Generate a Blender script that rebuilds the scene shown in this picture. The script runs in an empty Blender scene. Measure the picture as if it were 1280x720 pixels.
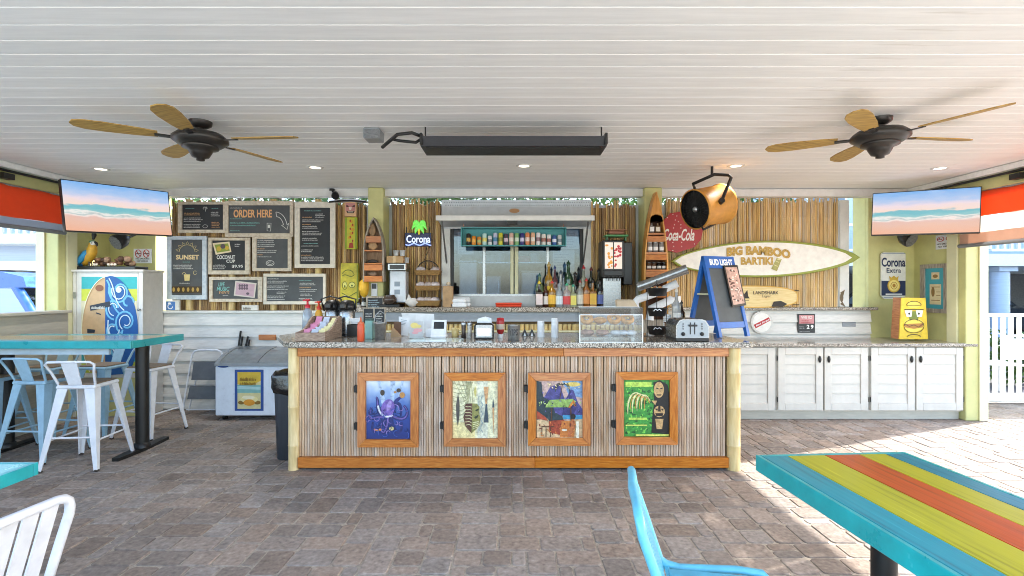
import bpy, math, random
from mathutils import Vector, Matrix
R = math.radians
rng = random.Random(7)
S = bpy.context.scene
COL = S.collection

# ------------------------------------------------------------------ camera, sky, sun, exposure
F = 640.0            # focal length in photo pixels (1280 wide), 90 degree field
CAMZ = 1.60
cam = bpy.data.cameras.new('camera'); cam.sensor_width = 36; cam.lens = 18.0
cam.clip_start = .05; cam.clip_end = 2000
camo = bpy.data.objects.new('camera', cam); COL.objects.link(camo)
camo.location = (0, 0, CAMZ); camo.rotation_euler = (R(90), 0, 0)
S.camera = camo
SUN_EL, SUN_AZ = 29.5, math.degrees(math.atan2(.927, .374))   # azimuth clockwise from +Y
W = bpy.data.worlds.new('World'); S.world = W; W.use_nodes = True
nt = W.node_tree
sky = nt.nodes.new('ShaderNodeTexSky'); sky.sky_type = 'NISHITA'; sky.sun_disc = False
sky.sun_elevation = R(SUN_EL); sky.sun_rotation = R(SUN_AZ); sky.air_density = 1.0; sky.dust_density = 1.5
nt.links.new(sky.outputs[0], nt.nodes['Background'].inputs[0]); nt.nodes['Background'].inputs[1].default_value = .15
sl = bpy.data.lights.new('sun', 'SUN'); sl.energy = 2.0; sl.angle = R(.5); sl.color = (1, .95, .87)
so = bpy.data.objects.new('sun', sl); COL.objects.link(so)
sd = Vector((math.sin(R(SUN_AZ)) * math.cos(R(SUN_EL)), math.cos(R(SUN_AZ)) * math.cos(R(SUN_EL)), math.sin(R(SUN_EL))))
so.rotation_euler = sd.to_track_quat('Z', 'Y').to_euler()
so.location = (30, 12, 20)
S.view_settings.view_transform = 'Standard'; S.view_settings.look = 'None'
S.view_settings.gamma = 1; S.view_settings.use_curve_mapping = False
S.view_settings.exposure = 2.85
S.render.engine = 'CYCLES'
S.cycles.use_denoising = True
try: S.cycles.denoiser = 'OPENIMAGEDENOISE'
except Exception: pass
S.cycles.filter_width = 1.0; S.cycles.max_bounces = 10; S.cycles.diffuse_bounces = 8; S.cycles.transparent_max_bounces = 16
S.cycles.sample_clamp_indirect = 6
S.cycles.caustics_reflective = False; S.cycles.caustics_refractive = False

# ------------------------------------------------------------------ helpers
def P(x, y, d):                       # photo pixel at distance d (metres along Y) -> world point
    return Vector(((x - 640) / F * d, d, CAMZ + (360 - y) / F * d))
def hx(s):
    s = s.lstrip('#'); o = []
    for i in (0, 2, 4):
        c = int(s[i:i+2], 16) / 255
        o.append(c / 12.92 if c <= .04045 else ((c + .055) / 1.055) ** 2.4)
    return (*o, 1)
def col(c):
    return hx(c) if isinstance(c, str) else (*c[:3], 1)

MATS = {}
def M(name, c='#888888', rough=.55, metal=0., var=.12, scale=14., bump=.0, stretch=(1, 1, 1), rnd=0., emit=0., trans=0., spec=.5, coat=0., alpha=1., attr=None, wear=None):
    if name in MATS: return MATS[name]
    m = bpy.data.materials.new(name); m.use_nodes = True
    n = m.node_tree.nodes; l = m.node_tree.links; b = n['Principled BSDF']
    c = col(c)
    b.inputs['Roughness'].default_value = rough; b.inputs['Metallic'].default_value = metal
    b.inputs['Specular IOR Level'].default_value = spec
    if coat: b.inputs['Coat Weight'].default_value = coat; b.inputs['Coat Roughness'].default_value = .15
    if trans: b.inputs['Transmission Weight'].default_value = trans
    if alpha < 1: b.inputs['Alpha'].default_value = alpha
    tc = n.new('ShaderNodeTexCoord'); mp = n.new('ShaderNodeMapping'); mp.inputs['Scale'].default_value = stretch
    l.new(tc.outputs['Object'], mp.inputs['Vector'])
    nz = n.new('ShaderNodeTexNoise'); nz.inputs['Scale'].default_value = scale; nz.inputs['Detail'].default_value = 6; nz.inputs['Roughness'].default_value = .62
    l.new(mp.outputs[0], nz.inputs['Vector'])
    src = nz.outputs['Fac']
    mx = n.new('ShaderNodeMix'); mx.data_type = 'RGBA'
    mx.inputs[6].default_value = (*[max(0, v * (1 - var * 1.6)) for v in c[:3]], 1)
    mx.inputs[7].default_value = (*[min(1, v * (1 + var)) for v in c[:3]], 1)
    mr = n.new('ShaderNodeMapRange'); mr.inputs[1].default_value = .3; mr.inputs[2].default_value = .7
    l.new(src, mr.inputs[0]); l.new(mr.outputs[0], mx.inputs[0])
    out = mx.outputs[2]
    if wear:                           # worn patches of a second colour: (colour, amount, scale)
        wn = n.new('ShaderNodeTexNoise'); wn.inputs['Scale'].default_value = wear[2]; wn.inputs['Detail'].default_value = 8
        l.new(mp.outputs[0], wn.inputs['Vector'])
        wr = n.new('ShaderNodeMapRange'); wr.inputs[1].default_value = .72 - wear[1] * .4; wr.inputs[2].default_value = .82 - wear[1] * .4
        l.new(wn.outputs['Fac'], wr.inputs[0])
        wm = n.new('ShaderNodeMix'); wm.data_type = 'RGBA'; l.new(wr.outputs[0], wm.inputs[0]); l.new(out, wm.inputs[6]); wm.inputs[7].default_value = col(wear[0])
        out = wm.outputs[2]
    if rnd or attr:                    # a brightness of its own for each piece
        if attr:
            at = n.new('ShaderNodeAttribute'); at.attribute_name = attr; ro = at.outputs['Fac']
        else:
            oi = n.new('ShaderNodeObjectInfo'); ro = oi.outputs['Random']
        r2 = n.new('ShaderNodeMapRange'); r2.inputs[3].default_value = 1 - rnd; r2.inputs[4].default_value = 1 + rnd
        l.new(ro, r2.inputs[0])
        hs = n.new('ShaderNodeHueSaturation'); l.new(r2.outputs[0], hs.inputs['Value']); l.new(out, hs.inputs['Color'])
        out = hs.outputs[0]
    l.new(out, b.inputs['Base Color'])
    if emit:
        l.new(out, b.inputs['Emission Color']); b.inputs['Emission Strength'].default_value = emit
    rr = n.new('ShaderNodeMapRange'); rr.inputs[3].default_value = max(0.02, rough - .1); rr.inputs[4].default_value = min(1, rough + .1)
    l.new(src, rr.inputs[0]); l.new(rr.outputs[0], b.inputs['Roughness'])
    if bump:
        bp = n.new('ShaderNodeBump'); bp.inputs['Strength'].default_value = bump; bp.inputs['Distance'].default_value = .01
        l.new(src, bp.inputs['Height']); l.new(bp.outputs[0], b.inputs['Normal'])
    MATS[name] = m
    return m

def ramp_mat(name, stops, rough=.5, scale=30., stretch=(1, 1, 1), rnd=0., bump=.0, attr=None, kind='noise', detail=8, spec=.5, dist=0., coat=0., sat=(.92, 1.08), stain=0.):
    if name in MATS: return MATS[name]
    m = bpy.data.materials.new(name); m.use_nodes = True
    n = m.node_tree.nodes; l = m.node_tree.links; b = n['Principled BSDF']
    b.inputs['Roughness'].default_value = rough; b.inputs['Specular IOR Level'].default_value = spec
    if coat: b.inputs['Coat Weight'].default_value = coat; b.inputs['Coat Roughness'].default_value = .12
    tc = n.new('ShaderNodeTexCoord'); mp = n.new('ShaderNodeMapping'); mp.inputs['Scale'].default_value = stretch
    oi = n.new('ShaderNodeObjectInfo')
    ad = n.new('ShaderNodeVectorMath'); ad.operation = 'ADD'
    l.new(tc.outputs['Object'], ad.inputs[0])
    cb = n.new('ShaderNodeCombineXYZ')
    mu = n.new('ShaderNodeMath'); mu.operation = 'MULTIPLY'; mu.inputs[1].default_value = 37.
    l.new(oi.outputs['Random'], mu.inputs[0])
    for i in range(3): l.new(mu.outputs[0], cb.inputs[i])
    l.new(cb.outputs[0], ad.inputs[1]); l.new(ad.outputs[0], mp.inputs['Vector'])
    if kind == 'voronoi':
        nz = n.new('ShaderNodeTexVoronoi'); nz.inputs['Scale'].default_value = scale; src = nz.outputs['Color']
        sp = n.new('ShaderNodeSeparateColor'); l.new(src, sp.inputs[0]); src = sp.outputs[0]
    else:
        nz = n.new('ShaderNodeTexNoise'); nz.inputs['Scale'].default_value = scale; nz.inputs['Detail'].default_value = detail
        nz.inputs['Distortion'].default_value = dist; src = nz.outputs['Fac']
    l.new(mp.outputs[0], nz.inputs['Vector'])
    cr = n.new('ShaderNodeValToRGB'); e = cr.color_ramp.elements
    while len(e) < len(stops): e.new(.5)
    for q, (p, c) in zip(e, stops): q.position = p; q.color = col(c)
    l.new(src, cr.inputs[0]); out = cr.outputs[0]
    if rnd or attr:
        if attr:
            at = n.new('ShaderNodeAttribute'); at.attribute_name = attr; ro = at.outputs['Fac']
        else: ro = oi.outputs['Random']
        r2 = n.new('ShaderNodeMapRange'); r2.inputs[3].default_value = 1 - rnd; r2.inputs[4].default_value = 1 + rnd
        l.new(ro, r2.inputs[0])
        hs = n.new('ShaderNodeHueSaturation'); l.new(r2.outputs[0], hs.inputs['Value']); l.new(out, hs.inputs['Color'])
        r3 = n.new('ShaderNodeMath'); r3.operation = 'FRACT'; m3 = n.new('ShaderNodeMath'); m3.operation = 'MULTIPLY'; m3.inputs[1].default_value = 7.31
        l.new(ro, m3.inputs[0]); l.new(m3.outputs[0], r3.inputs[0])
        r4 = n.new('ShaderNodeMapRange'); r4.inputs[3].default_value = sat[0]; r4.inputs[4].default_value = sat[1]
        l.new(r3.outputs[0], r4.inputs[0]); l.new(r4.outputs[0], hs.inputs['Saturation'])
        out = hs.outputs[0]
    if stain:                          # broad dirt patches that run across the pieces
        gp = n.new('ShaderNodeNewGeometry'); sn = n.new('ShaderNodeTexNoise'); sn.inputs['Scale'].default_value = 1.3; sn.inputs['Detail'].default_value = 7
        l.new(gp.outputs['Position'], sn.inputs['Vector'])
        sr = n.new('ShaderNodeMapRange'); sr.inputs[1].default_value = .32; sr.inputs[2].default_value = .68; sr.inputs[3].default_value = 1 - stain; sr.inputs[4].default_value = 1 + stain * .4
        l.new(sn.outputs['Fac'], sr.inputs[0]); h2 = n.new('ShaderNodeHueSaturation'); l.new(sr.outputs[0], h2.inputs['Value']); l.new(out, h2.inputs['Color']); out = h2.outputs[0]
    l.new(out, b.inputs['Base Color'])
    if bump:
        bp = n.new('ShaderNodeBump'); bp.inputs['Strength'].default_value = bump; bp.inputs['Distance'].default_value = .008
        l.new(src, bp.inputs['Height']); l.new(bp.outputs[0], b.inputs['Normal'])
    MATS[name] = m
    return m

def paint(c, rough=.5, **k):           # plain painted / printed colour
    return M('paint_' + (c if isinstance(c, str) else '_'.join('%.2f' % v for v in c)) + '_%.2f' % rough, c, rough, var=k.pop('var', .07), **k)
def glow(c, s):
    s *= .2
    return M('glow_%s_%.1f' % (c, s), c, .5, emit=s, var=.02)

class MB:
    def __init__(s): s.v = []; s.f = []; s.sm = []
    def add(s, vs, fs, smooth=False):
        o = len(s.v); s.v += [Vector(v) for v in vs]
        for f in fs: s.f.append([o + i for i in f]); s.sm.append(smooth)
        return s
    def box(s, x0, x1, y0, y1, z0, z1, b=0.):
        x0, x1 = min(x0, x1), max(x0, x1); y0, y1 = min(y0, y1), max(y0, y1); z0, z1 = min(z0, z1), max(z0, z1)
        b = min(b, (x1 - x0) * .45, (y1 - y0) * .45, (z1 - z0) * .45)
        if b <= 0:
            return s.add([(x, y, z) for z in (z0, z1) for x, y in ((x0, y0), (x1, y0), (x1, y1), (x0, y1))],
                         [(3, 2, 1, 0), (4, 5, 6, 7), (0, 1, 5, 4), (1, 2, 6, 5), (2, 3, 7, 6), (3, 0, 4, 7)])
        def ring(i, z): return [(x0 + i, y0 + b - 0 if False else y0 + i, z), (x1 - i, y0 + i, z), (x1 - i, y1 - i, z), (x0 + i, y1 - i, z)]
        # chamfered box: 8 corners split in 3
        vs = []; idx = {}
        for sx in (0, 1):
            for sy in (0, 1):
                for sz in (0, 1):
                    X = (x0, x1)[sx]; Y = (y0, y1)[sy]; Z = (z0, z1)[sz]
                    ix = (1, -1)[sx] * b; iy = (1, -1)[sy] * b; iz = (1, -1)[sz] * b
                    for a, p in enumerate(((X, Y + iy, Z + iz), (X + ix, Y, Z + iz), (X + ix, Y + iy, Z))):
                        idx[sx, sy, sz, a] = len(vs); vs.append(p)
        fs = []
        g = lambda sx, sy, sz, a: idx[sx, sy, sz, a]
        for sx in (0, 1):
            q = [g(sx, 0, 0, 0), g(sx, 1, 0, 0), g(sx, 1, 1, 0), g(sx, 0, 1, 0)]; fs.append(q if sx else q[::-1])
        for sy in (0, 1):
            q = [g(0, sy, 0, 1), g(0, sy, 1, 1), g(1, sy, 1, 1), g(1, sy, 0, 1)]; fs.append(q if sy else q[::-1])
        for sz in (0, 1):
            q = [g(0, 0, sz, 2), g(1, 0, sz, 2), g(1, 1, sz, 2), g(0, 1, sz, 2)]; fs.append(q if sz else q[::-1])
        def orient(q, nrm):
            a, c, d = (Vector(vs[q[i]]) for i in (0, 1, 2)); return q if (c - a).cross(d - a).dot(Vector(nrm)) > 0 else q[::-1]
        for sx in (0, 1):
            for sy in (0, 1):
                fs.append(orient([g(sx, sy, 0, 0), g(sx, sy, 1, 0), g(sx, sy, 1, 1), g(sx, sy, 0, 1)], (sx - .5, sy - .5, 0)))
            for sz in (0, 1):
                fs.append(orient([g(sx, 0, sz, 0), g(sx, 1, sz, 0), g(sx, 1, sz, 2), g(sx, 0, sz, 2)], (sx - .5, 0, sz - .5)))
        for sy in (0, 1):
            for sz in (0, 1):
                fs.append(orient([g(0, sy, sz, 1), g(1, sy, sz, 1), g(1, sy, sz, 2), g(0, sy, sz, 2)], (0, sy - .5, sz - .5)))
        for sx in (0, 1):
            for sy in (0, 1):
                for sz in (0, 1):
                    fs.append(orient([g(sx, sy, sz, 0), g(sx, sy, sz, 1), g(sx, sy, sz, 2)], (sx - .5, sy - .5, sz - .5)))
        return s.add(vs, fs)
    def pbox(s, x0, y0, x1, y1, d, th, b=0., z=None):     # photo rectangle standing at depth d, going th backwards
        a = P(x0, y1, d); c = P(x1, y0, d)
        return s.box(a.x, c.x, d, d + th, a.z, c.z, b)
    def cyl(s, p0, p1, r0, r1=None, n=12, cap=True):
        p0, p1 = Vector(p0), Vector(p1); r1 = r0 if r1 is None else r1
        q = (p1 - p0).to_track_quat('Z', 'Y'); vs = []
        for p, r in ((p0, r0), (p1, r1)):
            for i in range(n):
                a = 2 * math.pi * i / n; vs.append(p + q @ Vector((r * math.cos(a), r * math.sin(a), 0)))
        s.add(vs, [(i, (i + 1) % n, n + (i + 1) % n, n + i) for i in range(n)], True)
        if cap: s.add(vs[:n], [tuple(range(n))[::-1]]); s.add(vs[n:], [tuple(range(n))])
        return s
    def lathe(s, prof, c=(0, 0, 0), n=16, axis=None, cap=True):          # prof: (r, h) along axis
        c = Vector(c); q = Vector(axis or (0, 0, 1)).to_track_quat('Z', 'Y'); vs = []; fs = []
        for r, h in prof:
            for i in range(n):
                a = 2 * math.pi * i / n; vs.append(c + q @ Vector((r * math.cos(a), r * math.sin(a), h)))
        for k in range(len(prof) - 1):
            for i in range(n): fs.append((k * n + i, k * n + (i + 1) % n, (k + 1) * n + (i + 1) % n, (k + 1) * n + i))
        s.add(vs, fs, True)
        if cap:
            if prof[0][0] > 1e-4: s.add(vs[:n], [tuple(range(n))[::-1]])
            if prof[-1][0] > 1e-4: s.add(vs[-n:], [tuple(range(n))])
        return s
    def tube(s, pts, r, n=8, closed=False):
        pts = [Vector(p) for p in pts]; N = len(pts); vs = []; fs = []
        up = None
        for i, p in enumerate(pts):
            if closed: t = pts[(i + 1) % N] - pts[i - 1]
            else: t = pts[min(i + 1, N - 1)] - pts[max(i - 1, 0)]
            t = t.normalized()
            if up is None:
                up = Vector((0, 0, 1)) if abs(t.z) < .9 else Vector((1, 0, 0))
            u = up - t * up.dot(t)
            if u.length < 1e-5: u = t.orthogonal()
            u.normalize(); w = t.cross(u); up = u
            rr = r[i] if isinstance(r, (list, tuple)) else r
            for k in range(n):
                a = 2 * math.pi * k / n; vs.append(p + (u * math.cos(a) + w * math.sin(a)) * rr)
        for i in range(N if closed else N - 1):
            j = (i + 1) % N
            for k in range(n): fs.append((i * n + k, i * n + (k + 1) % n, j * n + (k + 1) % n, j * n + k))
        s.add(vs, fs, True)
        if not closed: s.add(vs[:n], [tuple(range(n))[::-1]]); s.add(vs[-n:], [tuple(range(n))])
        return s
    def prism(s, pts, off):                # closed polygon (world points) swept by vector off
        pts = [Vector(p) for p in pts]; off = Vector(off); n = len(pts)
        nr = Vector((0, 0, 0))
        for i in range(n): nr += pts[i].cross(pts[(i + 1) % n])
        if nr.dot(off) > 0: pts = pts[::-1]
        vs = pts + [p + off for p in pts]
        return s.add(vs, [tuple(range(n)), tuple(range(2 * n - 1, n - 1, -1))] + [(i + n, (i + 1) % n + n, (i + 1) % n, i) for i in range(n)])
    def ball(s, c, rx, ry=None, rz=None, n=12, m=8, jit=0.):
        ry = rx if ry is None else ry; rz = rx if rz is None else rz
        c = Vector(c); vs = []; fs = []
        for k in range(1, m):
            th = math.pi * k / m
            for i in range(n):
                a = 2 * math.pi * i / n; j = 1 + rng.uniform(-jit, jit)
                vs.append(c + Vector((rx * math.sin(th) * math.cos(a), ry * math.sin(th) * math.sin(a), rz * math.cos(th))) * j)
        top = len(vs); vs.append(c + Vector((0, 0, rz))); bot = len(vs); vs.append(c - Vector((0, 0, rz)))
        for k in range(m - 2):
            for i in range(n): fs.append((k * n + i, (k + 1) * n + i, (k + 1) * n + (i + 1) % n, k * n + (i + 1) % n))
        for i in range(n):
            fs.append((top, i, (i + 1) % n)); o = (m - 2) * n; fs.append((bot, o + (i + 1) % n, o + i))
        return s.add(vs, fs, True)
    def xf(s, mat):
        s.v = [mat @ v for v in s.v]; return s
    def mesh(s, name, mat, off=Vector((0, 0, 0))):
        me = bpy.data.meshes.new(name)
        me.from_pydata([tuple(v - off) for v in s.v], [], s.f)
        me.polygons.foreach_set('use_smooth', s.sm)
        me.materials.append(mat); me.update()
        return me

def origin(o):
    v = Vector((0, 0, 0))
    while o is not None: v += o.location; o = o.parent
    return v
def build(name, mb, mat, parent=None, label=None, cat=None, group=None, kind=None, local=False):
    me = mb.mesh(name, mat, Vector((0, 0, 0)) if (local or parent is None) else origin(parent))
    o = bpy.data.objects.new(name, me); COL.objects.link(o); o.parent = parent
    tag(o, label, cat, group, kind)
    return o
def tag(o, label=None, cat=None, group=None, kind=None):
    if label: o['label'] = label
    if cat: o['category'] = cat
    if group: o['group'] = group
    if kind: o['kind'] = kind
    return o
def thing(name, label, cat, loc=(0, 0, 0), rz=0., group=None):
    o = bpy.data.objects.new(name, None); COL.objects.link(o); o.empty_display_size = .1
    o.location = loc; o.rotation_euler = (0, 0, rz)
    return tag(o, label, cat, group)
def single(name, mb, mat, label, cat, group=None, kind=None):            # a thing of one mesh, origin at its base centre
    xs = [v.x for v in mb.v]; ys = [v.y for v in mb.v]; zs = [v.z for v in mb.v]
    c = Vector(((min(xs) + max(xs)) / 2, (min(ys) + max(ys)) / 2, min(zs)))
    me = mb.mesh(name, mat, c); o = bpy.data.objects.new(name, me); COL.objects.link(o); o.location = c
    return tag(o, label, cat, group, kind)
def inst(name, me, loc, parent=None, rot=(0, 0, 0), sc=(1, 1, 1)):         # child piece sharing mesh data; loc in world
    o = bpy.data.objects.new(name, me); COL.objects.link(o); o.parent = parent
    o.location = Vector(loc) - (origin(parent) if parent else Vector((0, 0, 0))); o.rotation_euler = rot; o.scale = sc
    return o
def copy_tree(o, parent=None):
    c = o.copy(); COL.objects.link(c); c.parent = parent
    for ch in [q for q in bpy.data.objects if q.parent == o]: copy_tree(ch, c)
    return c

# flat print: shapes in photo pixels on a frontal plane at depth d, lifted 'off' towards the viewer side
class Plane:
    def __init__(s, d): s.d = d
    def at(s, x, y, off): p = P(x, y, s.d); p.y -= off; return p
class Quad:                             # a plane through 4 world corners TL TR BR BL, with picture rectangle coords
    def __init__(s, tl, tr, br, bl, rect=(0, 0, 1, 1)):
        s.c = [Vector(q) for q in (tl, tr, br, bl)]; s.r = rect
        s.n = (s.c[1] - s.c[0]).cross(s.c[0] - s.c[3]).normalized()
    def at(s, x, y, off):
        x0, y0, x1, y1 = s.r; u = (x - x0) / (x1 - x0); v = (y - y0) / (y1 - y0)
        a = s.c[0].lerp(s.c[1], u); b = s.c[3].lerp(s.c[2], u)
        return a.lerp(b, v) + s.n * off
def flat(pl, polys, off=.001, th=.0008):
    mb = MB()
    ds = min(.00005, th * .9 / max(1, len(polys)))
    for i_, p in enumerate(polys):
        off += ds
        a = [pl.at(x, y, off + th) for x, y in p]
        b = pl.at(p[0][0], p[0][1], off) - pl.at(p[0][0], p[0][1], off + th)
        mb.prism(a, b)
    return mb
def ell(cx, cy, rx, ry=None, n=20, rot=0., a0=0., a1=360.):
    ry = rx if ry is None else ry; o = []
    for i in range(n + (0 if a1 - a0 >= 360 else 1)):
        a = R(a0 + (a1 - a0) * i / n); x, y = rx * math.cos(a), ry * math.sin(a)
        o.append((cx + x * math.cos(rot) - y * math.sin(rot), cy + x * math.sin(rot) + y * math.cos(rot)))
    return o
def rect(x0, y0, x1, y1): return [(x0, y0), (x1, y0), (x1, y1), (x0, y1)]
def stroke(pts, w):                     # polyline -> list of quads
    o = []; L = []; n = len(pts)
    for i in range(n):
        a = pts[max(0, i - 1)]; b = pts[min(n - 1, i + 1)]
        dx, dy = b[0] - a[0], b[1] - a[1]; l = math.hypot(dx, dy) or 1
        ww = (w[i] if isinstance(w, (list, tuple)) else w) / 2
        L.append(((pts[i][0] - dy / l * ww, pts[i][1] + dx / l * ww), (pts[i][0] + dy / l * ww, pts[i][1] - dx / l * ww)))
    return [[L[i][0], L[i + 1][0], L[i + 1][1], L[i][1]] for i in range(n - 1)]
def arc(cx, cy, rx, ry, a0, a1, n=10): return [(cx + rx * math.cos(R(a0 + (a1 - a0) * i / n)), cy + ry * math.sin(R(a0 + (a1 - a0) * i / n))) for i in range(n + 1)]
def bez(p0, p1, p2, p3, n=12):
    o = []
    for i in range(n + 1):
        t = i / n; u = 1 - t
        o.append(tuple(u ** 3 * p0[k] + 3 * u * u * t * p1[k] + 3 * u * t * t * p2[k] + t ** 3 * p3[k] for k in (0, 1)))
    return o
def scribble(x0, y0, x1, rows, lh, h=None, fill=.85, seed=1, center=False):     # rows of unreadably small chalk writing
    r = random.Random(seed); o = []; h = h or lh * .55
    for k in range(rows):
        y = y0 + k * lh; L = (x1 - x0) * r.uniform(fill - .25, fill); x = x0 + ((x1 - x0 - L) / 2 if center else 0); e = x + L
        while x < e:
            wl = r.uniform(1.2, 4.0)
            xx = x
            while xx < min(x + wl, e):
                w = r.uniform(.22, .42); t = r.uniform(.5, 1.)
                o.append(rect(xx, y - h * t, xx + w, y)); 
                if r.random() < .5: o.append(rect(xx, y - h * t * .6, xx + .55, y - h * t * .6 + .22))
                xx += .62
            x += wl + .55
    return o
_tx = {}
def text_polys(s, bold=0.0, shear=0.):
    k = (s, bold, shear)
    if k in _tx: return _tx[k]
    cu = bpy.data.curves.new('t', 'FONT'); cu.body = s; cu.offset = bold; cu.shear = shear; cu.resolution_u = 3; cu.fill_mode = 'FRONT'
    o = bpy.data.objects.new('t', cu); COL.objects.link(o)
    dg = bpy.context.evaluated_depsgraph_get(); me = o.evaluated_get(dg).to_mesh()
    vs = [(v.co.x, v.co.y) for v in me.vertices]; fs = [tuple(p.vertices) for p in me.polygons]
    o.evaluated_get(dg).to_mesh_clear(); bpy.data.objects.remove(o); bpy.data.curves.remove(cu)
    _tx[k] = (vs, fs); return _tx[k]
def text(pl, s, box, off=.003, bold=0., shear=0., warp=None):     # fitted into box (x0,y0,x1,y1) in picture coords
    vs, fs = text_polys(s, bold, shear)
    ax, bx = min(v[0] for v in vs), max(v[0] for v in vs); ay, by = min(v[1] for v in vs), max(v[1] for v in vs)
    x0, y0, x1, y1 = box; pts = []
    for x, y in vs:
        u = (x - ax) / (bx - ax); w = (y - ay) / (by - ay); X = x0 + u * (x1 - x0); Y = y1 + w * (y0 - y1)
        if warp: X, Y = warp(X, Y, u, w)
        pts.append(pl.at(X, Y, off))
    return MB().add(pts, fs)
def prints(root, pl, items, off=.001, step=.0012, name='print', rich=False):   # items: (colour, polys or (text, box[, bold, shear]))
    for i, (c, it) in enumerate(items):
        mt = c if not isinstance(c, str) else (M('art_' + c, c, .5, var=.3, scale=38, stretch=(1, 1, 1)) if rich else paint(c, .6))
        if isinstance(it, tuple): mb = text(pl, it[0], it[1], off + step * (i + 1), *(it[2:])); nm = 'lettering'
        elif 1 < len(it) <= 4:
            for k_, p in enumerate(it): build(name, flat(pl, [p], off + step * i + .0002 * k_, step * .5), mt, root)
            continue
        else: mb = flat(pl, it, off + step * i, step * .9); nm = name
        o = build(nm, mb, mt, root)
        if nm == name and len(it) > 4: o['kind'] = 'stuff'
# ------------------------------------------------------------------ shared materials
m_ceil = M('ceiling_paint', '#f0f0ee', .6, var=.05, scale=5, stretch=(.3, 4, 4), rnd=.03, wear=('#cfcdc6', .1, 2.2))
m_white = M('white_paint', '#dcdcd8', .45, var=.06, scale=9)
m_clap = M('clapboard_paint', '#d3d1cc', .5, var=.08, scale=7, stretch=(1, 1, 6), bump=.05, rnd=.03)
m_clapd = M('grey_clapboard_paint', '#b3aea2', .5, var=.08, scale=7, stretch=(1, 1, 6), bump=.05, rnd=.03)
m_olive = M('olive_wall_paint', '#c6c488', .6, var=.06, scale=6, bump=.03)
m_olive2 = M('pale_olive_trim_paint', '#d9d8b4', .5, var=.05, scale=6)
m_granite = ramp_mat('granite', [(.0, '#26221f'), (.3, '#4f4841'), (.42, '#7d7468'), (.62, '#a0968a'), (.85, '#ccc4b8')], .12, 170, kind='voronoi', spec=.6)
m_orange = ramp_mat('orange_stained_wood', [(.25, '#965420'), (.5, '#b87036'), (.72, '#c98848')], .42, 9, (1, 1, 9), rnd=.08, bump=.1, dist=.6)
m_orange_v = ramp_mat('orange_stained_wood_upright', [(.25, '#965420'), (.5, '#b87036'), (.72, '#c98848')], .42, 9, (9, 1, 1), rnd=.08, bump=.1, dist=.6)
m_reed = ramp_mat('counter_reed', [(.22, '#96765a'), (.40, '#b39478'), (.58, '#c3a98f'), (.8, '#d2c2b2')], .5, 3, (4, 4, 1), rnd=.11, bump=.1, sat=(.75, 1.15))
m_bamd = ramp_mat('dark_bamboo', [(.25, '#6e4f30'), (.5, '#9a7a53'), (.8, '#bd9e72')], .5, 5, (8, 8, .7), rnd=.2, bump=.15)
m_bamg = ramp_mat('golden_bamboo', [(.25, '#a58150'), (.5, '#cfab6e'), (.8, '#e3c894')], .5, 4, (8, 8, .6), rnd=.16, bump=.15)
m_bamw = ramp_mat('weathered_bamboo', [(.25, '#a48a64'), (.45, '#cfb280'), (.6, '#c6b69e'), (.8, '#dacdb8')], .55, 3, (8, 8, .7), rnd=.15, bump=.15)
m_pole = ramp_mat('bamboo_pole', [(.25, '#b99a5f'), (.55, '#d6bd84'), (.8, '#e2cfa0')], .4, 6, (6, 6, .8), rnd=.08)
m_dark = M('dark_backing', '#6e5638', .8)
m_black = M('black_powder_coat', '#161616', .45, var=.2)
m_blackp = M('black_plastic', '#1a1a1c', .35, var=.15)
m_steel = M('brushed_steel', '#989b9e', .28, metal=.95, var=.1, scale=20, stretch=(1, 1, 14))
m_galv = M('galvanised_steel', '#a9adb0', .34, metal=.9, var=.2, scale=40)
m_whitemet = M('white_metal_paint', '#d9dcE3', .35, var=.06, wear=('#8a5a3a', .12, 9))
m_bluemet = M('pale_blue_metal_paint', '#9cc0d6', .38, var=.08, wear=('#8a6a55', .1, 9))
m_teal = M('teal_table_paint', '#1f9fa6', .3, var=.12, scale=6, coat=.4)
def glass_mat(name, tint='#ffffff', refl=1.5, rough=.02, gl='#ffffff', ior=1.45, base=0.0):
    m = bpy.data.materials.new(name); m.use_nodes = True; n = m.node_tree.nodes; l = m.node_tree.links
    n.remove(n['Principled BSDF'])
    t = n.new('ShaderNodeBsdfTransparent'); t.inputs[0].default_value = col(tint)
    g = n.new('ShaderNodeBsdfGlossy'); g.inputs['Roughness'].default_value = rough; g.inputs[0].default_value = col(gl)
    fr = n.new('ShaderNodeFresnel'); fr.inputs[0].default_value = ior
    mu = n.new('ShaderNodeMath'); mu.operation = 'MULTIPLY_ADD'; mu.inputs[1].default_value = refl; mu.inputs[2].default_value = base; mu.use_clamp = True
    l.new(fr.outputs[0], mu.inputs[0]); mx = n.new('ShaderNodeMixShader')
    l.new(mu.outputs[0], mx.inputs[0]); l.new(t.outputs[0], mx.inputs[1]); l.new(g.outputs[0], mx.inputs[2])
    l.new(mx.outputs[0], n['Material Output'].inputs[0]); MATS[name] = m; return m
m_glass = glass_mat('window_glass', '#cddbe8', 1.0, .02, base=.02)
m_acryl = glass_mat('clear_acrylic', '#f6f9fa', .8, .04, base=.012)

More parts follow.
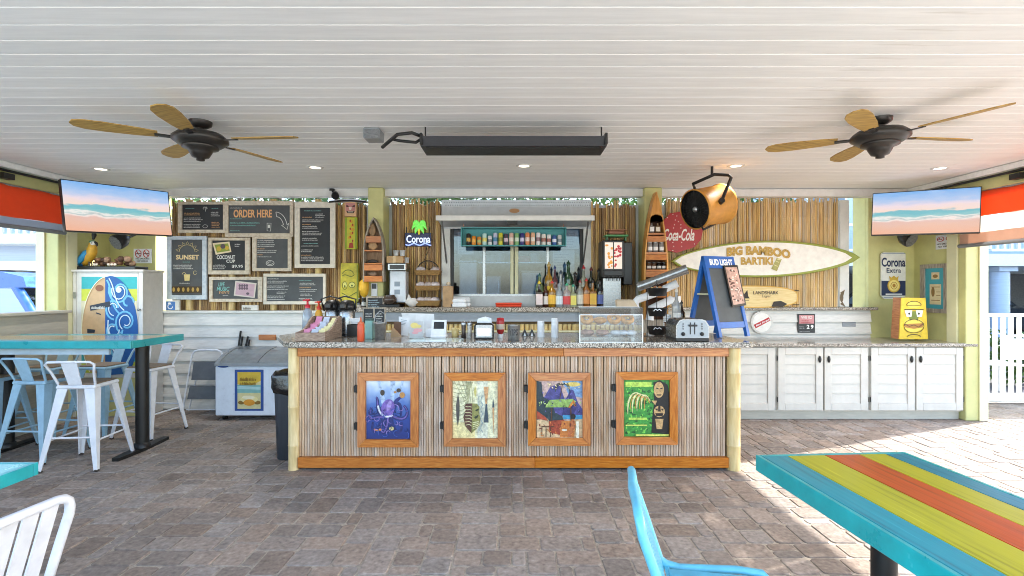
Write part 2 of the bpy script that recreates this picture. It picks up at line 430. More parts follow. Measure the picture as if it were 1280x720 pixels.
# ------------------------------------------------------------------ ground and patio
m_ground = ramp_mat('sandy_concrete', [(.3, '#b9b3a6'), (.6, '#cbc6ba')], .85, 3)
build('ground', MB().add([(-150, -150, -.06), (150, -150, -.06), (150, 150, -.06), (-150, 150, -.06)], [(0, 1, 2, 3)]), m_ground, kind='structure')
m_joint = M('joint_sand', '#aa9e8e', .9, var=.2, scale=60)
patio = build('patio', MB().box(-5.6, 9.2, .2, 7.25, -.055, -.006), m_joint, kind='structure')
pv = [(.22, '#6d6158'), (.42, '#8a7c72'), (.6, '#998b80'), (.82, '#b3a598')]
m_pav = ramp_mat('paver_concrete', pv, .72, 34, rnd=.22, bump=.5, spec=.4, sat=(.7, 1.2), stain=.2)
m_pavs = ramp_mat('paver_concrete_far', pv, .72, 34, rnd=.22, bump=.5, attr='tone', spec=.4, sat=(.7, 1.2), stain=.2)
def paver_geo(w, h, r):
    c = .016; g = .0042; b = .005
    def ring(i, z, jit=0):
        x, y = w / 2 - g - i, h / 2 - g - i; k = c
        return [(sx * (x - (0 if a else k)), sy * (y - (k if a else 0)), z) for sx, sy, a in ((1, -1, 1), (1, 1, 1), (1, 1, 0), (-1, 1, 0), (-1, 1, 1), (-1, -1, 1), (-1, -1, 0), (1, -1, 0))]
    j = [r.uniform(-.0025, .0025) for _ in range(16)]
    lo = ring(0, -.04); mi = [(x + j[i], y + j[i + 8], -b) for i, (x, y, _) in enumerate(ring(0, 0))]; hi = [(x + j[i], y + j[i + 8], 0) for i, (x, y, _) in enumerate(ring(b, 0))]
    vs = lo + mi + hi
    fs = [(k * 8 + i, k * 8 + (i + 1) % 8, k * 8 + 8 + (i + 1) % 8, k * 8 + 8 + i) for k in (0, 1) for i in range(8)] + [tuple(range(16, 24))]
    return vs, fs
U = .0875; X0, Y0 = -5.6, 1.2; NX, NY = 168, 68
occ = [[0] * NX for _ in range(NY)]; pieces = []; pr = random.Random(3)
for j in range(NY):
    for i in range(NX):
        if occ[j][i]: continue
        opts = [(2, 2)] * 5 + [(3, 2)] * 6 + [(2, 3)] * 2 + [(2, 1)]
        pr.shuffle(opts)
        for w, h in opts + [(2, 1), (1, 2), (1, 1)]:
            if j + h <= NY and i + w <= NX and not any(occ[j + b][i + a] for a in range(w) for b in range(h)):
                for a in range(w):
                    for b in range(h): occ[j + b][i + a] = 1
                pieces.append((X0 + (i + w / 2) * U, Y0 + (j + h / 2) * U, w, h)); break
def pscore(p):
    x, y, w, h = p; px, py = 640 + F * x / y, 360 + F * CAMZ / y
    if py > 735 or px < -20 or px > 1300: return 0
    if -1.95 < x < 2.0 and y > 4.5: return 0
    return w * h / y ** 3
pieces.sort(key=pscore, reverse=True)
pmesh = {}
far = MB(); tone = []
for k, (x, y, w, h) in enumerate(pieces):
    if k < 290:
        key = (w, h, pr.randrange(3))
        if key not in pmesh:
            vs, fs = paver_geo(w * U, h * U, pr); mb = MB().add(vs, fs); pmesh[key] = mb.mesh('paver', m_pav)
        inst('paver', pmesh[key], (x, y, pr.uniform(-.0025, .0015)), patio, rot=(pr.uniform(-.008, .008), pr.uniform(-.008, .008), pr.choice((0, math.pi))))
    else:
        if (-1.8 < x < 1.9 and 4.7 < y < 5.2): continue
        vs, fs = paver_geo(w * U, h * U, pr); dz = pr.uniform(-.0025, .0015); n0 = len(far.v)
        far.add([(a + x, b + y, c + dz) for a, b, c in vs], fs); tone += [pr.random()] * len(vs)
fo = build('paver_field', far, m_pavs, patio, kind='stuff')
at = fo.data.attributes.new('tone', 'FLOAT', 'POINT'); at.data.foreach_set('value', tone)

build('road', MB().add([(5.2, 7.45, -.055), (60, 7.45, -.055), (60, 15, -.055), (5.2, 15, -.055)], [(0, 1, 2, 3)]), ramp_mat('asphalt', [(.3, '#3c3c3e'), (.7, '#55555a')], .9, 60), kind='structure')
# ------------------------------------------------------------------ ceiling, beams, columns
CZ = 2.92
ceil = build('ceiling', MB().box(-5.7, 5.7, .9, 7.35, CZ + .022, CZ + .2), m_white, kind='structure')
PW = .162
mb = MB(); hw = PW / 2 - .0008; bv = .0045
sec = [(-hw, .02), (-hw, bv), (-hw + bv, 0), (hw - bv, 0), (hw, bv), (hw, .02)]
vs = [(-5.25, y, z) for y, z in sec] + [(5.25, y, z) for y, z in sec]; n = len(sec)
mb.add(vs, [(i, i + 1, n + i + 1, n + i) for i in range(n - 1)] + [(n - 1, 0, n, 2 * n - 1)] + [tuple(range(n))[::-1], tuple(range(n, 2 * n))])
plank_me = mb.mesh('plank', m_ceil)
k = 0; y = 6.78 - PW / 2
while y > .95:
    inst('plank', plank_me, (0, y, CZ), ceil); y -= PW
b = build('beam', MB().box(-5.25, 5.25, 6.79, 6.93, 2.815, 2.918, .006), m_white, label='long white painted beam along the top of the bamboo wall', cat='beam')
for sgn, nm in ((-1, 'the parrot corner'), (1, 'the striped table side')):
    t = thing('beam', 'olive side beam under the ceiling edge above the red awning at ' + nm, 'beam', (sgn * 5.4, 3, 2.7))
    build('timber', MB().box(sgn * 5.33, sgn * 5.5, .9, 6.9, 2.71, 2.83, .008), m_olive, t)
    build('fascia', MB().box(sgn * 5.255, sgn * 5.5, .9, 6.9, 2.855, 2.918, .006), m_ceil, t)
    build('conduit', MB().cyl((sgn * 5.29, .9, 2.83), (sgn * 5.29, 6.6, 2.83), .014), m_black, t)
    for yy in (3.6, 4.7, 5.3):
        build('bracket', MB().box(sgn * 5.26, sgn * 5.33, yy, yy + .12, 2.74, 2.80), m_black, t)
c1 = single('column', MB().box(-1.885, -1.685, 6.7, 7.1, 0, 2.915, .008), m_olive, 'olive green square column behind the grey rowboat shelf', 'column')
c2 = single('column', MB().box(1.735, 1.965, 6.7, 7.1, 0, 2.915, .008), m_olive, 'olive green square column behind the orange wooden boat shelf', 'column')
for sgn, nm in ((-1, 'behind the parrot and white cupboard'), (1, 'behind the yellow burger face figure')):
    t = thing('corner_wall', 'olive green boarded corner wall and post ' + nm, 'wall', (sgn * 5.3, 6.8, 0))
    X = lambda a, b: (sgn * a, sgn * b)
    build('back_panel', MB().box(*X(4.872, 5.56), 7.0, 7.06, 0, 2.9), m_olive, t)
    build('side_panel', MB().box(*X(5.5, 5.56), 6.28, 6.998, 0, 2.9), m_olive, t)
    build('return_panel', MB().box(*X(4.87, 4.93), 7.062, 7.32, 0, 2.9), m_olive, t)
    build('post', MB().box(*X(5.47, 5.71), 6.17, 6.277, 0, 2.715, .006), m_olive, t)
    build('trim_board', MB().box(*X(5.455, 5.499), 6.28, 6.43, 0, 2.9, .004), m_olive2, t)
    build('trim_board', MB().box(*X(5.62, 5.725), 6.15, 6.168, 0, 2.715, .003), m_olive2, t)
    build('trim_board', MB().box(*X(4.9, 5.45), 6.982, 6.998, 2.78, 2.9, .003), m_olive2, t)

# ------------------------------------------------------------------ low walls
def clapboards(root, x0, x1, yf, z0, z1, n, mt, axis='x'):
    h = (z1 - z0) / n; mb = MB(); t0, t1 = .034, .006
    s = [(0, 0), (0, h * .978), (-t1, h * .978), (-t0, .0)]
    if axis == 'x': pts = [[(x, yf + a, b) for a, b in s] for x in (x0, x1)]
    else: pts = [[(yf + axis * -a, x, b) for a, b in s] for x in (x0, x1)]
    mb.add([v - Vector(0 * v) if False else Vector(v) for q in pts for v in q], [(0, 1, 5, 4), (1, 2, 6, 5), (2, 3, 7, 6), (3, 0, 4, 7), (3, 2, 1, 0), (4, 5, 6, 7)])
    c = Vector(((x0 + x1) / 2, yf, 0)) if axis == 'x' else Vector((yf, (x0 + x1) / 2, 0))
    me = mb.mesh('plank', mt, c)
    for k in range(n): inst('plank', me, c + Vector((0, 0, z0 + k * h)), root)
t = thing('clapboard_wall', 'low white clapboard wall below the chalk menu boards', 'wall', (-3.3, 6.8, 0))
build('core', MB().box(-4.72, -2.2, 6.752, 6.9, 0, 1.27), m_white, t)
build('cap', MB().box(-4.72, -2.2, 6.70, 6.93, 1.272, 1.3, .005), m_white, t)
clapboards(t, -4.72, -2.2, 6.75, .02, 1.265, 8, m_clap)
t = thing('clapboard_wall', 'low white clapboard wall with granite ledge below the big surfboard', 'wall', (3.2, 7.0, 0))
build('core', MB().box(1.75, 4.865, 6.962, 7.1, 0, 1.3), m_white, t)
build('ledge', MB().box(1.72, 4.93, 6.88, 7.12, 1.302, 1.34, .008), m_granite, t)
clapboards(t, 1.75, 4.865, 6.96, .02, 1.3, 8, m_clap)
t = thing('clapboard_wall', 'beige clapboard half wall beside the blue and white bar stools', 'wall', (-5.4, 3, 0))
build('core', MB().box(-5.45, -5.332, -.8, 6.15, 0, 1.3), m_clapd, t)
build('cap', MB().box(-5.48, -5.28, -.8, 6.15, 1.302, 1.335, .005), m_clapd, t)
clapboards(t, -.8, 6.15, -5.33, .02, 1.295, 7, m_clapd, axis=-1)

# ------------------------------------------------------------------ bamboo wall screens
def reed_mesh(r, L, mt, n=7, name='reed', half=True):
    mb = MB(); vs = []; fs = []; zs = [0]; z = .0; rr = random.Random(int(r * 1e5 + L * 100))
    prof = []
    while z < L:
        st = rr.uniform(.22, .34)
        prof += [(r, z), (r * .97, min(L, z + st * .5)), (r * 1.0, min(L, z + st - .012)), (r * 1.14, min(L, z + st - .004))]; z += st
    prof = [p for i, p in enumerate(prof) if i == 0 or p[1] > prof[i - 1][1]] 
    a0, a1 = (180, 360)
    for q, h in prof:
        for i in range(n): a = R(a0 + (a1 - a0) * i / (n - 1)); vs.append((q * math.cos(a), q * math.sin(a), h))
    m = len(prof)
    for k in range(m - 1):
        for i in range(n - 1): fs.append((k * n + i, k * n + i + 1, (k + 1) * n + i + 1, (k + 1) * n + i))
    mb.add(vs, fs, True); mb.add(vs[-n:], [tuple(range(n))])
    return mb.mesh(name, mt)
def screen(label, xa, xb, ytop, d, z0, mts, seed, pitch=.031):
    r = random.Random(seed); x0, x1 = (xa - 640) / F * d, (xb - 640) / F * d; zt = CAMZ + (360 - ytop) / F * d
    t = thing('bamboo_screen', label, 'bamboo wall', ((x0 + x1) / 2, d, z0))
    build('backing', MB().box(x0 + .01, x1 - .01, d + .022, d + .045, z0, zt - .05), m_dark, t)
    mes = [reed_mesh(pitch * .46 * s, (zt - z0) + e, mts[i % len(mts)], name='reed') for i, (s, e) in enumerate(((1., .0), (.92, .035), (1.08, -.03), (.82, .012), (1.0, -.055), (1.08, .05)))]
    x = x0 + pitch / 2
    while x < x1 - .01:
        inst('reed', r.choice(mes), (x, d + r.uniform(.012, .02), z0), t, rot=(0, r.uniform(-.0035, .0035), r.uniform(-.2, .2)))
        x += pitch * r.uniform(.86, .97)
    return t
screen('dark brown bamboo cane wall behind the chalk menu boards', 214, 458, 254, 6.98, 1.27, [m_bamd, m_bamd, m_bamg], 1)
screen('brown bamboo cane wall behind the neon palm sign', 490, 552, 252, 6.96, 1.3, [m_bamd, m_bamg], 2)
screen('brown bamboo cane wall behind the black drink machine', 739, 796, 255, 6.96, 1.3, [m_bamd, m_bamg], 3)
screen('golden weathered bamboo cane wall behind the long surfboard', 832, 1048, 248, 6.985, 1.3, [m_bamg, m_bamw, m_bamw, m_bamg], 4)
mb = MB().box(4.47, 4.6, 6.98, 7.06, 1.342, 2.8, .006)
t = thing('edge_post', 'white painted edge post at the end of the golden bamboo wall', 'post', (4.53, 7, 1.34)); build('timber', mb, m_white, t)
build('shark_decal', flat(Plane(6.98), [ell(1052, 372, 2.2, 6, 10), [(1050, 366), (1056, 362), (1054, 370)], [(1050, 380), (1057, 384), (1053, 377)]], .002), paint('#6b5a42', .6), t)
# ------------------------------------------------------------------ service counter
cnt = thing('bar_counter', 'long bar counter faced with bamboo reeds, with granite top and four hinged pictures', 'bar counter', (0.03, 4.9, 0))
build('body', MB().box(-1.86, 1.93, 4.545, 5.2, .02, 1.075), m_dark, cnt)
# granite slab with a rounded left corner
out = [(2.02, 4.40)] + [(-1.78 + .2 * math.cos(R(a)), 4.60 + .2 * math.sin(R(a))) for a in range(270, 179, -15)]
out = [(2.06, 4.42), (2.10, 4.46), (2.10, 5.36), (-2.27, 5.36), (-2.32, 5.1), (-2.26, 4.95), (-2.02, 4.52), (-1.93, 4.44), (-1.85, 4.42)]
def slab(pts, z0, z1, b):
    n = len(pts); c = Vector((sum(p[0] for p in pts) / n, sum(p[1] for p in pts) / n)); mb = MB(); vs = []
    for z, i in ((z0, b), (z0 + b, 0), (z1 - b, 0), (z1, b)):
        for p in pts:
            v = Vector(p); dd = (c - v).normalized(); vs.append((*(v + dd * i), z))
    fs = [(k * n + (i + 1) % n, k * n + i, (k + 1) * n + i, (k + 1) * n + (i + 1) % n) for k in range(3) for i in range(n)]
    fs += [tuple(range(3 * n, 4 * n))[::-1], tuple(range(n))]
    sgn = sum(pts[i][0] * pts[(i + 1) % n][1] - pts[(i + 1) % n][0] * pts[i][1] for i in range(n))
    if sgn > 0: fs = [f[::-1] for f in fs]
    return mb.add(vs, fs)
CT = 1.13
build('countertop', slab(out, CT - .05, CT, .01), m_granite, cnt)
def post(x, y, r, z1, parent, mt=m_pole):
    prof = []; z = 0
    for k, st in enumerate((.22, .34, .30, .4)):
        e = min(z + st, z1); prof += [(r, z), (r * .98, (z + e) / 2), (r, e - .012), (r * 1.07, e - .005)]; z = e
        if z >= z1: break
    return build('post', MB().lathe(prof, (x, y, 0), 14), mt, parent)
post(-1.925, 4.52, .047, CT - .052, cnt); post(1.955, 4.52, .058, CT - .052, cnt)
for (a, b) in ((-1.88, 0.45), (.452, 1.9)):
    build('top_rail', MB().box(a, b, 4.485, 4.54, 1.0, 1.078, .004), m_orange, cnt)
for (a, b) in ((-1.88, .20), (.202, 1.9)):
    build('bottom_rail', MB().box(a, b, 4.485, 4.54, .022, .112, .004), m_orange, cnt)
rm = [reed_mesh(.0108 * s, .885, m_reed, 6) for s in (.9, 1., 1.08, .97, 1.03)]
x = -1.87; r_ = random.Random(5)
while x < 1.89:
    inst('reed', r_.choice(rm), (x, 4.532 + r_.uniform(-.003, .003), .114), cnt, rot=(0, r_.uniform(-.006, .006), r_.uniform(-.3, .3)))
    x += .0228 * r_.uniform(.95, 1.05)
# four hinged picture doors
D4 = 4.50
def pic_door(x0, y0, x1, y1, label, inner, art):
    t = build('picture_door', MB().pbox(x0 + 3, y0 + 3, x1 - 3, y1 - 3, 4.492, .02), paint('#caa878', .6), cnt, label=label)
    a = P(x0, y1, 4.47); c = P(x1, y0, 4.47); w = .068; g = .0012
    ax, cx, az, cz = a.x, c.x, a.z, c.z; yo, yi = 4.462, 4.490
    quads = [[(ax, cz), (cx, cz), (cx - w, cz - w), (ax + w, cz - w)], [(cx, cz), (cx, az), (cx - w, az + w), (cx - w, cz - w)],
             [(cx, az), (ax, az), (ax + w, az + w), (cx - w, az + w)], [(ax, az), (ax, cz), (ax + w, cz - w), (ax + w, az + w)]]
    for i, q in enumerate(quads):
        cc = Vector((sum(p[0] for p in q) / 4, sum(p[1] for p in q) / 4))
        q = [Vector(p) + (cc - Vector(p)).normalized() * g for p in q]
        build('frame_rail', MB().prism([(p.x, yo, p.y) for p in q], (0, yi - yo, 0)), m_orange if i % 2 == 0 else m_orange_v, t)
    for hy in (.22, .72):
        hz = cz + (az - cz) * hy
        build('hinge', MB().box(ax - .035, ax + .002, 4.47, 4.51, hz - .03, hz + .03, .004).cyl((ax - .004, 4.466, hz - .035), (ax - .004, 4.466, hz + .035), .006, n=8), m_black, t)
    prints(t, Plane(4.491), art(inner), .001, rich=True)
def art_octopus(b):
    x0, y0, x1, y1 = b; w, h = x1 - x0, y1 - y0; q = lambda u, v: (x0 + u * w, y0 + v * h)
    bz = lambda *p: bez(*[q(*k) for k in p])
    it = [(ramp_v('octopus_sea', [(0, '#1f2f70'), (.35, '#2c4590'), (.6, '#5070b0'), (.85, '#9db4d6'), (1, '#d6dde0')], y1, y0, 4.49), [rect(*b)])]
    it.append(('#a9bcd8', [[q(.25, 0), q(.32, 0), q(.5, .55), q(.4, .6)], [q(.55, 0), q(.66, 0), q(.62, .5), q(.55, .5)], [q(.8, 0), q(.86, 0), q(.68, .4)]]))
    tent = [bz((.4, .62), (.1, .6), (.02, .75), (.12, .45)), bz((.42, .64), (.2, .9), (.1, .95), (.15, .7)), bz((.5, .64), (.45, .95), (.3, .95), (.35, .72)),
            bz((.55, .62), (.6, .95), (.85, .95), (.8, .7)), bz((.6, .6), (.95, .75), (1.0, .5), (.85, .42)), bz((.62, .55), (.62, .3), (.85, .35), (.78, .6)),
            bz((.36, .58), (.2, .5), (.3, .3), (.22, .28)), bz((.58, .5), (.68, .3), (.75, .3), (.8, .28))]
    it.append(('#27306e', sum((stroke(t, [7 * w / 64 - k * .3 for k in range(len(t))]) for t in tent), [])))
    it.append(('#6d5aa0', sum((stroke(t, [2.2 - k * .12 for k in range(len(t))]) for t in tent[::2]), [])))
    it.append(('#7a5fae', [ell(*q(.49, .47), w * .15, h * .16, rot=.25), [q(.38, .5), q(.62, .42), q(.56, .62), q(.4, .62)]]))
    it.append(('#a48cc9', [ell(*q(.52, .42), w * .05, h * .09, rot=.3)]))
    it.append(('#dfe0ea', stroke(bz((.27, .42), (.3, .62), (.5, .64), (.6, .58)), 2.2)))
    it.append(('#4a3d33', [ell(*q(.37, .2), w * .05, h * .05), ell(*q(.74, .16), w * .05, h * .035)]))
    it.append(('#c08a4a', [ell(*q(.82, .24), w * .06, h * .05), ell(*q(.66, .19), w * .03, h * .02)]))
    it.append(('#d98a3a', [ell(*q(.25, .84), 2, 1.5), ell(*q(.32, .83), 1.6, 1.4), ell(*q(.2, .83), 1.2, 1.2)]))
    it.append(('#d8c98a', [ell(*q(.58, .81), 3, 2.4)]))
    r = random.Random(31)
    for cc in ('#3c58a8', '#1d2a62', '#8f7cc0'): it.append((cc, sum((stroke(swirl(*q(r.uniform(.08, .92), r.uniform(.45, .95)), r.uniform(2, 6), r.uniform(0, 360), r.uniform(120, 300)), [.3, .6, .9, 1., .9, .7, .5, .3, .2]) for _ in range(14)), [])))
    return it
def swirl(cx, cy, r, a0, da): return [(cx + r * (1 - .5 * i / 8) * math.cos(R(a0 + da * i / 8)), cy + r * (1 - .5 * i / 8) * math.sin(R(a0 + da * i / 8))) for i in range(9)]
def art_mask(b):
    x0, y0, x1, y1 = b; w, h = x1 - x0, y1 - y0; q = lambda u, v: (x0 + u * w, y0 + v * h)
    it = [('#e6dfb8', [rect(*b)]), ('#d9d9c2', [rect(*q(.55, 0), *q(.78, 1)), ]), ('#e8d59a', [rect(*q(0, .72), *q(.5, 1))])]
    it.append(('#aaa77e', sum((stroke(bez(q(.45 - .02 * k, .02 + .0 * k), q(.42, .1 + .06 * k), q(.25, .1 + .08 * k), q(.0, .04 + .075 * k)), .7) for k in range(9)), [])))
    it.append(('#aaa77e', sum((stroke(bez(q(.03 + .09 * k, 0), q(.1 + .08 * k, .12), q(.22 + .06 * k, .25), q(.32 + .03 * k, .45)), .6) for k in range(5)), [])))
    it.append(('#4e4a45', [[q(.12, .2), q(.155, .42), q(.15, .6), q(.115, .8), q(.08, .6), q(.075, .42)]]))
    it.append(('#c9996a', [[q(.69, .1), q(.8, .1), q(.765, .4), q(.73, .4)], [q(.9, .35), q(.925, .5), q(.91, .95), q(.885, .5)]]))
    it.append(('#3f4c56', [[q(.735, .4), q(.765, .4), q(.8, .72), q(.69, .72)], [q(.9, .28), q(.93, .46), q(.88, .46)]]))
    it.append(('#c5b76a', [[q(.5, .08), q(.53, .18), q(.5, .3), q(.475, .18)]]))
    it.append(('#8fa3a6', sum((stroke(bez(q(.63 + .08 * s, .25 + .16 * k), q(.6 + .02 * s, .3 + .16 * k), q(.6 + .02 * s, .36 + .16 * k), q(.63 + .08 * s, .41 + .16 * k)), .8) for k in range(4) for s in (-.6, .6)), [])))
    L = [q(.44, .385), q(.3, .39), q(.26, .44), q(.29, .5), q(.24, .62), q(.28, .78), q(.42, .905)]
    Rr = [q(.44, .385), q(.54, .39), q(.6, .45), q(.59, .55), q(.62, .64), q(.59, .78), q(.42, .905)]
    it.append(('#5a3a2c', [L])); it.append(('#8d8a4e', [Rr]))
    it.append(('#d9cfa0', sum((stroke(bez(q(.42, .45 + .055 * k), q(.38, .43 + .05 * k), q(.33, .46 + .05 * k), q(.285, .43 + .055 * k)), .8) for k in range(7)), [])))
    it.append(('#e3dfb0', sum((stroke(bez(q(.45, .72 + .035 * k), q(.5, .70 + .035 * k), q(.54, .72 + .03 * k), q(.58, .69 + .03 * k)), .8) for k in range(4)), [])))
    it.append(('#2c3324', [[q(.48, .62), q(.58, .58), q(.55, .64), q(.5, .65)], [q(.5, .5), q(.58, .47), q(.58, .5), q(.52, .52)]]))
    return it
def art_beach(b):                      # generic beach bar picture
    x0, y0, x1, y1 = b; w, h = x1 - x0, y1 - y0; q = lambda u, v: (x0 + u * w, y0 + v * h)
    pp = lambda *a: [q(*k) for k in a]
    it = [('#c9a9a0', [rect(*b)]), ('#7d9fc6', [pp((.55, 0), (1, 0), (1, .3), (.7, .25))]), ('#e0c56a', [ell(*q(.8, .06), w * .16, h * .04)])]
    it.append(('#4f4a86', [pp((.15, .3), (.3, .1), (.5, .05), (.62, .35), (.74, .15), (.8, .16), (.9, .38), (1, .5), (1, .62), (.1, .62))]))
    it.append(('#3a356b', [pp((.6, .4), (.74, .16), (.77, .3), (.86, .5), (.8, .6), (.55, .6))]))
    it.append(('#2c3b42', [pp((0, .0), (.1, .02), (.14, .28), (.3, .35), (.4, .55), (.55, .62), (.6, .72), (0, .75))]))
    it.append(('#3f8fb5', [pp((.56, .6), (1, .6), (1, .67), (.58, .67))]))
    it.append(('#d3b48a', [pp((0, .68), (.25, .66), (.27, .72), (1, .67), (1, 1), (0, 1))]))
    it.append(('#a8482e', [pp((0, .52), (.2, .64), (.24, .7), (0, .66)), pp((.26, .7), (.6, .68), (.62, .97), (.26, .9))]))
    it.append(('#c87838', [pp((.54, .7), (.84, .7), (.82, .98), (.5, .98))]))
    it.append(('#5b3a26', stroke(pp((.32, .48), (.32, .7)), 1.5) + stroke(pp((.74, .46), (.75, .72)), 1.5) + stroke(pp((.1, .8), (.38, .8)), 1.2) + stroke(pp((.11, .8), (.11, .97)), 1) + stroke(pp((.2, .8), (.2, .98)), 1) + stroke(pp((.3, .8), (.3, .98)), 1) + stroke(pp((.5, .32), (.56, .05)), .9)))
    it.append(('#8fae5a', [pp((.18, .46), (.28, .33), (.78, .31), (.86, .36), (.7, .46))]))
    it.append(('#d07a30', [pp((.68, .46), (.8, .33), (.87, .44), (.82, .44), (.8, .4), (.72, .47))]))
    it.append(('#2d3c34', sum((stroke(bez(q(.56, .06), q(.56 + .1 * s, .0 + .03 * k), q(.56 + .14 * s, .06 + .05 * k), q(.56 + .16 * s, .14 + .05 * k)), .9) for s in (-1, 1) for k in range(2)), [])))
    it.append(('#b5673a', [ell(*q(.78, .78), w * .06, h * .12), ell(*q(.72, .92), w * .05, h * .06)]))
    it.append(('#231a18', [ell(*q(.79, .62), w * .055, h * .05)]))
    r = random.Random(17)
    for cc, v0, v1, k in (('#d98a44', .72, .97, 26), ('#7a2f22', .7, .97, 20), ('#e6cf9a', .02, .14, 16), ('#6a64a8', .2, .55, 22), ('#a9c070', .34, .44, 18), ('#1f2a30', .3, .68, 16)): it.append((cc, [ell(*q(r.uniform(.05, .95), r.uniform(v0, v1)), r.uniform(.5, 1.8), r.uniform(.3, .9), 7, r.random() * 3) for _ in range(k)]))
    it.append(('#e7dcc6', [pp((.85, .7), (.91, .7), (.92, 1), (.86, 1)), ell(*q(.6, .85), w * .06, h * .02)]))
    return it
def art_green(b):                      # generic carved totem among green leaves
    x0, y0, x1, y1 = b; w, h = x1 - x0, y1 - y0; q = lambda u, v: (x0 + u * w, y0 + v * h); r = random.Random(9)
    pp = lambda *a: [q(*k) for k in a]
    it = [('#3f8f3a', [rect(*b)]), ('#27592a', [ell(*q(r.random() * .9 + .05, r.random() * .94 + .03), r.uniform(1.2, 2.6), r.uniform(.8, 1.6), 8, r.random() * 3) for _ in range(70)])]
    it.append(('#76c24e', [ell(*q(r.random() * .6 + .05, r.random() * .9 + .05), r.uniform(1., 2.6), r.uniform(.6, 1.3), 8, r.random() * 3) for _ in range(60)]))
    it.append(('#b6d65a', [rect(*q(.03, .03), *q(.6, .12)), rect(*q(.1, .66), *q(.5, .7))]))
    it.append(('#1d1a18', [pp((.64, .05), (.78, -.0), (.95, .08), (1, .3), (.98, .95), (.6, .93), (.62, .6), (.66, .4))]))
    it.append(('#c09a68', [ell(*q(.76, .17), w * .11, h * .14), pp((.68, .68), (.86, .68), (.83, .86), (.71, .86)), ell(*q(.77, .55), w * .12, h * .1), pp((.6, .36), (.72, .36), (.68, .44))]))
    it.append(('#2b201a', [pp((.7, .13), (.75, .14), (.75, .16), (.7, .15)), pp((.79, .14), (.84, .13), (.84, .15), (.79, .16)), pp((.71, .25), (.82, .25), (.8, .27), (.73, .27)), pp((.68, .58), (.86, .58), (.84, .63), (.7, .63)), pp((.75, .44), (.79, .44), (.8, .55), (.74, .55)), pp((.67, .5), (.74, .5), (.72, .54)), pp((.8, .5), (.87, .5), (.83, .54))]))
    it.append(('#d8d69a', sum((stroke(bez(q(.08 + .1 * k, .6 - .03 * k), q(.05 + .1 * k, .3), q(.2 + .08 * k, .15), q(.36 + .07 * k, .25 + .04 * k)), [.6, 1, 1.6, 2, 2.2, 2.2, 2, 1.8, 1.5, 1.2, 1, .8, .5]) for k in range(4)), [])))
    it.append(('#c8863c', sum((stroke(bez(q(.14 + .1 * k, .5), q(.12 + .1 * k, .3), q(.24 + .08 * k, .2), q(.34 + .07 * k, .28 + .04 * k)), .7) for k in range(4)), [])))
    it.append(('#d9df6a', [rect(*q(.03, .78), *q(.5, .8)), rect(*q(.25, .95), *q(.97, .975))]))
    return it
def ramp_v(name, stops, ya, yb, d):     # vertical colour ramp of a print between two photo rows (world height)
    m = bpy.data.materials.new(name); m.use_nodes = True; n = m.node_tree.nodes; l = m.node_tree.links; b = n['Principled BSDF']
    g = n.new('ShaderNodeNewGeometry'); s = n.new('ShaderNodeSeparateXYZ'); l.new(g.outputs['Position'], s.inputs[0])
    mr = n.new('ShaderNodeMapRange'); mr.inputs[1].default_value = P(0, ya, d).z; mr.inputs[2].default_value = P(0, yb, d).z
    nz = n.new('ShaderNodeTexNoise'); nz.inputs['Scale'].default_value = 12; ad = n.new('ShaderNodeMath'); ad.operation = 'MULTIPLY_ADD'; ad.inputs[1].default_value = .25
    l.new(g.outputs['Position'], nz.inputs['Vector'])
    su = n.new('ShaderNodeMath'); su.operation = 'SUBTRACT'; su.inputs[1].default_value = .5; l.new(nz.outputs['Fac'], su.inputs[0])
    l.new(s.outputs['Z'], mr.inputs[0]); l.new(su.outputs[0], ad.inputs[0]); l.new(mr.outputs[0], ad.inputs[2])
    cr = n.new('ShaderNodeValToRGB'); e = cr.color_ramp.elements
    while len(e) < len(stops): e.new(.5)
    for k, (p, c) in zip(e, stops): k.position = p; k.color = col(c)
    l.new(ad.outputs[0], cr.inputs[0]); l.new(cr.outputs[0], b.inputs['Base Color']); b.inputs['Roughness'].default_value = .5
    return m
pic_door(447, 466, 523, 559, 'picture of a purple octopus on blue in an orange frame', (458, 476, 513, 549), art_octopus)
pic_door(555, 466, 632, 558, 'cream picture of a half brown half green leaf mask', (566, 476, 622, 548), art_mask)
pic_door(660, 466, 738, 557, 'picture of a thatched beach bar below purple mountains', (671, 476, 728, 547), art_beach)
pic_door(770, 465, 847, 556, 'green picture of a carved totem among leaves', (780, 475, 837, 546), art_green)

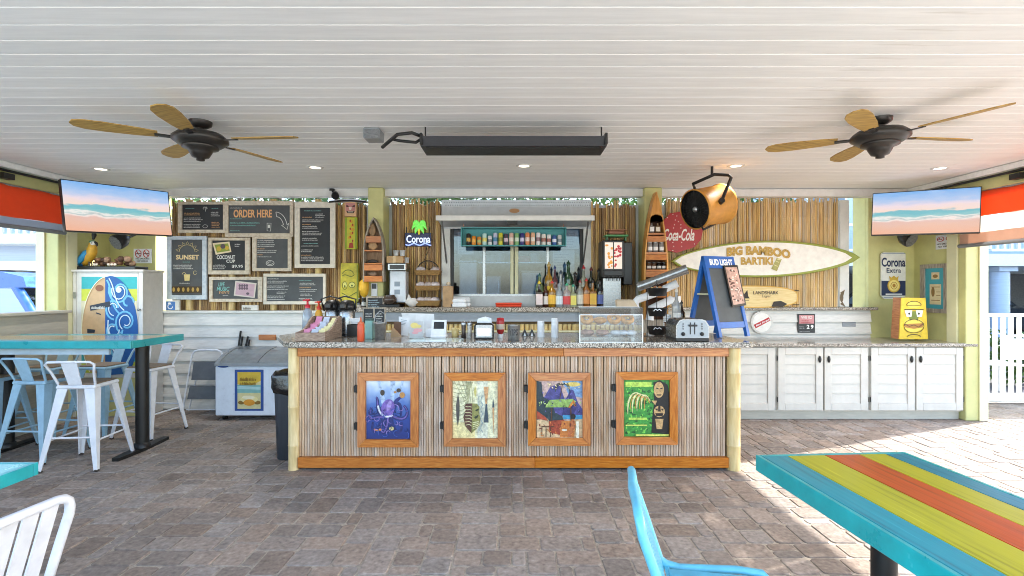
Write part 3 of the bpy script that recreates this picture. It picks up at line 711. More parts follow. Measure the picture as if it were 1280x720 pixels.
# ------------------------------------------------------------------ white cabinets on the right
cab = thing('cabinet_run', 'white louvred base cabinets with granite top beside the olive post', 'cabinet', (3.9, 6.5, 0))
m_cab = M('cabinet_paint', '#cac6be', .4, var=.05, scale=8)
build('carcass', MB().box(1.98, 5.452, 6.222, 6.93, .1, .888), m_cab, cab)
build('plinth', MB().box(1.98, 5.452, 6.25, 6.9, 0, .098), m_clapd, cab)
build('countertop', MB().box(1.94, 5.62, 6.165, 6.955, .89, .93, .008), m_granite, cab)
Dc = 6.2
for i, (xa, xb) in enumerate(((925, 968), (972, 1028), (1030, 1084), (1088, 1142.5), (1144.5, 1203))):
    x0, x1 = (xa - 640) / F * Dc, (xb - 640) / F * Dc
    if i == 0: x0 = 2.0
    z0, z1 = .12, .88
    dr = build('door', MB().box(x0, x1, 6.203, 6.22, z0, z1), m_cab, cab)
    st = .085
    for (a, b_, c, d_) in ((x0, x0 + st, z0, z1), (x1 - st, x1, z0, z1), (x0 + st + .001, x1 - st - .001, z1 - st, z1), (x0 + st + .001, x1 - st - .001, z0, z0 + st)):
        build('frame_rail', MB().box(a, b_, 6.185, 6.202, c, d_, .003), m_cab, dr)
    n = 5; h = (z1 - z0 - 2 * st) / n
    s0 = MB().add([(x0 + st + .002, 6.1945, z0 + st + .002), (x1 - st - .002, 6.1945, z0 + st + .002), (x1 - st - .002, 6.2015, z0 + st + h * .97), (x0 + st + .002, 6.2015, z0 + st + h * .97),
                   (x0 + st + .002, 6.2028, z0 + st + .002), (x1 - st - .002, 6.2028, z0 + st + .002), (x1 - st - .002, 6.2028, z0 + st + h * .97), (x0 + st + .002, 6.2028, z0 + st + h * .97)],
                  [(0, 1, 2, 3), (4, 7, 6, 5), (0, 4, 5, 1), (3, 2, 6, 7), (0, 3, 7, 4), (1, 5, 6, 2)])
    me = s0.mesh('louvre_slat', m_cab, origin(dr))
    for k in range(n): inst('louvre_slat', me, origin(dr) + Vector((0, 0, k * h)), dr)
    if i:
        hxp = x1 - .045 if i in (1, 3) else x0 + .045
        build('handle', MB().ball((hxp, 6.175, .74), .018, .014, .042), m_black, dr)
        for zz in (.25, .75):
            hp = x0 - .004 if i in (1, 3) else x1 + .004
            build('hinge', MB().box(hp - .005, hp + .005, 6.188, 6.2, zz - .03, zz + .03), m_black, dr)
build('outlet', MB().pbox(1061 - 8, 400, 1061 + 9, 408.5, 6.94, .02, .003), paint('#8f9499', .4), bpy.data.objects['clapboard_wall.001'])

# ------------------------------------------------------------------ back bar with granite ledge
bb = thing('back_bar', 'grey back bar with granite ledge under the service window', 'back bar', (-.3, 6.8, 0))
build('ledge', MB().box(-2.28, 1.69, 6.57, 6.95, 1.29, 1.35, .008), m_granite, bb)
build('upper_panel', MB().box(-2.18, 1.68, 6.64, 6.94, 1.165, 1.288), M('blue_grey_panel', '#a7adb6', .4, var=.05), bb)
build('lower_body', MB().box(-2.18, 1.68, 6.70, 6.94, 0, 1.163), m_dark, bb)
rm2 = [reed_mesh(.028 * s, 1.1, m_pole, 6) for s in (.95, 1.05)]
x = -2.1
while x < 1.66:
    inst('cane', rng.choice(rm2), (x, 6.70, .03), bb); x += .062
build('shelf_strip', MB().box(-2.18, 1.68, 6.55, 6.668, 1.03, 1.05, .004), m_olive2, bb)

# ------------------------------------------------------------------ kitchen trailer with service window
sw = thing('kitchen_trailer', 'grey kitchen trailer with glazed service window and raised white flap', 'kitchen trailer', (0, 7.5, 0))
m_tr = M('trailer_paint', '#c2c6c9', .4, var=.06)
m_trd = M('trailer_inside', '#a3adb8', .5, var=.2)
px = lambda a, d=7.0: (a - 640) / F * d
pz = lambda a, d=7.0: CAMZ + (360 - a) / F * d
xl, xr, wl, wr = px(552), px(739), px(563), px(729); zt, zb, zs = pz(286), pz(370), 1.35
build('head_panel', MB().box(xl, xr, 7.0, 7.06, zt, pz(259)), m_tr, sw)
build('perforated_trim', MB().box(xl, xr, 6.985, 7.06, pz(259) + .002, pz(250), .004), paint('#cfd5d8', .4), sw)
build('trim_holes', flat(Plane(6.985), [ell(556 + 2.9 * i + (1.45 if j else 0), 253 + 3.6 * j, .7, .9, 6) for i in range(63) for j in (0, 1)], .0006), paint('#8d979c', .6), sw)
build('left_jamb', MB().box(xl, wl, 6.985, 7.06, zs, zt - .001, .004), m_white, sw)
build('right_jamb', MB().box(wr, xr, 6.985, 7.06, zs, zt - .001, .004), m_white, sw)
build('sill_panel', MB().box(wl, wr, 7.0, 7.06, zs, zb), m_tr, sw)
build('badge', flat(Plane(6.999), [ell(643, 263.5, 6.5, 2.8)], .002, .003), paint('#b98a5a', .4), sw)
A, B = px(546, 6.5), px(742, 6.5); zf, zh = pz(270.5, 6.5), zt + .05
build('flap', MB().prism([(A, 6.5, zf), (A, 6.975, zh), (A, 6.975, zh - .025), (A, 6.5, zf - .028)], (B - A, 0, 0)), m_tr, sw)
build('flap_edge', MB().box(A - .01, B + .01, 6.475, 6.498, zf - .055, zf + .01, .004), m_white, sw)
for s in (A + .05, B - .05):
    build('gas_strut', MB().cyl((s * .99, 6.55, zf - .05), (s * .985, 6.98, zb + .45), .011), m_galv, sw)
build('latch', MB().box(-.06, .07, 6.47, 6.53, zf - .1, zf - .06), m_black, sw)
build('bottom_rail', MB().box(wl, wr, 7.01, 7.05, zb + .001, zb + .025), m_steel, sw)
for a, b, c, yy in ((563, 567, m_black, 7.02), (603, 607, m_steel, 7.02), (638, 642, m_olive2, 7.02), (643.3, 648, m_olive2, 7.035), (683, 686.5, m_steel, 7.02), (725, 728.5, m_black, 7.02)):
    build('mullion', MB().box(px(a), px(b), yy, yy + .03, zb + .026, zt - .001, .003), c, sw)
for a, b in ((567, 603), (607, 638), (648, 683), (686.5, 725)):
    build('pane', MB().box(px(a) + .001, px(b) - .001, 7.03, 7.036, zb + .027, zt - .002), m_glass, sw)
build('inner_back_wall', MB().box(-2.2, 2.2, 8.9, 8.95, .9, 2.7), m_trd, sw)
build('inner_side_wall', MB().box(-2.25, -2.2, 7.07, 8.95, .9, 2.7), m_trd, sw)
build('inner_side_wall', MB().box(2.2, 2.25, 7.07, 8.95, .9, 2.7), m_trd, sw)
build('inner_ceiling', MB().box(-2.25, 2.25, 7.07, 8.95, 2.7, 2.74), m_trd, sw)
build('inner_counter', MB().box(-2.19, 2.19, 7.07, 8.89, .88, 1.3), m_steel, sw)
build('outer_wall', MB().box(xr + .002, 2.25, 7.03, 7.065, .4, 2.74), m_tr, sw)
build('outer_wall', MB().box(-2.25, xl - .002, 7.03, 7.065, .4, 2.74), m_tr, sw)
wp = paint('#e4e8ee', .5)
def inside(name, label, x0, y0, x1, y1, d, th, mt, cat='kitchen gear'):
    mb = MB().pbox(x0, y0, x1, y1, d, th, .01); lo = min(v.z for v in mb.v)
    a = thing(name, label, cat, ((px(x0, d) + px(x1, d)) / 2, d + th / 2, lo))
    build('body', mb, mt, a); return a
a = inside('ice_machine', 'white boxy machine behind the first service window pane', 574, 328, 596, 371.5, 7.2, .4, wp); build('lid', MB().pbox(573, 325, 597, 327.8, 7.18, .56, .01), m_steel, a)
a = inside('fridge', 'tall white cabinet behind the middle service window panes', 608, 345, 626, 371.5, 7.35, .5, wp); build('handle', MB().pbox(623, 350, 624, 366, 7.32, .02), m_steel, a)
a = inside('freezer_box', 'white box freezer behind the middle mullion of the window', 652, 341, 676, 371.5, 7.25, .5, wp); build('lid', MB().pbox(651, 338.5, 677, 340.8, 7.23, .54, .01), m_white, a)
for i, (x, w_, h_, c_) in enumerate(((571, 7, 9, '#c9d6e6'), (582, 8, 6, '#8a94a4'), (613, 9, 8, '#d6dfe9'), (625, 6, 11, '#aab8c8'), (655, 10, 7, '#b9566a'), (668, 7, 10, '#d6dfe9'), (695, 9, 8, '#8fa3bc'), (711, 8, 11, '#c9d6e6'))):
    c0 = P(x, 328, 7.75); single('container', MB().lathe([(w_ / 100, 0), (w_ / 90, .02), (w_ / 90, h_ / 80), (w_ / 110, h_ / 80 + .01)], c0, 12), paint(c_, .4), ['pale tub', 'grey tub', 'wide white tub', 'tall grey tub', 'red lidded tub', 'tall white tub', 'blue grey tub', 'tall pale tub'][i] + ' on the shelf inside the kitchen trailer', 'container', 'tubs on the kitchen shelf')
a = thing('kitchen_shelf', 'steel shelf inside the trailer behind the service window', 'shelf', P(645, 330, 7.8)); build('board', MB().box(-1.0, 1.1, 7.6, 7.95, P(0, 328, 7.75).z - .02, P(0, 328, 7.75).z - .001), m_steel, a)
for x in (-.9, 1.0): build('bracket', MB().box(x, x + .03, 7.9, 8.89, P(0, 328, 7.75).z - .05, P(0, 328, 7.75).z - .021), m_steel, a)
for (x0, y0, x1, y1, lab) in ((572, 290, 592, 318, 'blank white paper notice on the dark kitchen wall by the left jamb'), (691, 313, 718, 340, 'printed notice taped inside the right service window pane'), (704, 287, 724, 311, 'grey notice sheet above the taped notice in the window')):
    s_ = build('notice', MB().pbox(x0, y0, x1, y1, 7.045, .002), paint('#c9ccce', .6), label=lab, cat='notice')
    build('print', flat(Plane(7.045), scribble(x0 + 2, y0 + 6, x1 - 2, max(3, int((y1 - y0) / 4)), 3.3, seed=x0), .001), paint('#9aa2ad', .6), s_)
# ------------------------------------------------------------------ chalk menu boards
m_slate = M('chalkboard_slate', '#55595c', .75, var=.15, scale=5)
m_slate2 = M('chalkboard_black', '#36393d', .75, var=.15, scale=5)
m_rust = ramp_mat('whitewashed_board_wood', [(.25, '#b5a692'), (.5, '#cfc4b2'), (.8, '#ded6c8')], .7, 14, (2, 1, 2), bump=.15, rnd=.05)
m_rustb = ramp_mat('pale_blue_washed_wood', [(.25, '#aebccb'), (.5, '#c3cfda'), (.8, '#d8dee4')], .7, 14, (2, 1, 2), bump=.15)
WH, OR, TE, YE = '#d8d9d6', '#e6b27a', '#7fbdb6', '#e2d08e'
BD = 6.86
def board(label, o, s, slate, frame, items):
    x0, y0, x1, y1 = o; a, b, c, e = s; d = BD
    t = thing('menu_board', label, 'chalkboard', (px((x0 + x1) / 2, d), d, pz(y1, d)), group='chalk menu boards on the bamboo wall')
    build('slate', MB().pbox(a - 1, b - 1, c + 1, e + 1, d + .008, .012), slate, t)
    for q in ((x0, y0, x1, b), (x0, e, x1, y1)): build('frame_rail', MB().pbox(*q, d - .012, .034, .003), frame, t)
    for q in ((x0, b + .05, a, e - .05), (c, b + .05, x1, e - .05)): build('frame_rail', MB().pbox(*q, d - .011, .032, .003), frame, t)
    prints(t, Plane(d + .008), items, .0008, name='chalk_writing')
    return t
def rows(spec):                         # [(colour, x0, y, x1, rows, lh)]
    o = []; 
    for i, (c, x0, y, x1, n, lh) in enumerate(spec): o.append((c, scribble(x0, y, x1, n, lh, seed=int(x0 * 7 + y * 13))))
    return o
def palm(x, y, s): return sum((stroke(bez((x, y), (x + dx * .4, y - 2.4 * s), (x + dx * .8, y - 1.5 * s), (x + dx, y + dy)), .35) for dx, dy in ((-3 * s, 1), (3 * s, 1), (-2 * s, 2.2 * s), (2.2 * s, 2 * s))), []) + stroke([(x, y), (x + .6, y + 5 * s)], .5)
board('small dark chalk menu with palm sketch, beside the order here sign', (222, 252, 281, 291), (227, 255.5, 278.5, 287), m_slate2, m_rust,
      rows([(TE, 232, 261, 246, 1, 2), (OR, 230, 267, 254, 2, 2.1), (WH, 230, 273, 262, 3, 2.1), (WH, 230, 281, 256, 3, 2), (TE, 265, 261, 277, 1, 2), (WH, 264, 266, 278, 3, 2.2), (OR, 265, 278.5, 278, 4, 2)]) + [(WH, palm(257, 260, .9) + stroke(arc(257, 283, 3, 2, 0, 360), .4))])
board('chalk board reading ORDER HERE with a curved white arrow', (281.3, 251, 366, 296), (285, 256.5, 362, 291.5), m_slate, m_rust,
      [(OR, ('ORDER HERE', (292, 262, 340, 272), .03)), (WH, stroke(bez((345, 265), (353, 266), (357, 272), (359, 281)), .7) + stroke(bez((346, 271), (350, 271), (353, 275), (354.5, 281)), .7) + stroke([(345, 265), (346, 271)], .7) + stroke([(359, 281), (361, 279), (359, 287), (352, 281.5), (354.5, 281)], .7)),
       (WH, stroke([(334, 279), (339, 279), (338.5, 289), (334, 288.5), (334, 279)], .6) + [rect(335, 281, 337.6, 285)])] + rows([(WH, 288, 260.5, 305, 1, 2), (TE, 288, 274, 312, 1, 2), (TE, 288, 279.5, 332, 2, 3.2), (TE, 288, 289, 303, 1, 2)]))
board('tall narrow chalk menu in white frame next to the tiki panel', (368, 252, 419, 335), (374.5, 259.5, 412.5, 330), m_slate2, M('white_washed_frame', '#ddd6c8', .65, var=.1),
      rows([(TE, 380, 264, 408, 1, 2), (WH, 394, 268, 409, 3, 2), (OR, 378, 272, 394, 1, 2), (WH, 378, 275.5, 410, 2, 2.2), (OR, 378, 281, 392, 1, 2), (WH, 378, 283.5, 408, 2, 2.2), (WH, 378, 290, 410, 3, 2), (WH, 378, 298.5, 408, 2, 2.2), (TE, 380, 305, 409, 1, 2), (WH, 377, 308, 411, 1, 2), (WH, 377, 313, 396, 2, 2.2), (OR, 377, 319.5, 396, 1, 2), (WH, 377, 322, 410, 3, 2.2)]))
board('tall chalk board in pale blue frame reading SUNSET under a sun', (208, 295, 258, 374.5), (214, 299.5, 252.5, 369), m_slate, m_rustb,
      [('#e0c99a', ('SUNSET', (220, 318.5, 249, 324.5), .04)), (YE, stroke(arc(234, 315, 10, 9, 180, 360), .5) + sum((stroke([(234 + math.cos(R(a)) * 11, 315 + math.sin(R(a)) * 10), (234 + math.cos(R(a + 10)) * 14.5, 315 + math.sin(R(a + 10)) * 13), (234 + math.cos(R(a + 20)) * 11, 315 + math.sin(R(a + 20)) * 10)], .45) for a in range(184, 345, 26)), [])),
       (YE, [[(230, 343), (238, 343), (237, 351), (231, 351)]] + stroke(bez((233, 343), (231, 339), (228, 341), (228, 343)), .5) + stroke(arc(244, 341, 2, 2.5, 20, 330), .4)), ('#4a3a22', [rect(214.5, 358, 252, 366)]), ('#c2a052', [ell(217.5 + 6 * i, 362, 1.6, 2.8, 10) for i in range(6)])] + rows([(TE, 229, 328, 240, 1, 2), (WH, 217, 332, 251, 3, 2.2), (WH, 225, 354.5, 243, 1, 2)]))
board('black chalk board reading COCONUT CUP with a pinned food photo', (260, 297, 312, 343), (264.5, 300.5, 306, 338), m_slate2, m_rust,
      [(WH, ('COCONUT', (271, 319, 294, 324), .03)), (WH, ('CUP', (283, 324.5, 294, 328.5), .03)), (WH, ('$9.95', (290, 331, 304, 335), .03)), ('#e6d6b4', [[(266, 304), (287, 302), (289.5, 315), (270, 318.5)]]), ('#8a9a3a', [[(268.5, 306), (285.5, 304.2), (287.5, 313.5), (271.5, 316)]]),
       ('#c8a83c', [ell(274, 311, 3, 3), ell(284, 310, 2.5, 2.5)]), ('#5a4c52', [ell(279, 308, 3, 3)])] + rows([(WH, 294, 306, 303, 2, 2.3), (WH, 267, 332, 286, 3, 2.2)]))
board('grey chalk menu with a shell sketch between the cup and the tall menu', (315, 296.3, 364, 339), (320.5, 298.5, 359.5, 335), m_slate, m_rust,
      rows([(WH, 322, 301, 346, 2, 2.2), (WH, 322, 306.5, 352, 2, 2.2), (OR, 322, 311.5, 334, 1, 2), (WH, 322, 314, 354, 2, 2.2), (OR, 322, 319, 332, 1, 2), (WH, 322, 321.5, 350, 1, 2)]) + [(WH, stroke(arc(338, 329, 5, 3.3, 0, 360, 16), .6) + stroke(arc(338, 329, 3, 1.6, 0, 300, 12), .6))])
board('wide low chalk board reading LIVE MUSIC with a pinned pink photo', (261, 346, 327.5, 377.5), (265.5, 350, 322, 373.5), m_slate, m_rust,
      [(TE, ('LIVE', (273, 353, 281, 358), .02, .2)), (TE, ('MUSIC', (271, 358.5, 287, 363.5), .02, .2)), (OR, ('EVENTS', (274, 364, 287, 367), 0, .2)), ('#d8cfc6', [[(294.5, 351), (321, 354), (318.5, 372.5), (292.5, 369.5)]]), ('#caa9b6', [[(296, 353), (319, 355.5), (317, 371), (294.5, 368)]]), ('#6d5a66', [ell(300 + 3 * (i % 4), 357 + 3.5 * (i // 4), 1.5, 1.8, 8) for i in range(8)] + [ell(310, 367, 2, 1.6)])] + rows([(WH, 279, 370, 289, 1, 2)]))
board('wide grey chalk menu in two columns beside the squeeze bottles', (329, 342, 407, 380.5), (333, 346, 403.5, 376.5), m_slate, M('white_washed_frame', '#ddd6c8'),
      rows([(WH, 334, 349, 356, 1, 2), (WH, 334, 352, 368, 2, 2.2), (WH, 334, 358, 370, 3, 2.2), (WH, 346, 365.5, 362, 2, 2), (WH, 334, 370.5, 366, 3, 2.1), (TE, 374, 351, 398, 1, 2), (WH, 375, 354.5, 398, 2, 2), (OR, 375, 360, 392, 1, 2), (WH, 375, 362.5, 400, 2, 2), (WH, 376, 368, 394, 2, 2), (WH, 374, 373.5, 396, 2, 1.8)]))
for i, xx in enumerate((237, 290, 342, 398)):
    mb = MB(); x = px(xx, 6.93); prof = []; z = 1.3
    while z < 2.7: prof += [(.045, z), (.044, z + .15), (.045, z + .29), (.049, z + .297)]; z += .3
    single('bamboo_post', mb.lathe([(r, h) for r, h in prof], (x, 6.932, 0), 12), m_pole, 'thick pale bamboo post holding up the chalk menu boards', 'post', 'bamboo posts behind the menu boards')
# small things on the clapboard ledge
t = thing('sign', 'small white block sign with dark script standing on the clapboard ledge', 'sign', (px(312, 6.8), 6.8, 1.3))
build('block', MB().pbox(302, 381.5, 322, 388, 6.78, .04, .003), paint('#e0dbd2', .6), t); build('lettering', flat(Plane(6.78), scribble(304, 387, 319, 1, 3, 3.4, seed=4), .001), paint('#6b5a4a', .6), t)
t = thing('painting', 'small blue and white wave picture leaning on the ledge below the sunset board', 'picture', (px(216, 6.8), 6.8, 1.3))
build('panel', MB().pbox(207, 375.5, 224, 388, 6.79, .03, .003), paint('#d9dcd9', .5), t)
build('print', flat(Plane(6.79), [rect(208, 377, 219, 387.5)], .001), paint('#4f7fc0', .5), t); build('print', flat(Plane(6.79), stroke(arc(213, 383, 3, 3, 0, 300), 1) + [ell(212, 379, 2, 1)], .003), wp, t)
t = thing('wall_bracket', 'dark orange wooden block fixed to the clapboards above the freezer', 'block', (px(333, 6.7), 6.72, pz(425, 6.7)))
build('block', MB().pbox(323, 418.5, 344, 425, 6.695, .03, .004), m_orange, t)
t = thing('wall_bracket', 'dark orange wooden block fixed to the clapboards behind the counter corner', 'block', (px(362, 6.7), 6.72, pz(426, 6.7)))
build('block', MB().pbox(355, 418.5, 370, 426, 6.695, .03, .004), m_orange, t)

# ------------------------------------------------------------------ tiki panels, boat shelves, neon, surfboards
t = thing('tiki_sign', 'hanging tiki panel with pink face over a yellow green board', 'tiki panel', (px(438, 6.93), 6.93, pz(311, 6.93)))
build('face_board', MB().pbox(430.5, 251, 445.5, 270.5, 6.93, .03, .004), paint('#e0b58a', .6), t)
build('body_board', MB().pbox(431, 271.5, 446.5, 311.5, 6.93, .03, .004), paint('#c9c23c', .6), t)
prints(t, Plane(6.93), [('#c98a86', [rect(432, 254, 444, 264)]), ('#3b2620', [[(433, 256), (437, 258), (433, 259)], [(443.5, 256), (439.5, 258), (443.5, 259)], [(433, 264), (443.5, 264), (442, 266.5), (434.5, 266.5)]]), ('#e8e0cc', [rect(435, 264.5, 441.5, 265.4), [(436, 259), (440, 259), (439, 262.5), (437, 262.5)]]),
      ('#8aa632', [[(431.5, 272), (434, 272), (433.5, 311), (431.5, 311)], [(443.5, 272), (446, 272), (446, 311), (444, 311)]]), ('#d9a02e', [ell(439 + 2 * math.sin(i), 277 + 5 * i, 2.4, 2, 8) for i in range(5)]), ('#a8402c', [[(437, 304), (441, 303), (442, 310), (436, 310)]] + [ell(438 + (i % 2) * 3, 276 + i * 5, .9, 1.6, 8) for i in range(6)])], .001)
t = thing('tiki_figure', 'yellow tiki figure with sketched green face against dark bamboo', 'tiki figure', (px(436, 6.9), 6.92, 1.3))
a_, b_, c_, d_ = P(426, 329, 6.9), P(447.5, 329, 6.9), P(448.5, 388, 6.9), P(425, 388, 6.9)
build('body', MB().prism([a_, b_, c_, d_], (0, .06, 0)), paint('#c6b93a', .55, var=.2), t)
prints(t, Plane(6.9), [('#e3df7e', [rect(429, 353, 434, 359), ell(440, 356, 3.6, 3)]), ('#5d6b22', stroke(bez((428, 342), (433, 334), (441, 338), (442, 342)), .9) + stroke(bez((428, 345), (433, 340), (438, 350), (443, 343)), .9) + stroke(arc(431, 357, 3, 5, 0, 360), .7) + stroke(arc(440, 356, 4, 3.6, 0, 360), .7) + [ell(431, 358, 1, 1.6), ell(440, 357, 1.2, 1.2)] + stroke([(427, 366), (436, 371), (446, 365)], 1)), ('#7c8a2e', [rect(446, 331, 447.5, 386)])], .001)
t = thing('lantern', 'small yellow painted buoy hanging beside the grey rowboat shelf', 'buoy', (px(454, 6.66), 6.66, pz(372, 6.66)))
build('body', MB().lathe([(.005, 0), (.045, .03), (.07, .11), (.06, .2), (.03, .23), (.012, .24)], (px(455, 6.63), 6.63, pz(372, 6.63)), 12), paint('#d6a92e', .5), t)
build('cord', MB().cyl((px(455, 6.63), 6.63, pz(348, 6.63)), (px(455, 6.63), 6.69, pz(338, 6.63)), .004, n=6), m_black, t)

m_grayw = ramp_mat('weathered_grey_wood', [(.25, '#6f675e'), (.55, '#a09789'), (.8, '#c1b9ab')], .7, 10, (6, 6, .8), bump=.2)
def hull(x0, x1, ytip, ybot, d, dep, ysh, n=18, wtop=.0):
    # boat standing on its stern: outline half widths rise from the tip
    pts = []
    for i in range(n + 1):
        v = i / n; w = min(1, math.sin(min(1, v / ysh) * math.pi / 2) ** .8); y = ytip + (ybot - ytip) * v
        pts.append((w, y))
    return pts
def boat(label, name, cx, hw, ytip, ybot, d, dep, ysh, mt, shelves, seatm, floor_m):
    t = thing(name, label, 'boat shelf', (px(cx, d), d, pz(ybot, d)))
    o = hull(0, 0, ytip, ybot, d, dep, ysh); L = [P(cx - w * hw, y, d) for w, y in o]; Rr = [P(cx + w * hw, y, d) for w, y in o]
    th = 1.6
    for side in (-1, 1):
        outp = [P(cx + side * w * hw, y, d) for w, y in o]; inp = [P(cx + side * max(0, w * hw - th), y + (0 if i else 2.5), d) for i, (w, y) in enumerate(o)]
        mb = MB(); k = len(o); vs = outp + inp + [p + Vector((0, dep, 0)) for p in outp] + [p + Vector((0, dep, 0)) for p in inp]
        fs = []
        for i in range(k - 1):
            fs += [(i, i + 1, k + i + 1, k + i), (i, 2 * k + i, 2 * k + i + 1, i + 1), (k + i, k + i + 1, 3 * k + i + 1, 3 * k + i)]
        fs.append((k - 1, 2 * k - 1, 4 * k - 1, 3 * k - 1)); build('side_plank', mb.add(vs, fs), mt, t)
    build('bottom_boards', MB().prism([p + Vector((0, dep, 0)) for p in L + Rr[::-1][:-1]], (0, .01, 0)), floor_m, t)
    for ya, yb, proud in shelves:
        v = ((ya + yb) / 2 - ytip) / (ybot - ytip); w = min(1, math.sin(min(1, v / ysh) * math.pi / 2) ** .8) * hw - th - .1
        build('shelf', MB().pbox(cx - w, ya, cx + w, yb, d - proud, dep - .004 + proud), seatm, t)
    return t
b1 = boat('small grey rowboat stood on end as a shelf with orange seats', 'boat_shelf', 466.5, 13, 271.5, 352, 6.55, .13, .55, m_grayw, [(295, 303, .012), (312.5, 314, 0), (329, 330.5, 0), (331, 338, .012), (345, 352, .012)], m_orange, ramp_mat('boat_floor', [(.3, '#7a5f46'), (.7, '#a5866a')], .7, 10, (8, 1, 1)))
for k, (nm, lab, x, yb, rx, ry, c) in enumerate((('hat', 'tan straw bundle on the top shelf of the grey boat', 465, 294.6, 5, 8, '#9a7b58'), ('bowl', 'wooden bowl on the second shelf of the grey boat', 466, 312, 6, 5, '#b8936a'), ('pan', 'dark oval pan on the third shelf of the grey boat', 466, 328.8, 7, 2.2, '#2f2a28'), ('shell', 'small brown shell on the lowest shelf of the grey boat', 466, 344.8, 6, 2.6, '#8d7866'))):
    c0 = P(x, yb, 6.6); r1 = rx / F * 6.6; h1 = ry * 2 / F * 6.6
    single(nm, MB().lathe([(r1 * .4, 0), (r1 * .9, h1 * .25), (r1, h1 * .5), (r1 * .75, h1 * .8), (r1 * .3, h1)], c0, 12).xf(Matrix.Translation(c0) @ Matrix.Diagonal((1, .35, 1, 1)) @ Matrix.Translation(-c0)), paint(c, .6, var=.25), lab, 'ornament')
t = thing('notice', 'little white notice with a phone picture on the column under the grey boat', 'notice', (px(467.5, 6.69), 6.69, pz(369, 6.69)))
build('card', MB().pbox(464, 354, 471.5, 370, 6.685, .012), wp, t); build('print', flat(Plane(6.685), [rect(465, 355, 470.5, 361)], .001), paint('#3c4148', .5), t)
m_orb = ramp_mat('orange_boat_wood', [(.25, '#b97a34'), (.5, '#d2964a'), (.8, '#dca861')], .45, 8, (8, 8, .7), bump=.08)
b2 = boat('tall orange wooden canoe stood on end as a bottle shelf', 'boat_shelf', 820.5, 15, 239.5, 402, 6.5, .15, .62, m_orb, [(291, 293.5, .004), (295, 302, .006), (315, 317.5, .004), (318, 325, .006), (337, 339.5, .004), (340, 346, .006), (370, 372, .004)], m_orange, M('boat_dark_floor', '#5a3824', .7))
dk = [P(820.5 - 15 * min(1, math.sin(v / .62 * math.pi / 2) ** .8) + 1, 239.5 + 162.5 * v, 6.493) for v in (.0, .05, .1, .15, .2, .23)]
dr_ = [P(820.5 + 15 * min(1, math.sin(v / .62 * math.pi / 2) ** .8) - 1, 239.5 + 162.5 * v, 6.493) for v in (.0, .05, .1, .15, .2, .23)]
ar = [P(820.5 + 9.2 * math.cos(R(a)), 277 - 9 * math.sin(R(a)), 6.493) for a in range(0, 181, 20)]
build('bow_deck', MB().prism(dk + [P(811.3, 277, 6.493)] + ar[::-1][1:-1] + [P(829.7, 277, 6.493)] + dr_[::-1][:-1], (0, .012, 0)), m_orb, b2)
def small_bottle(name, label, x, yb, h, w, d, body, lab=None, cap='#d8d8d8', group=None, cat='bottle', sh='bottle', neck='#c9cccf'):
    c = P(x, yb, d); H = h / F * d; r = w / 2 / F * d
    t = thing(name, label, cat, c, group=group)
    if sh == 'bottle':
        build('glass_body', MB().lathe([(r * .9, 0), (r, H * .02), (r, H * .58), (r * .92, H * .64), (r * .38, H * .73), (r * .3, H * .9)], c, 12), body, t)
        build('pourer', MB().lathe([(r * .42, H * .9), (r * .42, H * .95), (r * .2, H * .96), (r * .16, H)], c, 8), paint(cap, .4), t)
    elif sh == 'square':
        build('glass_body', MB().box(c.x - r, c.x + r, c.y - r * .8, c.y + r * .8, c.z, c.z + H * .6, r * .2).lathe([(r * .5, H * .6), (r * .36, H * .7), (r * .36, H * .88)], c, 10), body, t)
        build('pourer', MB().lathe([(r * .42, H * .88), (r * .42, H * .95), (r * .2, H * .96), (r * .16, H)], c, 8), paint(cap, .4), t)
    else:
        build('glass_body', MB().lathe([(r * .92, 0), (r, H * .04), (r, H * .78), (r * .8, H * .84)], c, 12), body, t)
        build('lid', MB().lathe([(r * .85, H * .84), (r * .85, H)], c, 12), paint(cap, .4), t)
    if lab:
        k = r * 1.012; mb = MB(); n = 7; vs = [(c.x + k * math.cos(R(200 + 140 * i / n)), c.y + k * math.sin(R(200 + 140 * i / n)), c.z + H * q) for q in (.12, .46) for i in range(n + 1)]
        if sh == 'square': mb.box(c.x - r * .85, c.x + r * .85, c.y - r * .83, c.y - r * .8, c.z + H * .1, c.z + H * .5)
        else: mb.add(vs, [(i, i + 1, n + 2 + i, n + 1 + i) for i in range(n)])
        build('paper_label', mb, paint(lab, .6), t)
    return t
def liq(c, r=.06): return M('liquid_' + c, c, r, var=.15, spec=.6, trans=.55)
for i, x in enumerate((814.5, 822)): small_bottle('bottle', 'clear rum bottle on the top shelf of the orange canoe', x, 290.6, 13, 6, 6.56, liq(['#dfe0df', '#d8b890'][i]), ['#efefef', '#e7dccb'][i], '#3a2a22', 'bottles on the canoe top shelf', sh='square')
for i, x in enumerate((812.3, 819.5, 827)): small_bottle('bottle', 'squat white labelled bottle on the middle canoe shelf', x, 314.6, 13, 6.2, 6.56, liq('#d9d2cf'), '#f0ecea', '#b9b4b4', 'bottles on the canoe middle shelf', sh='jar')
for i, x in enumerate((811, 817, 823.5, 829.5)): small_bottle('jar', 'small round jar on the low canoe shelf', x, 336.6, 9, 5.6, 6.56, liq(['#8a6a55', '#7a5a48', '#1f1a1c', '#241d1f'][i]), '#cfc9c4', '#3a3432', 'jars on the canoe low shelf', cat='jar', sh='jar')
for i, x in enumerate((812, 820, 828)): small_bottle('bottle', 'amber bottle low in the orange canoe behind the pipes', x, 369.6, 17, 5, 6.56, liq('#7a4a28'), '#d8c8a4', '#222222', 'bottles low in the canoe')

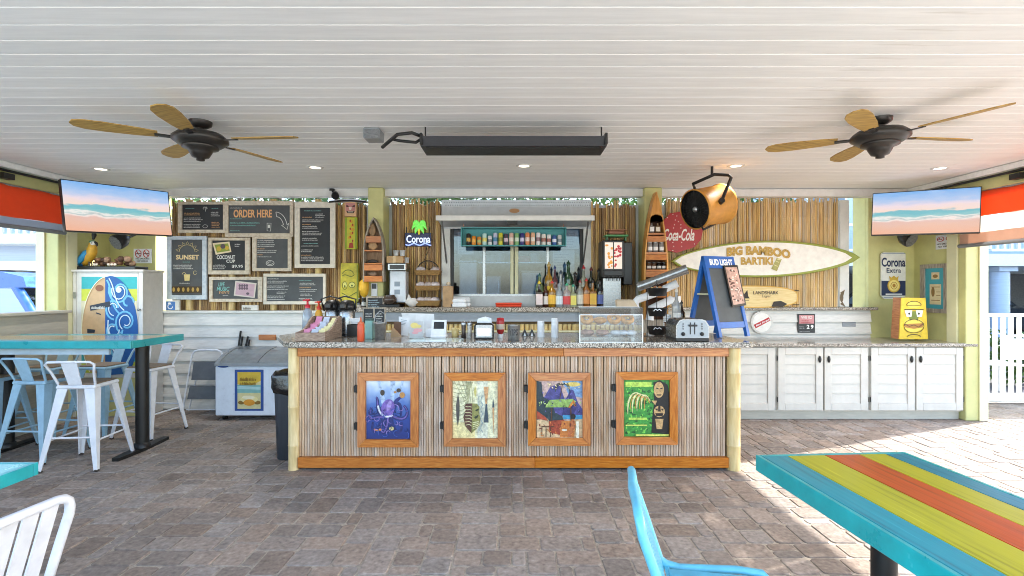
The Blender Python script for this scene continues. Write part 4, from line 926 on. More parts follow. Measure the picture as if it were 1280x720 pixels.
# neon sign
t = thing('neon_sign', 'neon sign with green palm over blue script on brown bamboo', 'neon sign', (px(523, 6.9), 6.92, pz(308, 6.9)))
build('back_plate', MB().pbox(506, 291, 539, 308, 6.925, .012, .004), M('neon_backplate', '#1d2a5c', .4), t)
build('wire_frame', MB().tube([P(508, 284, 6.93), P(508, 310, 6.93)], .006, 6).tube([P(537, 284, 6.93), P(537, 310, 6.93)], .006, 6).tube([P(505, 300, 6.935), P(541, 300, 6.935)], .006, 6), m_black, t)
pn = Plane(6.90)
build('lettering', text(pn, 'Corona', (508, 294, 538, 303.5), .002, .02), glow('#cfe0ff', .75), t)
build('wave_tube', MB().tube([pn.at(507 + i * 2, 305.5 + math.sin(i * .9) * 1.2, 0) for i in range(17)], .009, 6), glow('#9db4ff', .7), t)
mb = MB()
for dx, dy in ((-9, -1), (-7.5, -6), (9, -1), (8, -6), (-5, 4), (5.5, 4)):
    q = bez((524, 284), (524 + dx * .4, 284 + dy - 3), (524 + dx * .8, 284 + dy - 2), (524 + dx, 284 + dy + 4), 8)
    mb.tube([pn.at(x, y, .003) for x, y in q], [.006, .02, .026, .028, .026, .022, .018, .012, .004], 6)
build('palm_fronds', mb, glow('#6fd05a', .55), t)
build('palm_trunk', MB().tube([pn.at(524, 285, 0), pn.at(523.4, 289, 0), pn.at(524, 293, 0)], .014, 6), glow('#c9b63c', .5), t)
build('power_cord', MB().tube([P(533, 309, 6.925), P(534, 316, 6.94), P(531, 324, 6.94), P(532, 336, 6.94)], .005, 6), m_black, t)
# skimboard on top of the bamboo
o_ = [(x, 251.2 - 2.8 * math.sin(math.pi * i / 12) - .2) for i, x in enumerate([411 + 47.5 * k / 12 for k in range(13)])] + [(458.5, 252.6), (434, 250.6), (411, 253)]
t = thing('skimboard', 'white skimboard with black rail lying along the top of dark bamboo', 'skimboard', (px(434, 6.85), 6.85, pz(252, 6.85)))
build('deck', MB().prism([P(x, y, 6.82) for x, y in o_], (0, .12, 0)), wp, t)
build('rail', MB().tube([P(411 + i * 4.7, 252.6 - 1.8 * math.sin(math.pi * i / 10), 6.812) for i in range(11)], .012, 6), m_black, t)
t = thing('spotlight', 'small black spotlight on the beam above the skimboard', 'spotlight', P(416, 237, 6.74))
build('base', MB().cyl(P(415, 236, 6.76), P(415, 238.5, 6.76), .035), m_black, t); build('arm', MB().cyl(P(415.5, 238, 6.75), P(418, 243, 6.72), .012), m_black, t)
build('head', MB().lathe([(.02, -.05), (.045, -.03), (.05, .04), (.04, .05)], P(419, 244, 6.7), 12, (.3, -.8, -.5)), m_blackp, t)

# long surfboard
def board_outline(xl, xr, yc, h0, h1, n=26, p=.62):
    up = []; lo = []
    for i in range(n + 1):
        u = i / n; s = math.sin(math.pi * u) ** p; x = xl + (xr - xl) * u
        up.append((x, yc(u) - h0 * s)); lo.append((x, yc(u) + h1 * s))
    return up + lo[::-1][1:-1]
t = thing('surfboard', 'long white surfboard with olive rim mounted on golden bamboo', 'surfboard', (px(955, 6.9), 6.92, pz(346, 6.9)))
yc = lambda u: 326.5 - 4.5 * u
ol = board_outline(838, 1074, yc, 23.5, 22.5)
mbx = MB(); n = len(ol); rings = []
for sc_, off in ((.985, -.03), (1, -.0), (.985, .026), (.955, .032)):
    rings += [Plane(6.9).at(956 + (x - 956) * (1 - (1 - sc_) * .4), yc((x - 838) / 236) + (y - yc((x - 838) / 236)) * sc_, off) for x, y in ol]
mbx.add(rings, [(k * n + (i + 1) % n, k * n + i, (k + 1) * n + i, (k + 1) * n + (i + 1) % n) for k in range(3) for i in range(n)] + [tuple(range(n))[::-1], tuple(range(3 * n, 4 * n))])
build('board', mbx, paint('#8f9a3c', .35), t)
il = board_outline(843.5, 1065, yc, 21, 19.8)
prints(t, Plane(6.868), [('#f0eee8', [il])], .001)
gold = M('gold_cork', '#c4a052', .7, var=.25, scale=60, bump=.3)
wv = lambda amp: (lambda X, Y, u, w: (X, Y + amp * (u - .5) ** 2 * 4))
pl_ = Plane(6.862)
def warp_b(X, Y, u, w): return (X, Y - 3.6 * (1 - (2 * u - 1) ** 2) + 3.2 * u)
build('lettering', text(pl_, 'BIG BAMBOO', (908, 309.5, 988, 321), .004, .06, 0, warp_b), gold, t)
build('lettering', text(pl_, 'BARTIKI', (926, 321.5, 966, 331), .004, .045, 0), gold, t)
bs = [(971, 322), (977, 324), (971, 339), (964, 336)]
build('bamboo_emblem', flat(pl_, [bs], .001, .003), paint('#a8a564', .6), t); build('bamboo_emblem_detail', flat(pl_, stroke([(969, 326), (973.5, 328)], .8) + stroke([(967.3, 331), (971.7, 333)], .8) + [ell(973.5, 323.8, 2.4, 1)], .0045), paint('#e3dca6', .6), t)
# small surfboard sign
t = thing('surfboard_sign', 'short tan wooden surfboard sign with shark print on the ledge', 'sign', (px(946, 6.86), 6.9, 1.34))
o2 = [(997, 371.5)] + [(x, y) for x, y in bez((996, 366), (988, 358), (955, 357.5), (930, 357.5))] + [(895, 362)] + [(885, 370), (893, 379)] + [(x, y) for x, y in bez((930, 384), (955, 384.5), (988, 384), (996, 377))]
build('board', MB().prism([P(x, y, 6.86) for x, y in o2], (0, .03, 0)), ramp_mat('pale_board_wood', [(.3, '#d2b77a'), (.7, '#e3cf9a')], .5, 8, (1, 1, 10)), t)
prints(t, Plane(6.86), [('#cfa24a', stroke(o2 + [o2[0]], 1.3)), ('#2a2420', ('LANDSHARK', (941.5, 363.8, 973, 368), .02)), ('#2a2420', ('Lager', (952, 368.5, 964, 372.6), 0, .3)), ('#2a2420', [[(929, 369), (934, 362.5), (935, 370), (937, 373), (928, 373)]] + stroke([(927, 375.5), (936, 375.5)], .5) + [[(964, 383.5), (967, 377), (976, 376), (984, 380), (978, 383.5)]])], .001)
build('hanger', MB().tube([P(990, 363, 6.9), P(999, 363.5, 6.9)], .006, 5).tube([P(985, 381, 6.9), P(999, 381, 6.9)], .006, 5), m_black, t)
# red drink sign
t = thing('drink_sign', 'red many sided drink sign with white script behind the yellow drum fan', 'sign', (px(855, 6.9), 6.92, pz(316, 6.9)))
hexa = [(830, 275), (838, 266.5), (866, 262), (880, 283), (876, 300), (868, 309), (846, 316), (831, 312), (829, 295)]
build('panel', MB().prism([P(x, y, 6.9) for x, y in hexa], (0, .03, 0)), paint('#a5282c', .4), t)
prints(t, Plane(6.9), [('#e8e6e2', ('Coca-Cola', (829.5, 286, 868, 301), .02, .35)), ('#e8e6e2', [ell(x, y, .6) for x, y in ((834, 272), (841, 268), (846, 270), (844, 275), (848, 277), (843, 281), (851, 281), (842, 285), (851, 285), (841, 303), (852, 303), (842, 308), (852, 308), (841, 313), (868, 305))] + stroke(bez((832, 296), (836, 299), (842, 297), (846, 296)), .9))], .001)
# bottle cap sign, calendar
t = thing('bottle_cap_sign', 'round white bottle cap sign with red slanted band on white clapboards', 'sign', (px(952.5, 6.9), 6.92, pz(417, 6.9)))
cap = [(952.5 + (13.2 + (.8 if i % 2 else 0)) * math.cos(2 * math.pi * i / 42), 403 + (13.8 + (.8 if i % 2 else 0)) * math.sin(2 * math.pi * i / 42)) for i in range(42)]
build('cap', MB().prism([P(x, y, 6.90) for x, y in cap], (0, .035, 0)), paint('#c9c8c4', .35), t)
prints(t, Plane(6.90), [('#e6e4df', [ell(952.5, 403, 11.4, 12)]), ('#b02a2e', [[(942, 406), (961, 396.5), (963, 400.5), (944.5, 410.5)]])], .001)
def wr_(X, Y, u, w): return (X, Y - (X - 945) * .5)
build('lettering', text(Plane(6.9), 'Red Stripe', (945, 406, 961.5, 409), .006, .02, 0, wr_), wp, t)
t = thing('day_counter', 'small black and pink counter sign showing 29 on the clapboards', 'sign', (px(1008, 6.9), 6.92, pz(416, 6.9)))
build('panel', MB().pbox(997.5, 392.5, 1019, 416, 6.92, .02, .003), m_blackp, t)
prints(t, Plane(6.92), [('#c88a8c', [rect(999, 394, 1017.5, 404.5)]), ('#e8dcd8', ('WE ID', (1001, 395, 1015, 398.5), .02)), ('#a84448', scribble(1001, 401.5, 1016, 2, 2.4, seed=3)), ('#e8e6e2', ('2', (1008, 406, 1011.5, 411), .04)), ('#e8e6e2', ('9', (1013, 406, 1016.5, 411), .04)), ('#a9a9a9', scribble(999, 409, 1006, 2, 2, seed=5) + scribble(999, 415, 1014, 1, 2, seed=6))], .001)

# ------------------------------------------------------------------ right corner items
t = thing('beer_can_sign', 'tall white and navy beer can shaped sign on the olive wall', 'sign', (px(1117, 6.97), 6.98, pz(373, 6.97)))
can = [(1101.5, 318), (1104, 315.5), (1129.5, 315.5), (1132, 318), (1132, 369), (1129, 373.5), (1105, 373.5), (1101.5, 369)]
build('panel', MB().prism([P(x, y, 6.96) for x, y in can], (0, .025, 0)), paint('#dcdcd4', .4), t)
prints(t, Plane(6.96), [('#1d2c4e', [rect(1101.8, 351, 1131.8, 369.5)]), ('#1d2c4e', ('Corona', (1101.8, 322, 1131.5, 333.5), .03)), ('#1d2c4e', ('Extra', (1108, 335, 1126, 341), .015)), ('#c9a63a', [ell(1117, 357, 8, 8.6), [(1112, 350), (1111, 345), (1114, 347), (1117, 344.5), (1120, 347), (1123, 345), (1122, 350)]]), ('#e3cf7a', [ell(1117, 357, 6.6, 7)]), ('#a87a2a', stroke(arc(1117, 357, 4, 4.4, 0, 360), .7) + [ell(1117, 357, 2, 2.4)]), ('#e8e8e8', [rect(1106.5, 367, 1127, 368.4)]), ('#8b99aa', [rect(1102.5, 316.5, 1131, 317.3), rect(1104, 371.4, 1130, 372.2)])], .001)
# framed picture on the side wall (X = 5.5 face)
def sideq(xa, ya, xb, yb, X=5.494):
    d0 = X * F / (xa - 640); d1 = X * F / (xb - 640); zt_ = CAMZ + (360 - ya) / F * (d0 + d1) / 2; zb_ = CAMZ + (360 - yb) / F * (d0 + d1) / 2
    return Quad((X, d0, zt_), (X, d1, zt_), (X, d1, zb_), (X, d0, zb_), (0, 0, 100, 140))
q = sideq(1152.5, 330, 1188, 391)
t = thing('picture', 'teal picture in a grey wooden frame on the olive side wall', 'picture', tuple(q.at(50, 140, 0)))
build('frame', flat(q, [[(0, 0), (100, 0), (100, 12), (0, 12)], [(0, 128), (100, 128), (100, 140), (0, 140)], [(0, 12.3), (16, 12.3), (16, 127.7), (0, 127.7)], [(84, 12.3), (100, 12.3), (100, 127.7), (84, 127.7)]], 0, .03), m_grayw, t)
build('mount', flat(q, [rect(15, 11, 85, 129)], 0, .012), paint('#3f9fb0', .5), t)
prints(t, q, [('#d9c9a0', [rect(38, 24, 66, 44), rect(32, 58, 72, 116)]), ('#8a6a3a', [ell(52, 35, 9, 5), ell(44, 80, 6, 14)] + stroke([(36, 66), (68, 66)], 2) + stroke([(56, 80), (70, 80)], 1.5) + stroke([(56, 90), (70, 90)], 1.5) + stroke([(38, 104), (68, 104)], 2))], .0125)
q = sideq(1170, 293, 1194.5, 311)
t = thing('notice', 'white no smoking notice with two red circles on the olive side wall', 'notice', tuple(q.at(50, 140, 0)))
build('card', flat(q, [rect(0, 0, 100, 140)], 0, .004), wp, t)
def nosmoke(cx1, cx2, cy, r): return [('#b8363a', stroke(arc(cx1, cy, r, r * 1.3, 0, 360, 18), r * .25) + stroke(arc(cx2, cy, r, r * 1.3, 0, 360, 18), r * .25) + stroke([(cx1 - r * .7, cy - r), (cx1 + r * .7, cy + r)], r * .22) + stroke([(cx2 - r * .7, cy - r), (cx2 + r * .7, cy + r)], r * .22))]
prints(t, q, [('#333333', [rect(14, 38, 36, 44), rect(60, 38, 84, 44)])] + nosmoke(27, 72, 42, 17) + [('#333333', ('NO SMOKING', (8, 82, 92, 98), .02)), ('#333333', ('NO VAPING', (14, 108, 86, 124), .02))], .004)
# burger face wedge
t = thing('wooden_figure', 'yellow wooden wedge with painted burger and sunglasses face on granite', 'figure', (px(1138, 6.5), 6.5, .93))
zq = .932
def wedge(x, y): return P(x, y, 6.45)
s_ = (wedge(1125, 424.3).z - zq)
fa = [wedge(1127, 372), wedge(1157, 372.5), wedge(1160, 424), wedge(1124, 424)]
fa = [Vector((p.x, p.y, max(p.z, zq))) for p in fa]; 
build('face_board', MB().prism(fa, (0, .014, 0)), paint('#d8b62c', .5, var=.15), t)
build('block', MB().prism([p + Vector((0, .0145, 0)) for p in fa], (0, .13, 0)), m_orange, t)
prints(t, Plane(6.45), [('#e6cc55', [ell(1142, 406, 12.5, 9), ell(1142, 380.5, 9, 4.5)]), ('#6f7a2e', [[(1134, 389), (1150, 389), (1147, 401), (1144, 399), (1141, 399), (1137, 401)]]), ('#e9e6da', [[(1130.5, 388), (1140, 388), (1139, 396), (1133, 396)], [(1144.5, 388), (1153.5, 388), (1152, 396), (1146, 396)]]),
      ('#b07a3a', [[(1130, 405), (1154, 404), (1153, 409), (1142, 411), (1131, 409)]]), ('#3a2f18', stroke(arc(1142, 381.5, 9, 5, 180, 360, 12), .7) + stroke([(1133, 381.5), (1151, 381.5)], .7) + stroke([(1130, 387), (1154, 387)], 1) + stroke([(1131, 405), (1136, 408), (1142, 406), (1148, 409), (1154, 404)], .8) + stroke(arc(1142, 408, 12.5, 9, 180, 360, 12), .7) + stroke(arc(1142, 409, 12, 7, 0, 180, 10), .7) + stroke(arc(1142, 422, 9, 4, 200, 340, 10), .8) + [ell(1136, 392, 1.2, 1.4), ell(1148, 392, 1.2, 1.4)])], .001)
def speaker_mesh(label, x, y, d, sx):
    t = thing('loudspeaker', label, 'loudspeaker', P(x, y, d))
    c = P(x, y, d)
    build('housing', MB().lathe([(.05, .1), (.09, .04), (.1, -.04), (.095, -.06)], c, 16, (sx, .75, .45)), m_blackp, t)
    ax = Vector((sx, .75, .45)).normalized(); mb = MB(); q = ax.to_track_quat('Z', 'Y')
    for i in range(-5, 6):
        w = math.sqrt(max(0, 1 - (i / 5.5) ** 2)) * .09
        mb.cyl(c + q @ Vector((i * .016, -w, -.066)), c + q @ Vector((i * .016, w, -.066)), .003, n=5); mb.cyl(c + q @ Vector((-w, i * .016, -.068)), c + q @ Vector((w, i * .016, -.068)), .003, n=5)
    build('grille', mb, m_galv, t)
    build('mount', MB().cyl(c, c + Vector((0, .3, .12)), .015), m_black, t)
    return t
speaker_mesh('round mesh loudspeaker under the television by the beer can sign', 1134, 298, 6.72, -.25)
speaker_mesh('round mesh loudspeaker under the television above the painted cupboard', 150, 301, 6.55, .25)

# ------------------------------------------------------------------ televisions
def tv(label, TL, TR, BR, BL, ceil_pt):
    c = (TL + TR + BR + BL) / 4; u = ((TR - TL) + (BR - BL)).normalized(); v = ((TL - BL) + (TR - BR)); v = (v - u * v.dot(u)).normalized(); nn = u.cross(v)
    w = ((TR - TL).length + (BR - BL).length) / 4; h = ((TL - BL).length + (TR - BR).length) / 4
    t = thing('television', label, 'television', tuple(c)); mat = Matrix((u, nn * -1, v)).transposed().to_4x4(); mat.translation = c
    if nn.y > 0: nn = -nn
    mat = Matrix((u, -nn, v)).transposed().to_4x4(); mat.translation = c
    build('casing', MB().box(-w, w, .004, .045, -h, h, .006).xf(mat), m_blackp, t)
    be = .008
    build('bezel', MB().box(-w, w, -.004, .003, h - be, h).box(-w, w, -.004, .003, -h, -h + be * 1.6).box(-w, -w + be, -.004, .003, -h + be * 1.6, h - be).box(w - be, w, -.004, .003, -h + be * 1.6, h - be).xf(mat), m_black, t)
    me = MB().box(-w + be, w - be, 0, .0035, -h + be * 1.6, h - be).mesh('screen', screen_mat(w, h)); o = bpy.data.objects.new('screen', me); COL.objects.link(o); o.parent = t
    mm = mat.copy(); mm.translation = (0, 0, 0); o.matrix_local = mm
    build('back_box', MB().box(-w * .5, w * .5, .046, .08, -h * .6, h * .4, .01).xf(mat), m_blackp, t)
    b0 = mat @ Vector((0, .08, 0))
    build('mount_arm', MB().tube([b0, b0 + Vector((0, .12, .02)), Vector(ceil_pt)], .022, 8), m_black, t)
    return t
_scr = []
def screen_mat(w, h):
    if _scr: return _scr[0]
    m = bpy.data.materials.new('beach_broadcast'); m.use_nodes = True; n = m.node_tree.nodes; l = m.node_tree.links; b = n['Principled BSDF']
    tc = n.new('ShaderNodeTexCoord'); sp = n.new('ShaderNodeSeparateXYZ'); l.new(tc.outputs['Object'], sp.inputs[0])
    mp = n.new('ShaderNodeMapping'); mp.inputs['Scale'].default_value = (2.2, 1, 9); l.new(tc.outputs['Object'], mp.inputs[0])
    nz = n.new('ShaderNodeTexNoise'); nz.inputs['Scale'].default_value = 2.2; nz.inputs['Detail'].default_value = 7; l.new(mp.outputs[0], nz.inputs[0])
    mr = n.new('ShaderNodeMapRange'); mr.inputs[1].default_value = -h; mr.inputs[2].default_value = h; l.new(sp.outputs['Z'], mr.inputs[0])
    su = n.new('ShaderNodeMath'); su.operation = 'SUBTRACT'; su.inputs[1].default_value = .5; l.new(nz.outputs['Fac'], su.inputs[0])
    ma = n.new('ShaderNodeMath'); ma.operation = 'MULTIPLY_ADD'; ma.inputs[1].default_value = .24; l.new(su.outputs[0], ma.inputs[0]); l.new(mr.outputs[0], ma.inputs[2])
    cr = n.new('ShaderNodeValToRGB'); e = cr.color_ramp.elements
    st = [(0, '#e2ab8f'), (.2, '#ddb39f'), (.30, '#d8b5ab'), (.345, '#e9dcd6'), (.37, '#a9b9b9'), (.40, '#e6e2dc'), (.43, '#8fbec0'), (.50, '#6fb3bd'), (.535, '#7fb5bf'), (.56, '#e8d0c2'), (.66, '#e0cfd6'), (.78, '#a9bfe0'), (1, '#6fa8e0')]
    while len(e) < len(st): e.new(.5)
    for k, (p, c) in zip(e, st): k.position = p; k.color = col(c)
    l.new(ma.outputs[0], cr.inputs[0])
    b.inputs['Base Color'].default_value = (.01, .01, .01, 1); b.inputs['Roughness'].default_value = .15
    l.new(cr.outputs[0], b.inputs['Emission Color']); b.inputs['Emission Strength'].default_value = SCREEN
    _scr.append(m); return m
SCREEN = .16
tv('television showing a beach, hung above the parrot corner', P(78, 222.5, 5.25), P(213, 241.5, 6.2), P(213, 294, 6.16), P(78, 290.5, 5.2), (-4.9, 6.9, 2.5))
tv('television showing a beach, hung above the beer can sign', P(1089.5, 242, 6.4), P(1226.5, 233, 5.8), P(1226, 291.5, 5.76), P(1090, 294.5, 6.36), (5.1, 6.95, 2.5))

# ------------------------------------------------------------------ ceiling fans
def ceiling_fan(label, x, y, ang):
    t = thing('ceiling_fan', label, 'ceiling fan', (x, y, CZ), ang)
    m_b = M('fan_bronze', '#3d3a37', .35, metal=.5, var=.15)
    m_bl = ramp_mat('palm_fan_blade', [(.3, '#8a6a2c'), (.55, '#b08d45'), (.8, '#c4a45c')], .5, 6, (1, 12, 1))
    build('canopy', MB().lathe([(.085, 0), (.08, -.03), (.05, -.05), (.03, -.055)], (0, 0, 0), 20), m_b, t, local=True)
    build('stem', MB().lathe([(.03, -.05), (.03, -.085)], (0, 0, 0), 12), m_b, t, local=True)
    build('motor', MB().lathe([(.06, -.08), (.16, -.1), (.2, -.135), (.2, -.16), (.15, -.195), (.12, -.2)], (0, 0, 0), 24), m_b, t, local=True)
    build('switch_housing', MB().lathe([(.13, -.2), (.13, -.215), (.09, -.225), (.08, -.25), (.06, -.285), (.03, -.295), (.03, -.31), (.01, -.315)], (0, 0, 0), 20), m_b, t, local=True)
    for k in range(5):
        a = 2 * math.pi * k / 5; rm = Matrix.Rotation(a, 4, 'Z') @ Matrix.Translation((0, 0, -.15)) @ Matrix.Rotation(R(11), 4, 'X')
        ir = build('blade_iron', MB().box(.17, .3, -.02, .02, -.004, .004).xf(rm), m_b, t, local=True)
        pts = [(.28, -.045), (.4, -.062), (.6, -.075), (.72, -.07), (.78, -.045), (.8, 0), (.78, .045), (.72, .07), (.6, .075), (.4, .062), (.28, .045)]
        build('blade', MB().prism([(u, v, .005) for u, v in pts], (0, 0, .008)).xf(rm), m_bl, t, local=True)
    return t
ceiling_fan('ceiling fan with tan blades over the teal high table', -2.47, 4.06, R(-4))
ceiling_fan('ceiling fan with tan blades on the yellow drum fan side', 2.86, 3.98, R(8))
# heater
t = thing('patio_heater', 'long black electric heater bar hung from the white ceiling', 'heater', (0, 4.1, 2.7))
xa, xb = px(525, 4.0), px(759, 4.0)
build('housing', MB().prism([(xa, 4.02, 2.715), (xa, 3.99, 2.785), (xa, 4.06, 2.80), (xa, 4.25, 2.79), (xa, 4.31, 2.715)], (xb - xa, 0, 0)), M('heater_black', '#26262a', .5, var=.2), t)
build('element', MB().box(xa + .04, xb - .04, 4.05, 4.28, 2.708, 2.7145), m_black, t)
for x in (xa - .002, xb - .02):
    build('end_bracket', MB().box(x, x + .022, 3.985, 4.06, 2.72, 2.81, .004), m_black, t); build('hanger_rod', MB().cyl((x + .01, 4.2, 2.78), (x + .01, 4.2, CZ - .001), .006, n=8), m_black, t)
build('cable', MB().tube([Vector((xa, 4.05, 2.80)), P(515, 166, 3.98), P(497, 168, 4.0), P(485, 178, 4.08), P(478, 184, 4.15)], .014, 8).tube([Vector((xa, 4.08, 2.79)), P(520, 178, 4.05), P(500, 176, 4.08), P(490, 174, 4.06), P(482, 181, 4.12)], .012, 8), m_black, t)
t = thing('junction_box', 'small grey junction box on the ceiling beside the black heater', 'junction box', (px(467, 4.35), 4.35, 2.85))
build('box', MB().box(px(458, 4.3), px(478, 4.3), 4.2, 4.36, 2.83, CZ - .001, .008), M('grey_box', '#8f9599', .35, var=.05), t)
build('cover', MB().box(px(460, 4.3), px(477, 4.3), 4.19, 4.2, 2.835, 2.9, .003), m_steel, t)
# recessed lights
for x, y, nr in ((126, 211, 'before the parrot corner television'), (394, 209, 'over the tall chalk menu'), (655, 207, 'behind the black heater bar'), (920, 207, 'beside the yellow drum fan'), (1175, 210, 'before the beer can corner television')):
    d = (CZ - CAMZ) * F / (360 - y); X = px(x, d)
    t = thing('downlight', 'round lit ceiling downlight ' + nr, 'downlight', (X, d, CZ - .006), group='downlights in a row along the ceiling')
    build('trim_ring', MB().lathe([(.058, -.004), (.062, -.008), (.085, -.006), (.088, 0)], (X, d, CZ), 20, cap=False), m_white, t)
    build('lamp', MB().lathe([(.057, -.003), (.0, -.0031)], (X, d, CZ - .002), 20, cap=False), glow('#fff2dd', 2.5), t)
    ll = bpy.data.lights.new('downlight_lamp', 'SPOT'); ll.energy = 12; ll.spot_size = R(112); ll.spot_blend = .6; ll.shadow_soft_size = .05; ll.color = (1, .96, .9)
    lo = bpy.data.objects.new('downlight_lamp', ll); COL.objects.link(lo); lo.parent = t; lo.location = (0, 0, -.02)
# yellow drum fan
t = thing('drum_fan', 'yellow industrial drum fan hanging from the ceiling before golden bamboo', 'drum fan', tuple(P(890, 256, 5.6)))
c = P(878, 257, 5.55); ax = Vector((-.90, -.38, -.22)).normalized(); q = ax.to_track_quat('Z', 'Y'); L = .24; r0 = .212
front = P(868, 262, 5.5)
m_yel = M('worn_yellow_paint', '#c68a38', .5, var=.12, wear=('#b9773a', .12, 6))
prof = [(r0 * .97, -.40), (r0 * 1.05, -.395), (r0 * 1.05, -.37), (r0, -.365), (r0, -.03), (r0 * 1.03, -.02), (r0 * 1.03, 0), (r0 * .97, 0)]
build('drum', MB().lathe(prof, front, 32, ax, cap=False), m_yel, t); build('drum_lining', MB().lathe([(r0 * .95, -.002), (r0 * .95, -.39)], front, 32, ax, cap=False), m_black, t)
build('grille_back', MB().lathe([(r0 * .95, -.05), (.0, -.051)], front, 24, ax, cap=False).lathe([(r0 * .95, -.36), (.0, -.361)], front, 24, ax, cap=False), m_black, t)
mb = MB()
for i in range(30):
    a = 2 * math.pi * i / 30; mb.cyl(front + q @ Vector((.03 * math.cos(a), .03 * math.sin(a), -.012)), front + q @ Vector((r0 * .96 * math.cos(a), r0 * .96 * math.sin(a), -.012)), .0025, n=4)
for rr in (.08, .13, .18): mb.tube([front + q @ Vector((rr * math.cos(2 * math.pi * i / 24), rr * math.sin(2 * math.pi * i / 24), -.012)) for i in range(24)], .0025, 4, closed=True)
build('grille', mb, m_black, t)
build('hub', MB().lathe([(.03, -.03), (.03, 0), (.012, .008), (.0, .008)], front, 12, ax), m_galv, t)
mid = front - ax * .2; side = q @ Vector((1, 0, 0)); 
if side.x < 0: side = -side
up = q @ Vector((0, 1, 0))
if up.z < 0: up = -up
s1 = P(902, 251, 5.35); s2 = P(868, 237, 5.75)
build('yoke', MB().tube([s1, P(914, 222, 5.4), P(910, 219, 5.45), P(893, 218, 5.55), P(866, 230, 5.6), s2 + Vector((0, 0, .02))], .017, 8).cyl(P(900, 253, 5.38), P(903, 250, 5.33), .03).cyl(s2, s2 + Vector((.09, 0, -.02)), .015), m_black, t)
build('ceiling_hook', MB().cyl(P(890, 218, 5.56), (P(890, 218, 5.56).x, 5.56, CZ - .001), .014), m_black, t)
build('handle', MB().tube([P(878, 284, 5.4), P(879, 287, 5.38), P(894, 280, 5.55), P(894, 276, 5.58)], .012, 7), m_black, t)
# awnings
def canvas(c):
    k = 'canvas_' + c
    if k in MATS: return MATS[k]
    m = M(k, c, .7, var=.06); n = m.node_tree.nodes; l = m.node_tree.links; b = n['Principled BSDF']
    tr_ = n.new('ShaderNodeBsdfTranslucent'); tr_.inputs[0].default_value = col(c); mx = n.new('ShaderNodeMixShader'); mx.inputs[0].default_value = .6
    l.new(b.outputs[0], mx.inputs[1]); l.new(tr_.outputs[0], mx.inputs[2]); l.new(mx.outputs[0], n['Material Output'].inputs[0])
    return m
for sgn, lab, spec in ((-1, 'rolled red canvas awning over the beige half wall', [(2.36, 2.7, '#dc6a40'), (2.28, 2.359, '#b0b2b8')]), (1, 'red awning with white band and clear brown hem over the picket fence', [(2.42, 2.7, '#dc6a40'), (2.24, 2.419, '#e2e0da'), (2.12, 2.239, '#b59a8a')])):
    t = thing('awning', lab, 'awning', (sgn * 5.36, 2.6, 2.3))
    for z0, z1, c in spec:
        for y0 in (.9, 2.7, 4.5):
            y1 = y0 + 1.79 if y0 < 4 else 6.14; mb = MB(); n = 10; vs = []
            for k in range(n + 1):
                yy = y0 + (y1 - y0) * k / n; o1 = .012 * math.sin(k * 1.9 + z0 * 9)
                vs += [(sgn * (5.36 + o1), yy, z1), (sgn * (5.36 + o1 * 2), yy, z0), (sgn * (5.364 + o1), yy, z1), (sgn * (5.364 + o1 * 2), yy, z0)]
            fs = []
            for k in range(n):
                a, b_ = k * 4, k * 4 + 4; fs += [(a, b_, b_ + 1, a + 1), (a + 2, a + 3, b_ + 3, b_ + 2)]
            build('cloth_panel', mb.add(vs, fs, True), canvas(c), t)
    build('rail', MB().cyl((sgn * 5.38, .9, 2.708), (sgn * 5.38, 6.14, 2.708), .02), m_galv, t)
    build('roller', MB().cyl((sgn * 5.362, .9, spec[-1][0] - .02), (sgn * 5.362, 6.14, spec[-1][0] - .02), .024), paint('#77797d', .4), t)
# ------------------------------------------------------------------ things on the counter (top at CT)
def cd(y): return (CAMZ - CT) * F / (y - 360)
def on(x, y):                          # counter point under photo pixel
    d = cd(y); return Vector(((x - 640) / F * d, d, CT))
# wooden condiment box
m_bark = ramp_mat('rough_grey_brown_wood', [(.25, '#6b574b'), (.55, '#9a8474'), (.8, '#b9a596')], .75, 12, (2, 2, 10), bump=.2)
t = thing('condiment_box', 'rough wooden condiment box with swooping sides on the counter corner', 'box', (-1.76, 4.7, CT))
S0 = [(4.49, .002), (4.93, .002), (4.93, .20), (4.88, .205), (4.82, .19), (4.74, .14), (4.66, .10), (4.58, .085), (4.49, .08)]
for x in (-1.90, -1.655): build('side_board', MB().prism([(x, y, CT + z) for y, z in S0], (.016, 0, 0)), m_bark, t)
build('front_board', MB().box(-1.883, -1.656, 4.49, 4.506, CT + .002, CT + .078), m_bark, t)
build('back_board', MB().box(-1.883, -1.656, 4.915, 4.93, CT + .002, CT + .2), m_bark, t)
build('base', MB().box(-1.883, -1.656, 4.507, 4.914, CT + .002, CT + .014), m_bark, t)
for x in (-1.81, -1.735): build('divider', MB().prism([(x, y, CT + z * .9) for y, z in [(4.51, .02), (4.91, .02), (4.91, .19), (4.74, .12), (4.51, .07)]], (.006, 0, 0)), m_bark, t)
pk = random.Random(4)
for li, (x, c1, lab) in enumerate(((-1.848, '#d58ab0', 'pink paper packet in the wooden condiment box'), (-1.772, '#b9c4d8', 'pale blue paper packet in the wooden condiment box'), (-1.695, '#e3dba8', 'cream paper packet in the wooden condiment box'))):
    me = MB().box(-.030, .030, -.003, .003, 0, .085, .002).mesh('condiment_packet', paint(c1, .6))
    for k in range(9):
        o = inst('condiment_packet', me, (x + pk.uniform(-.006, .006), 4.56 + k * .036, CT + .03 + (k / 9) ** 2 * .12), None, rot=(R(-38) + pk.uniform(-.15, .15), pk.uniform(-.1, .1), pk.uniform(-.2, .2)))
        tag(o, lab, 'packet', lab.split(' in ')[0] + 's')
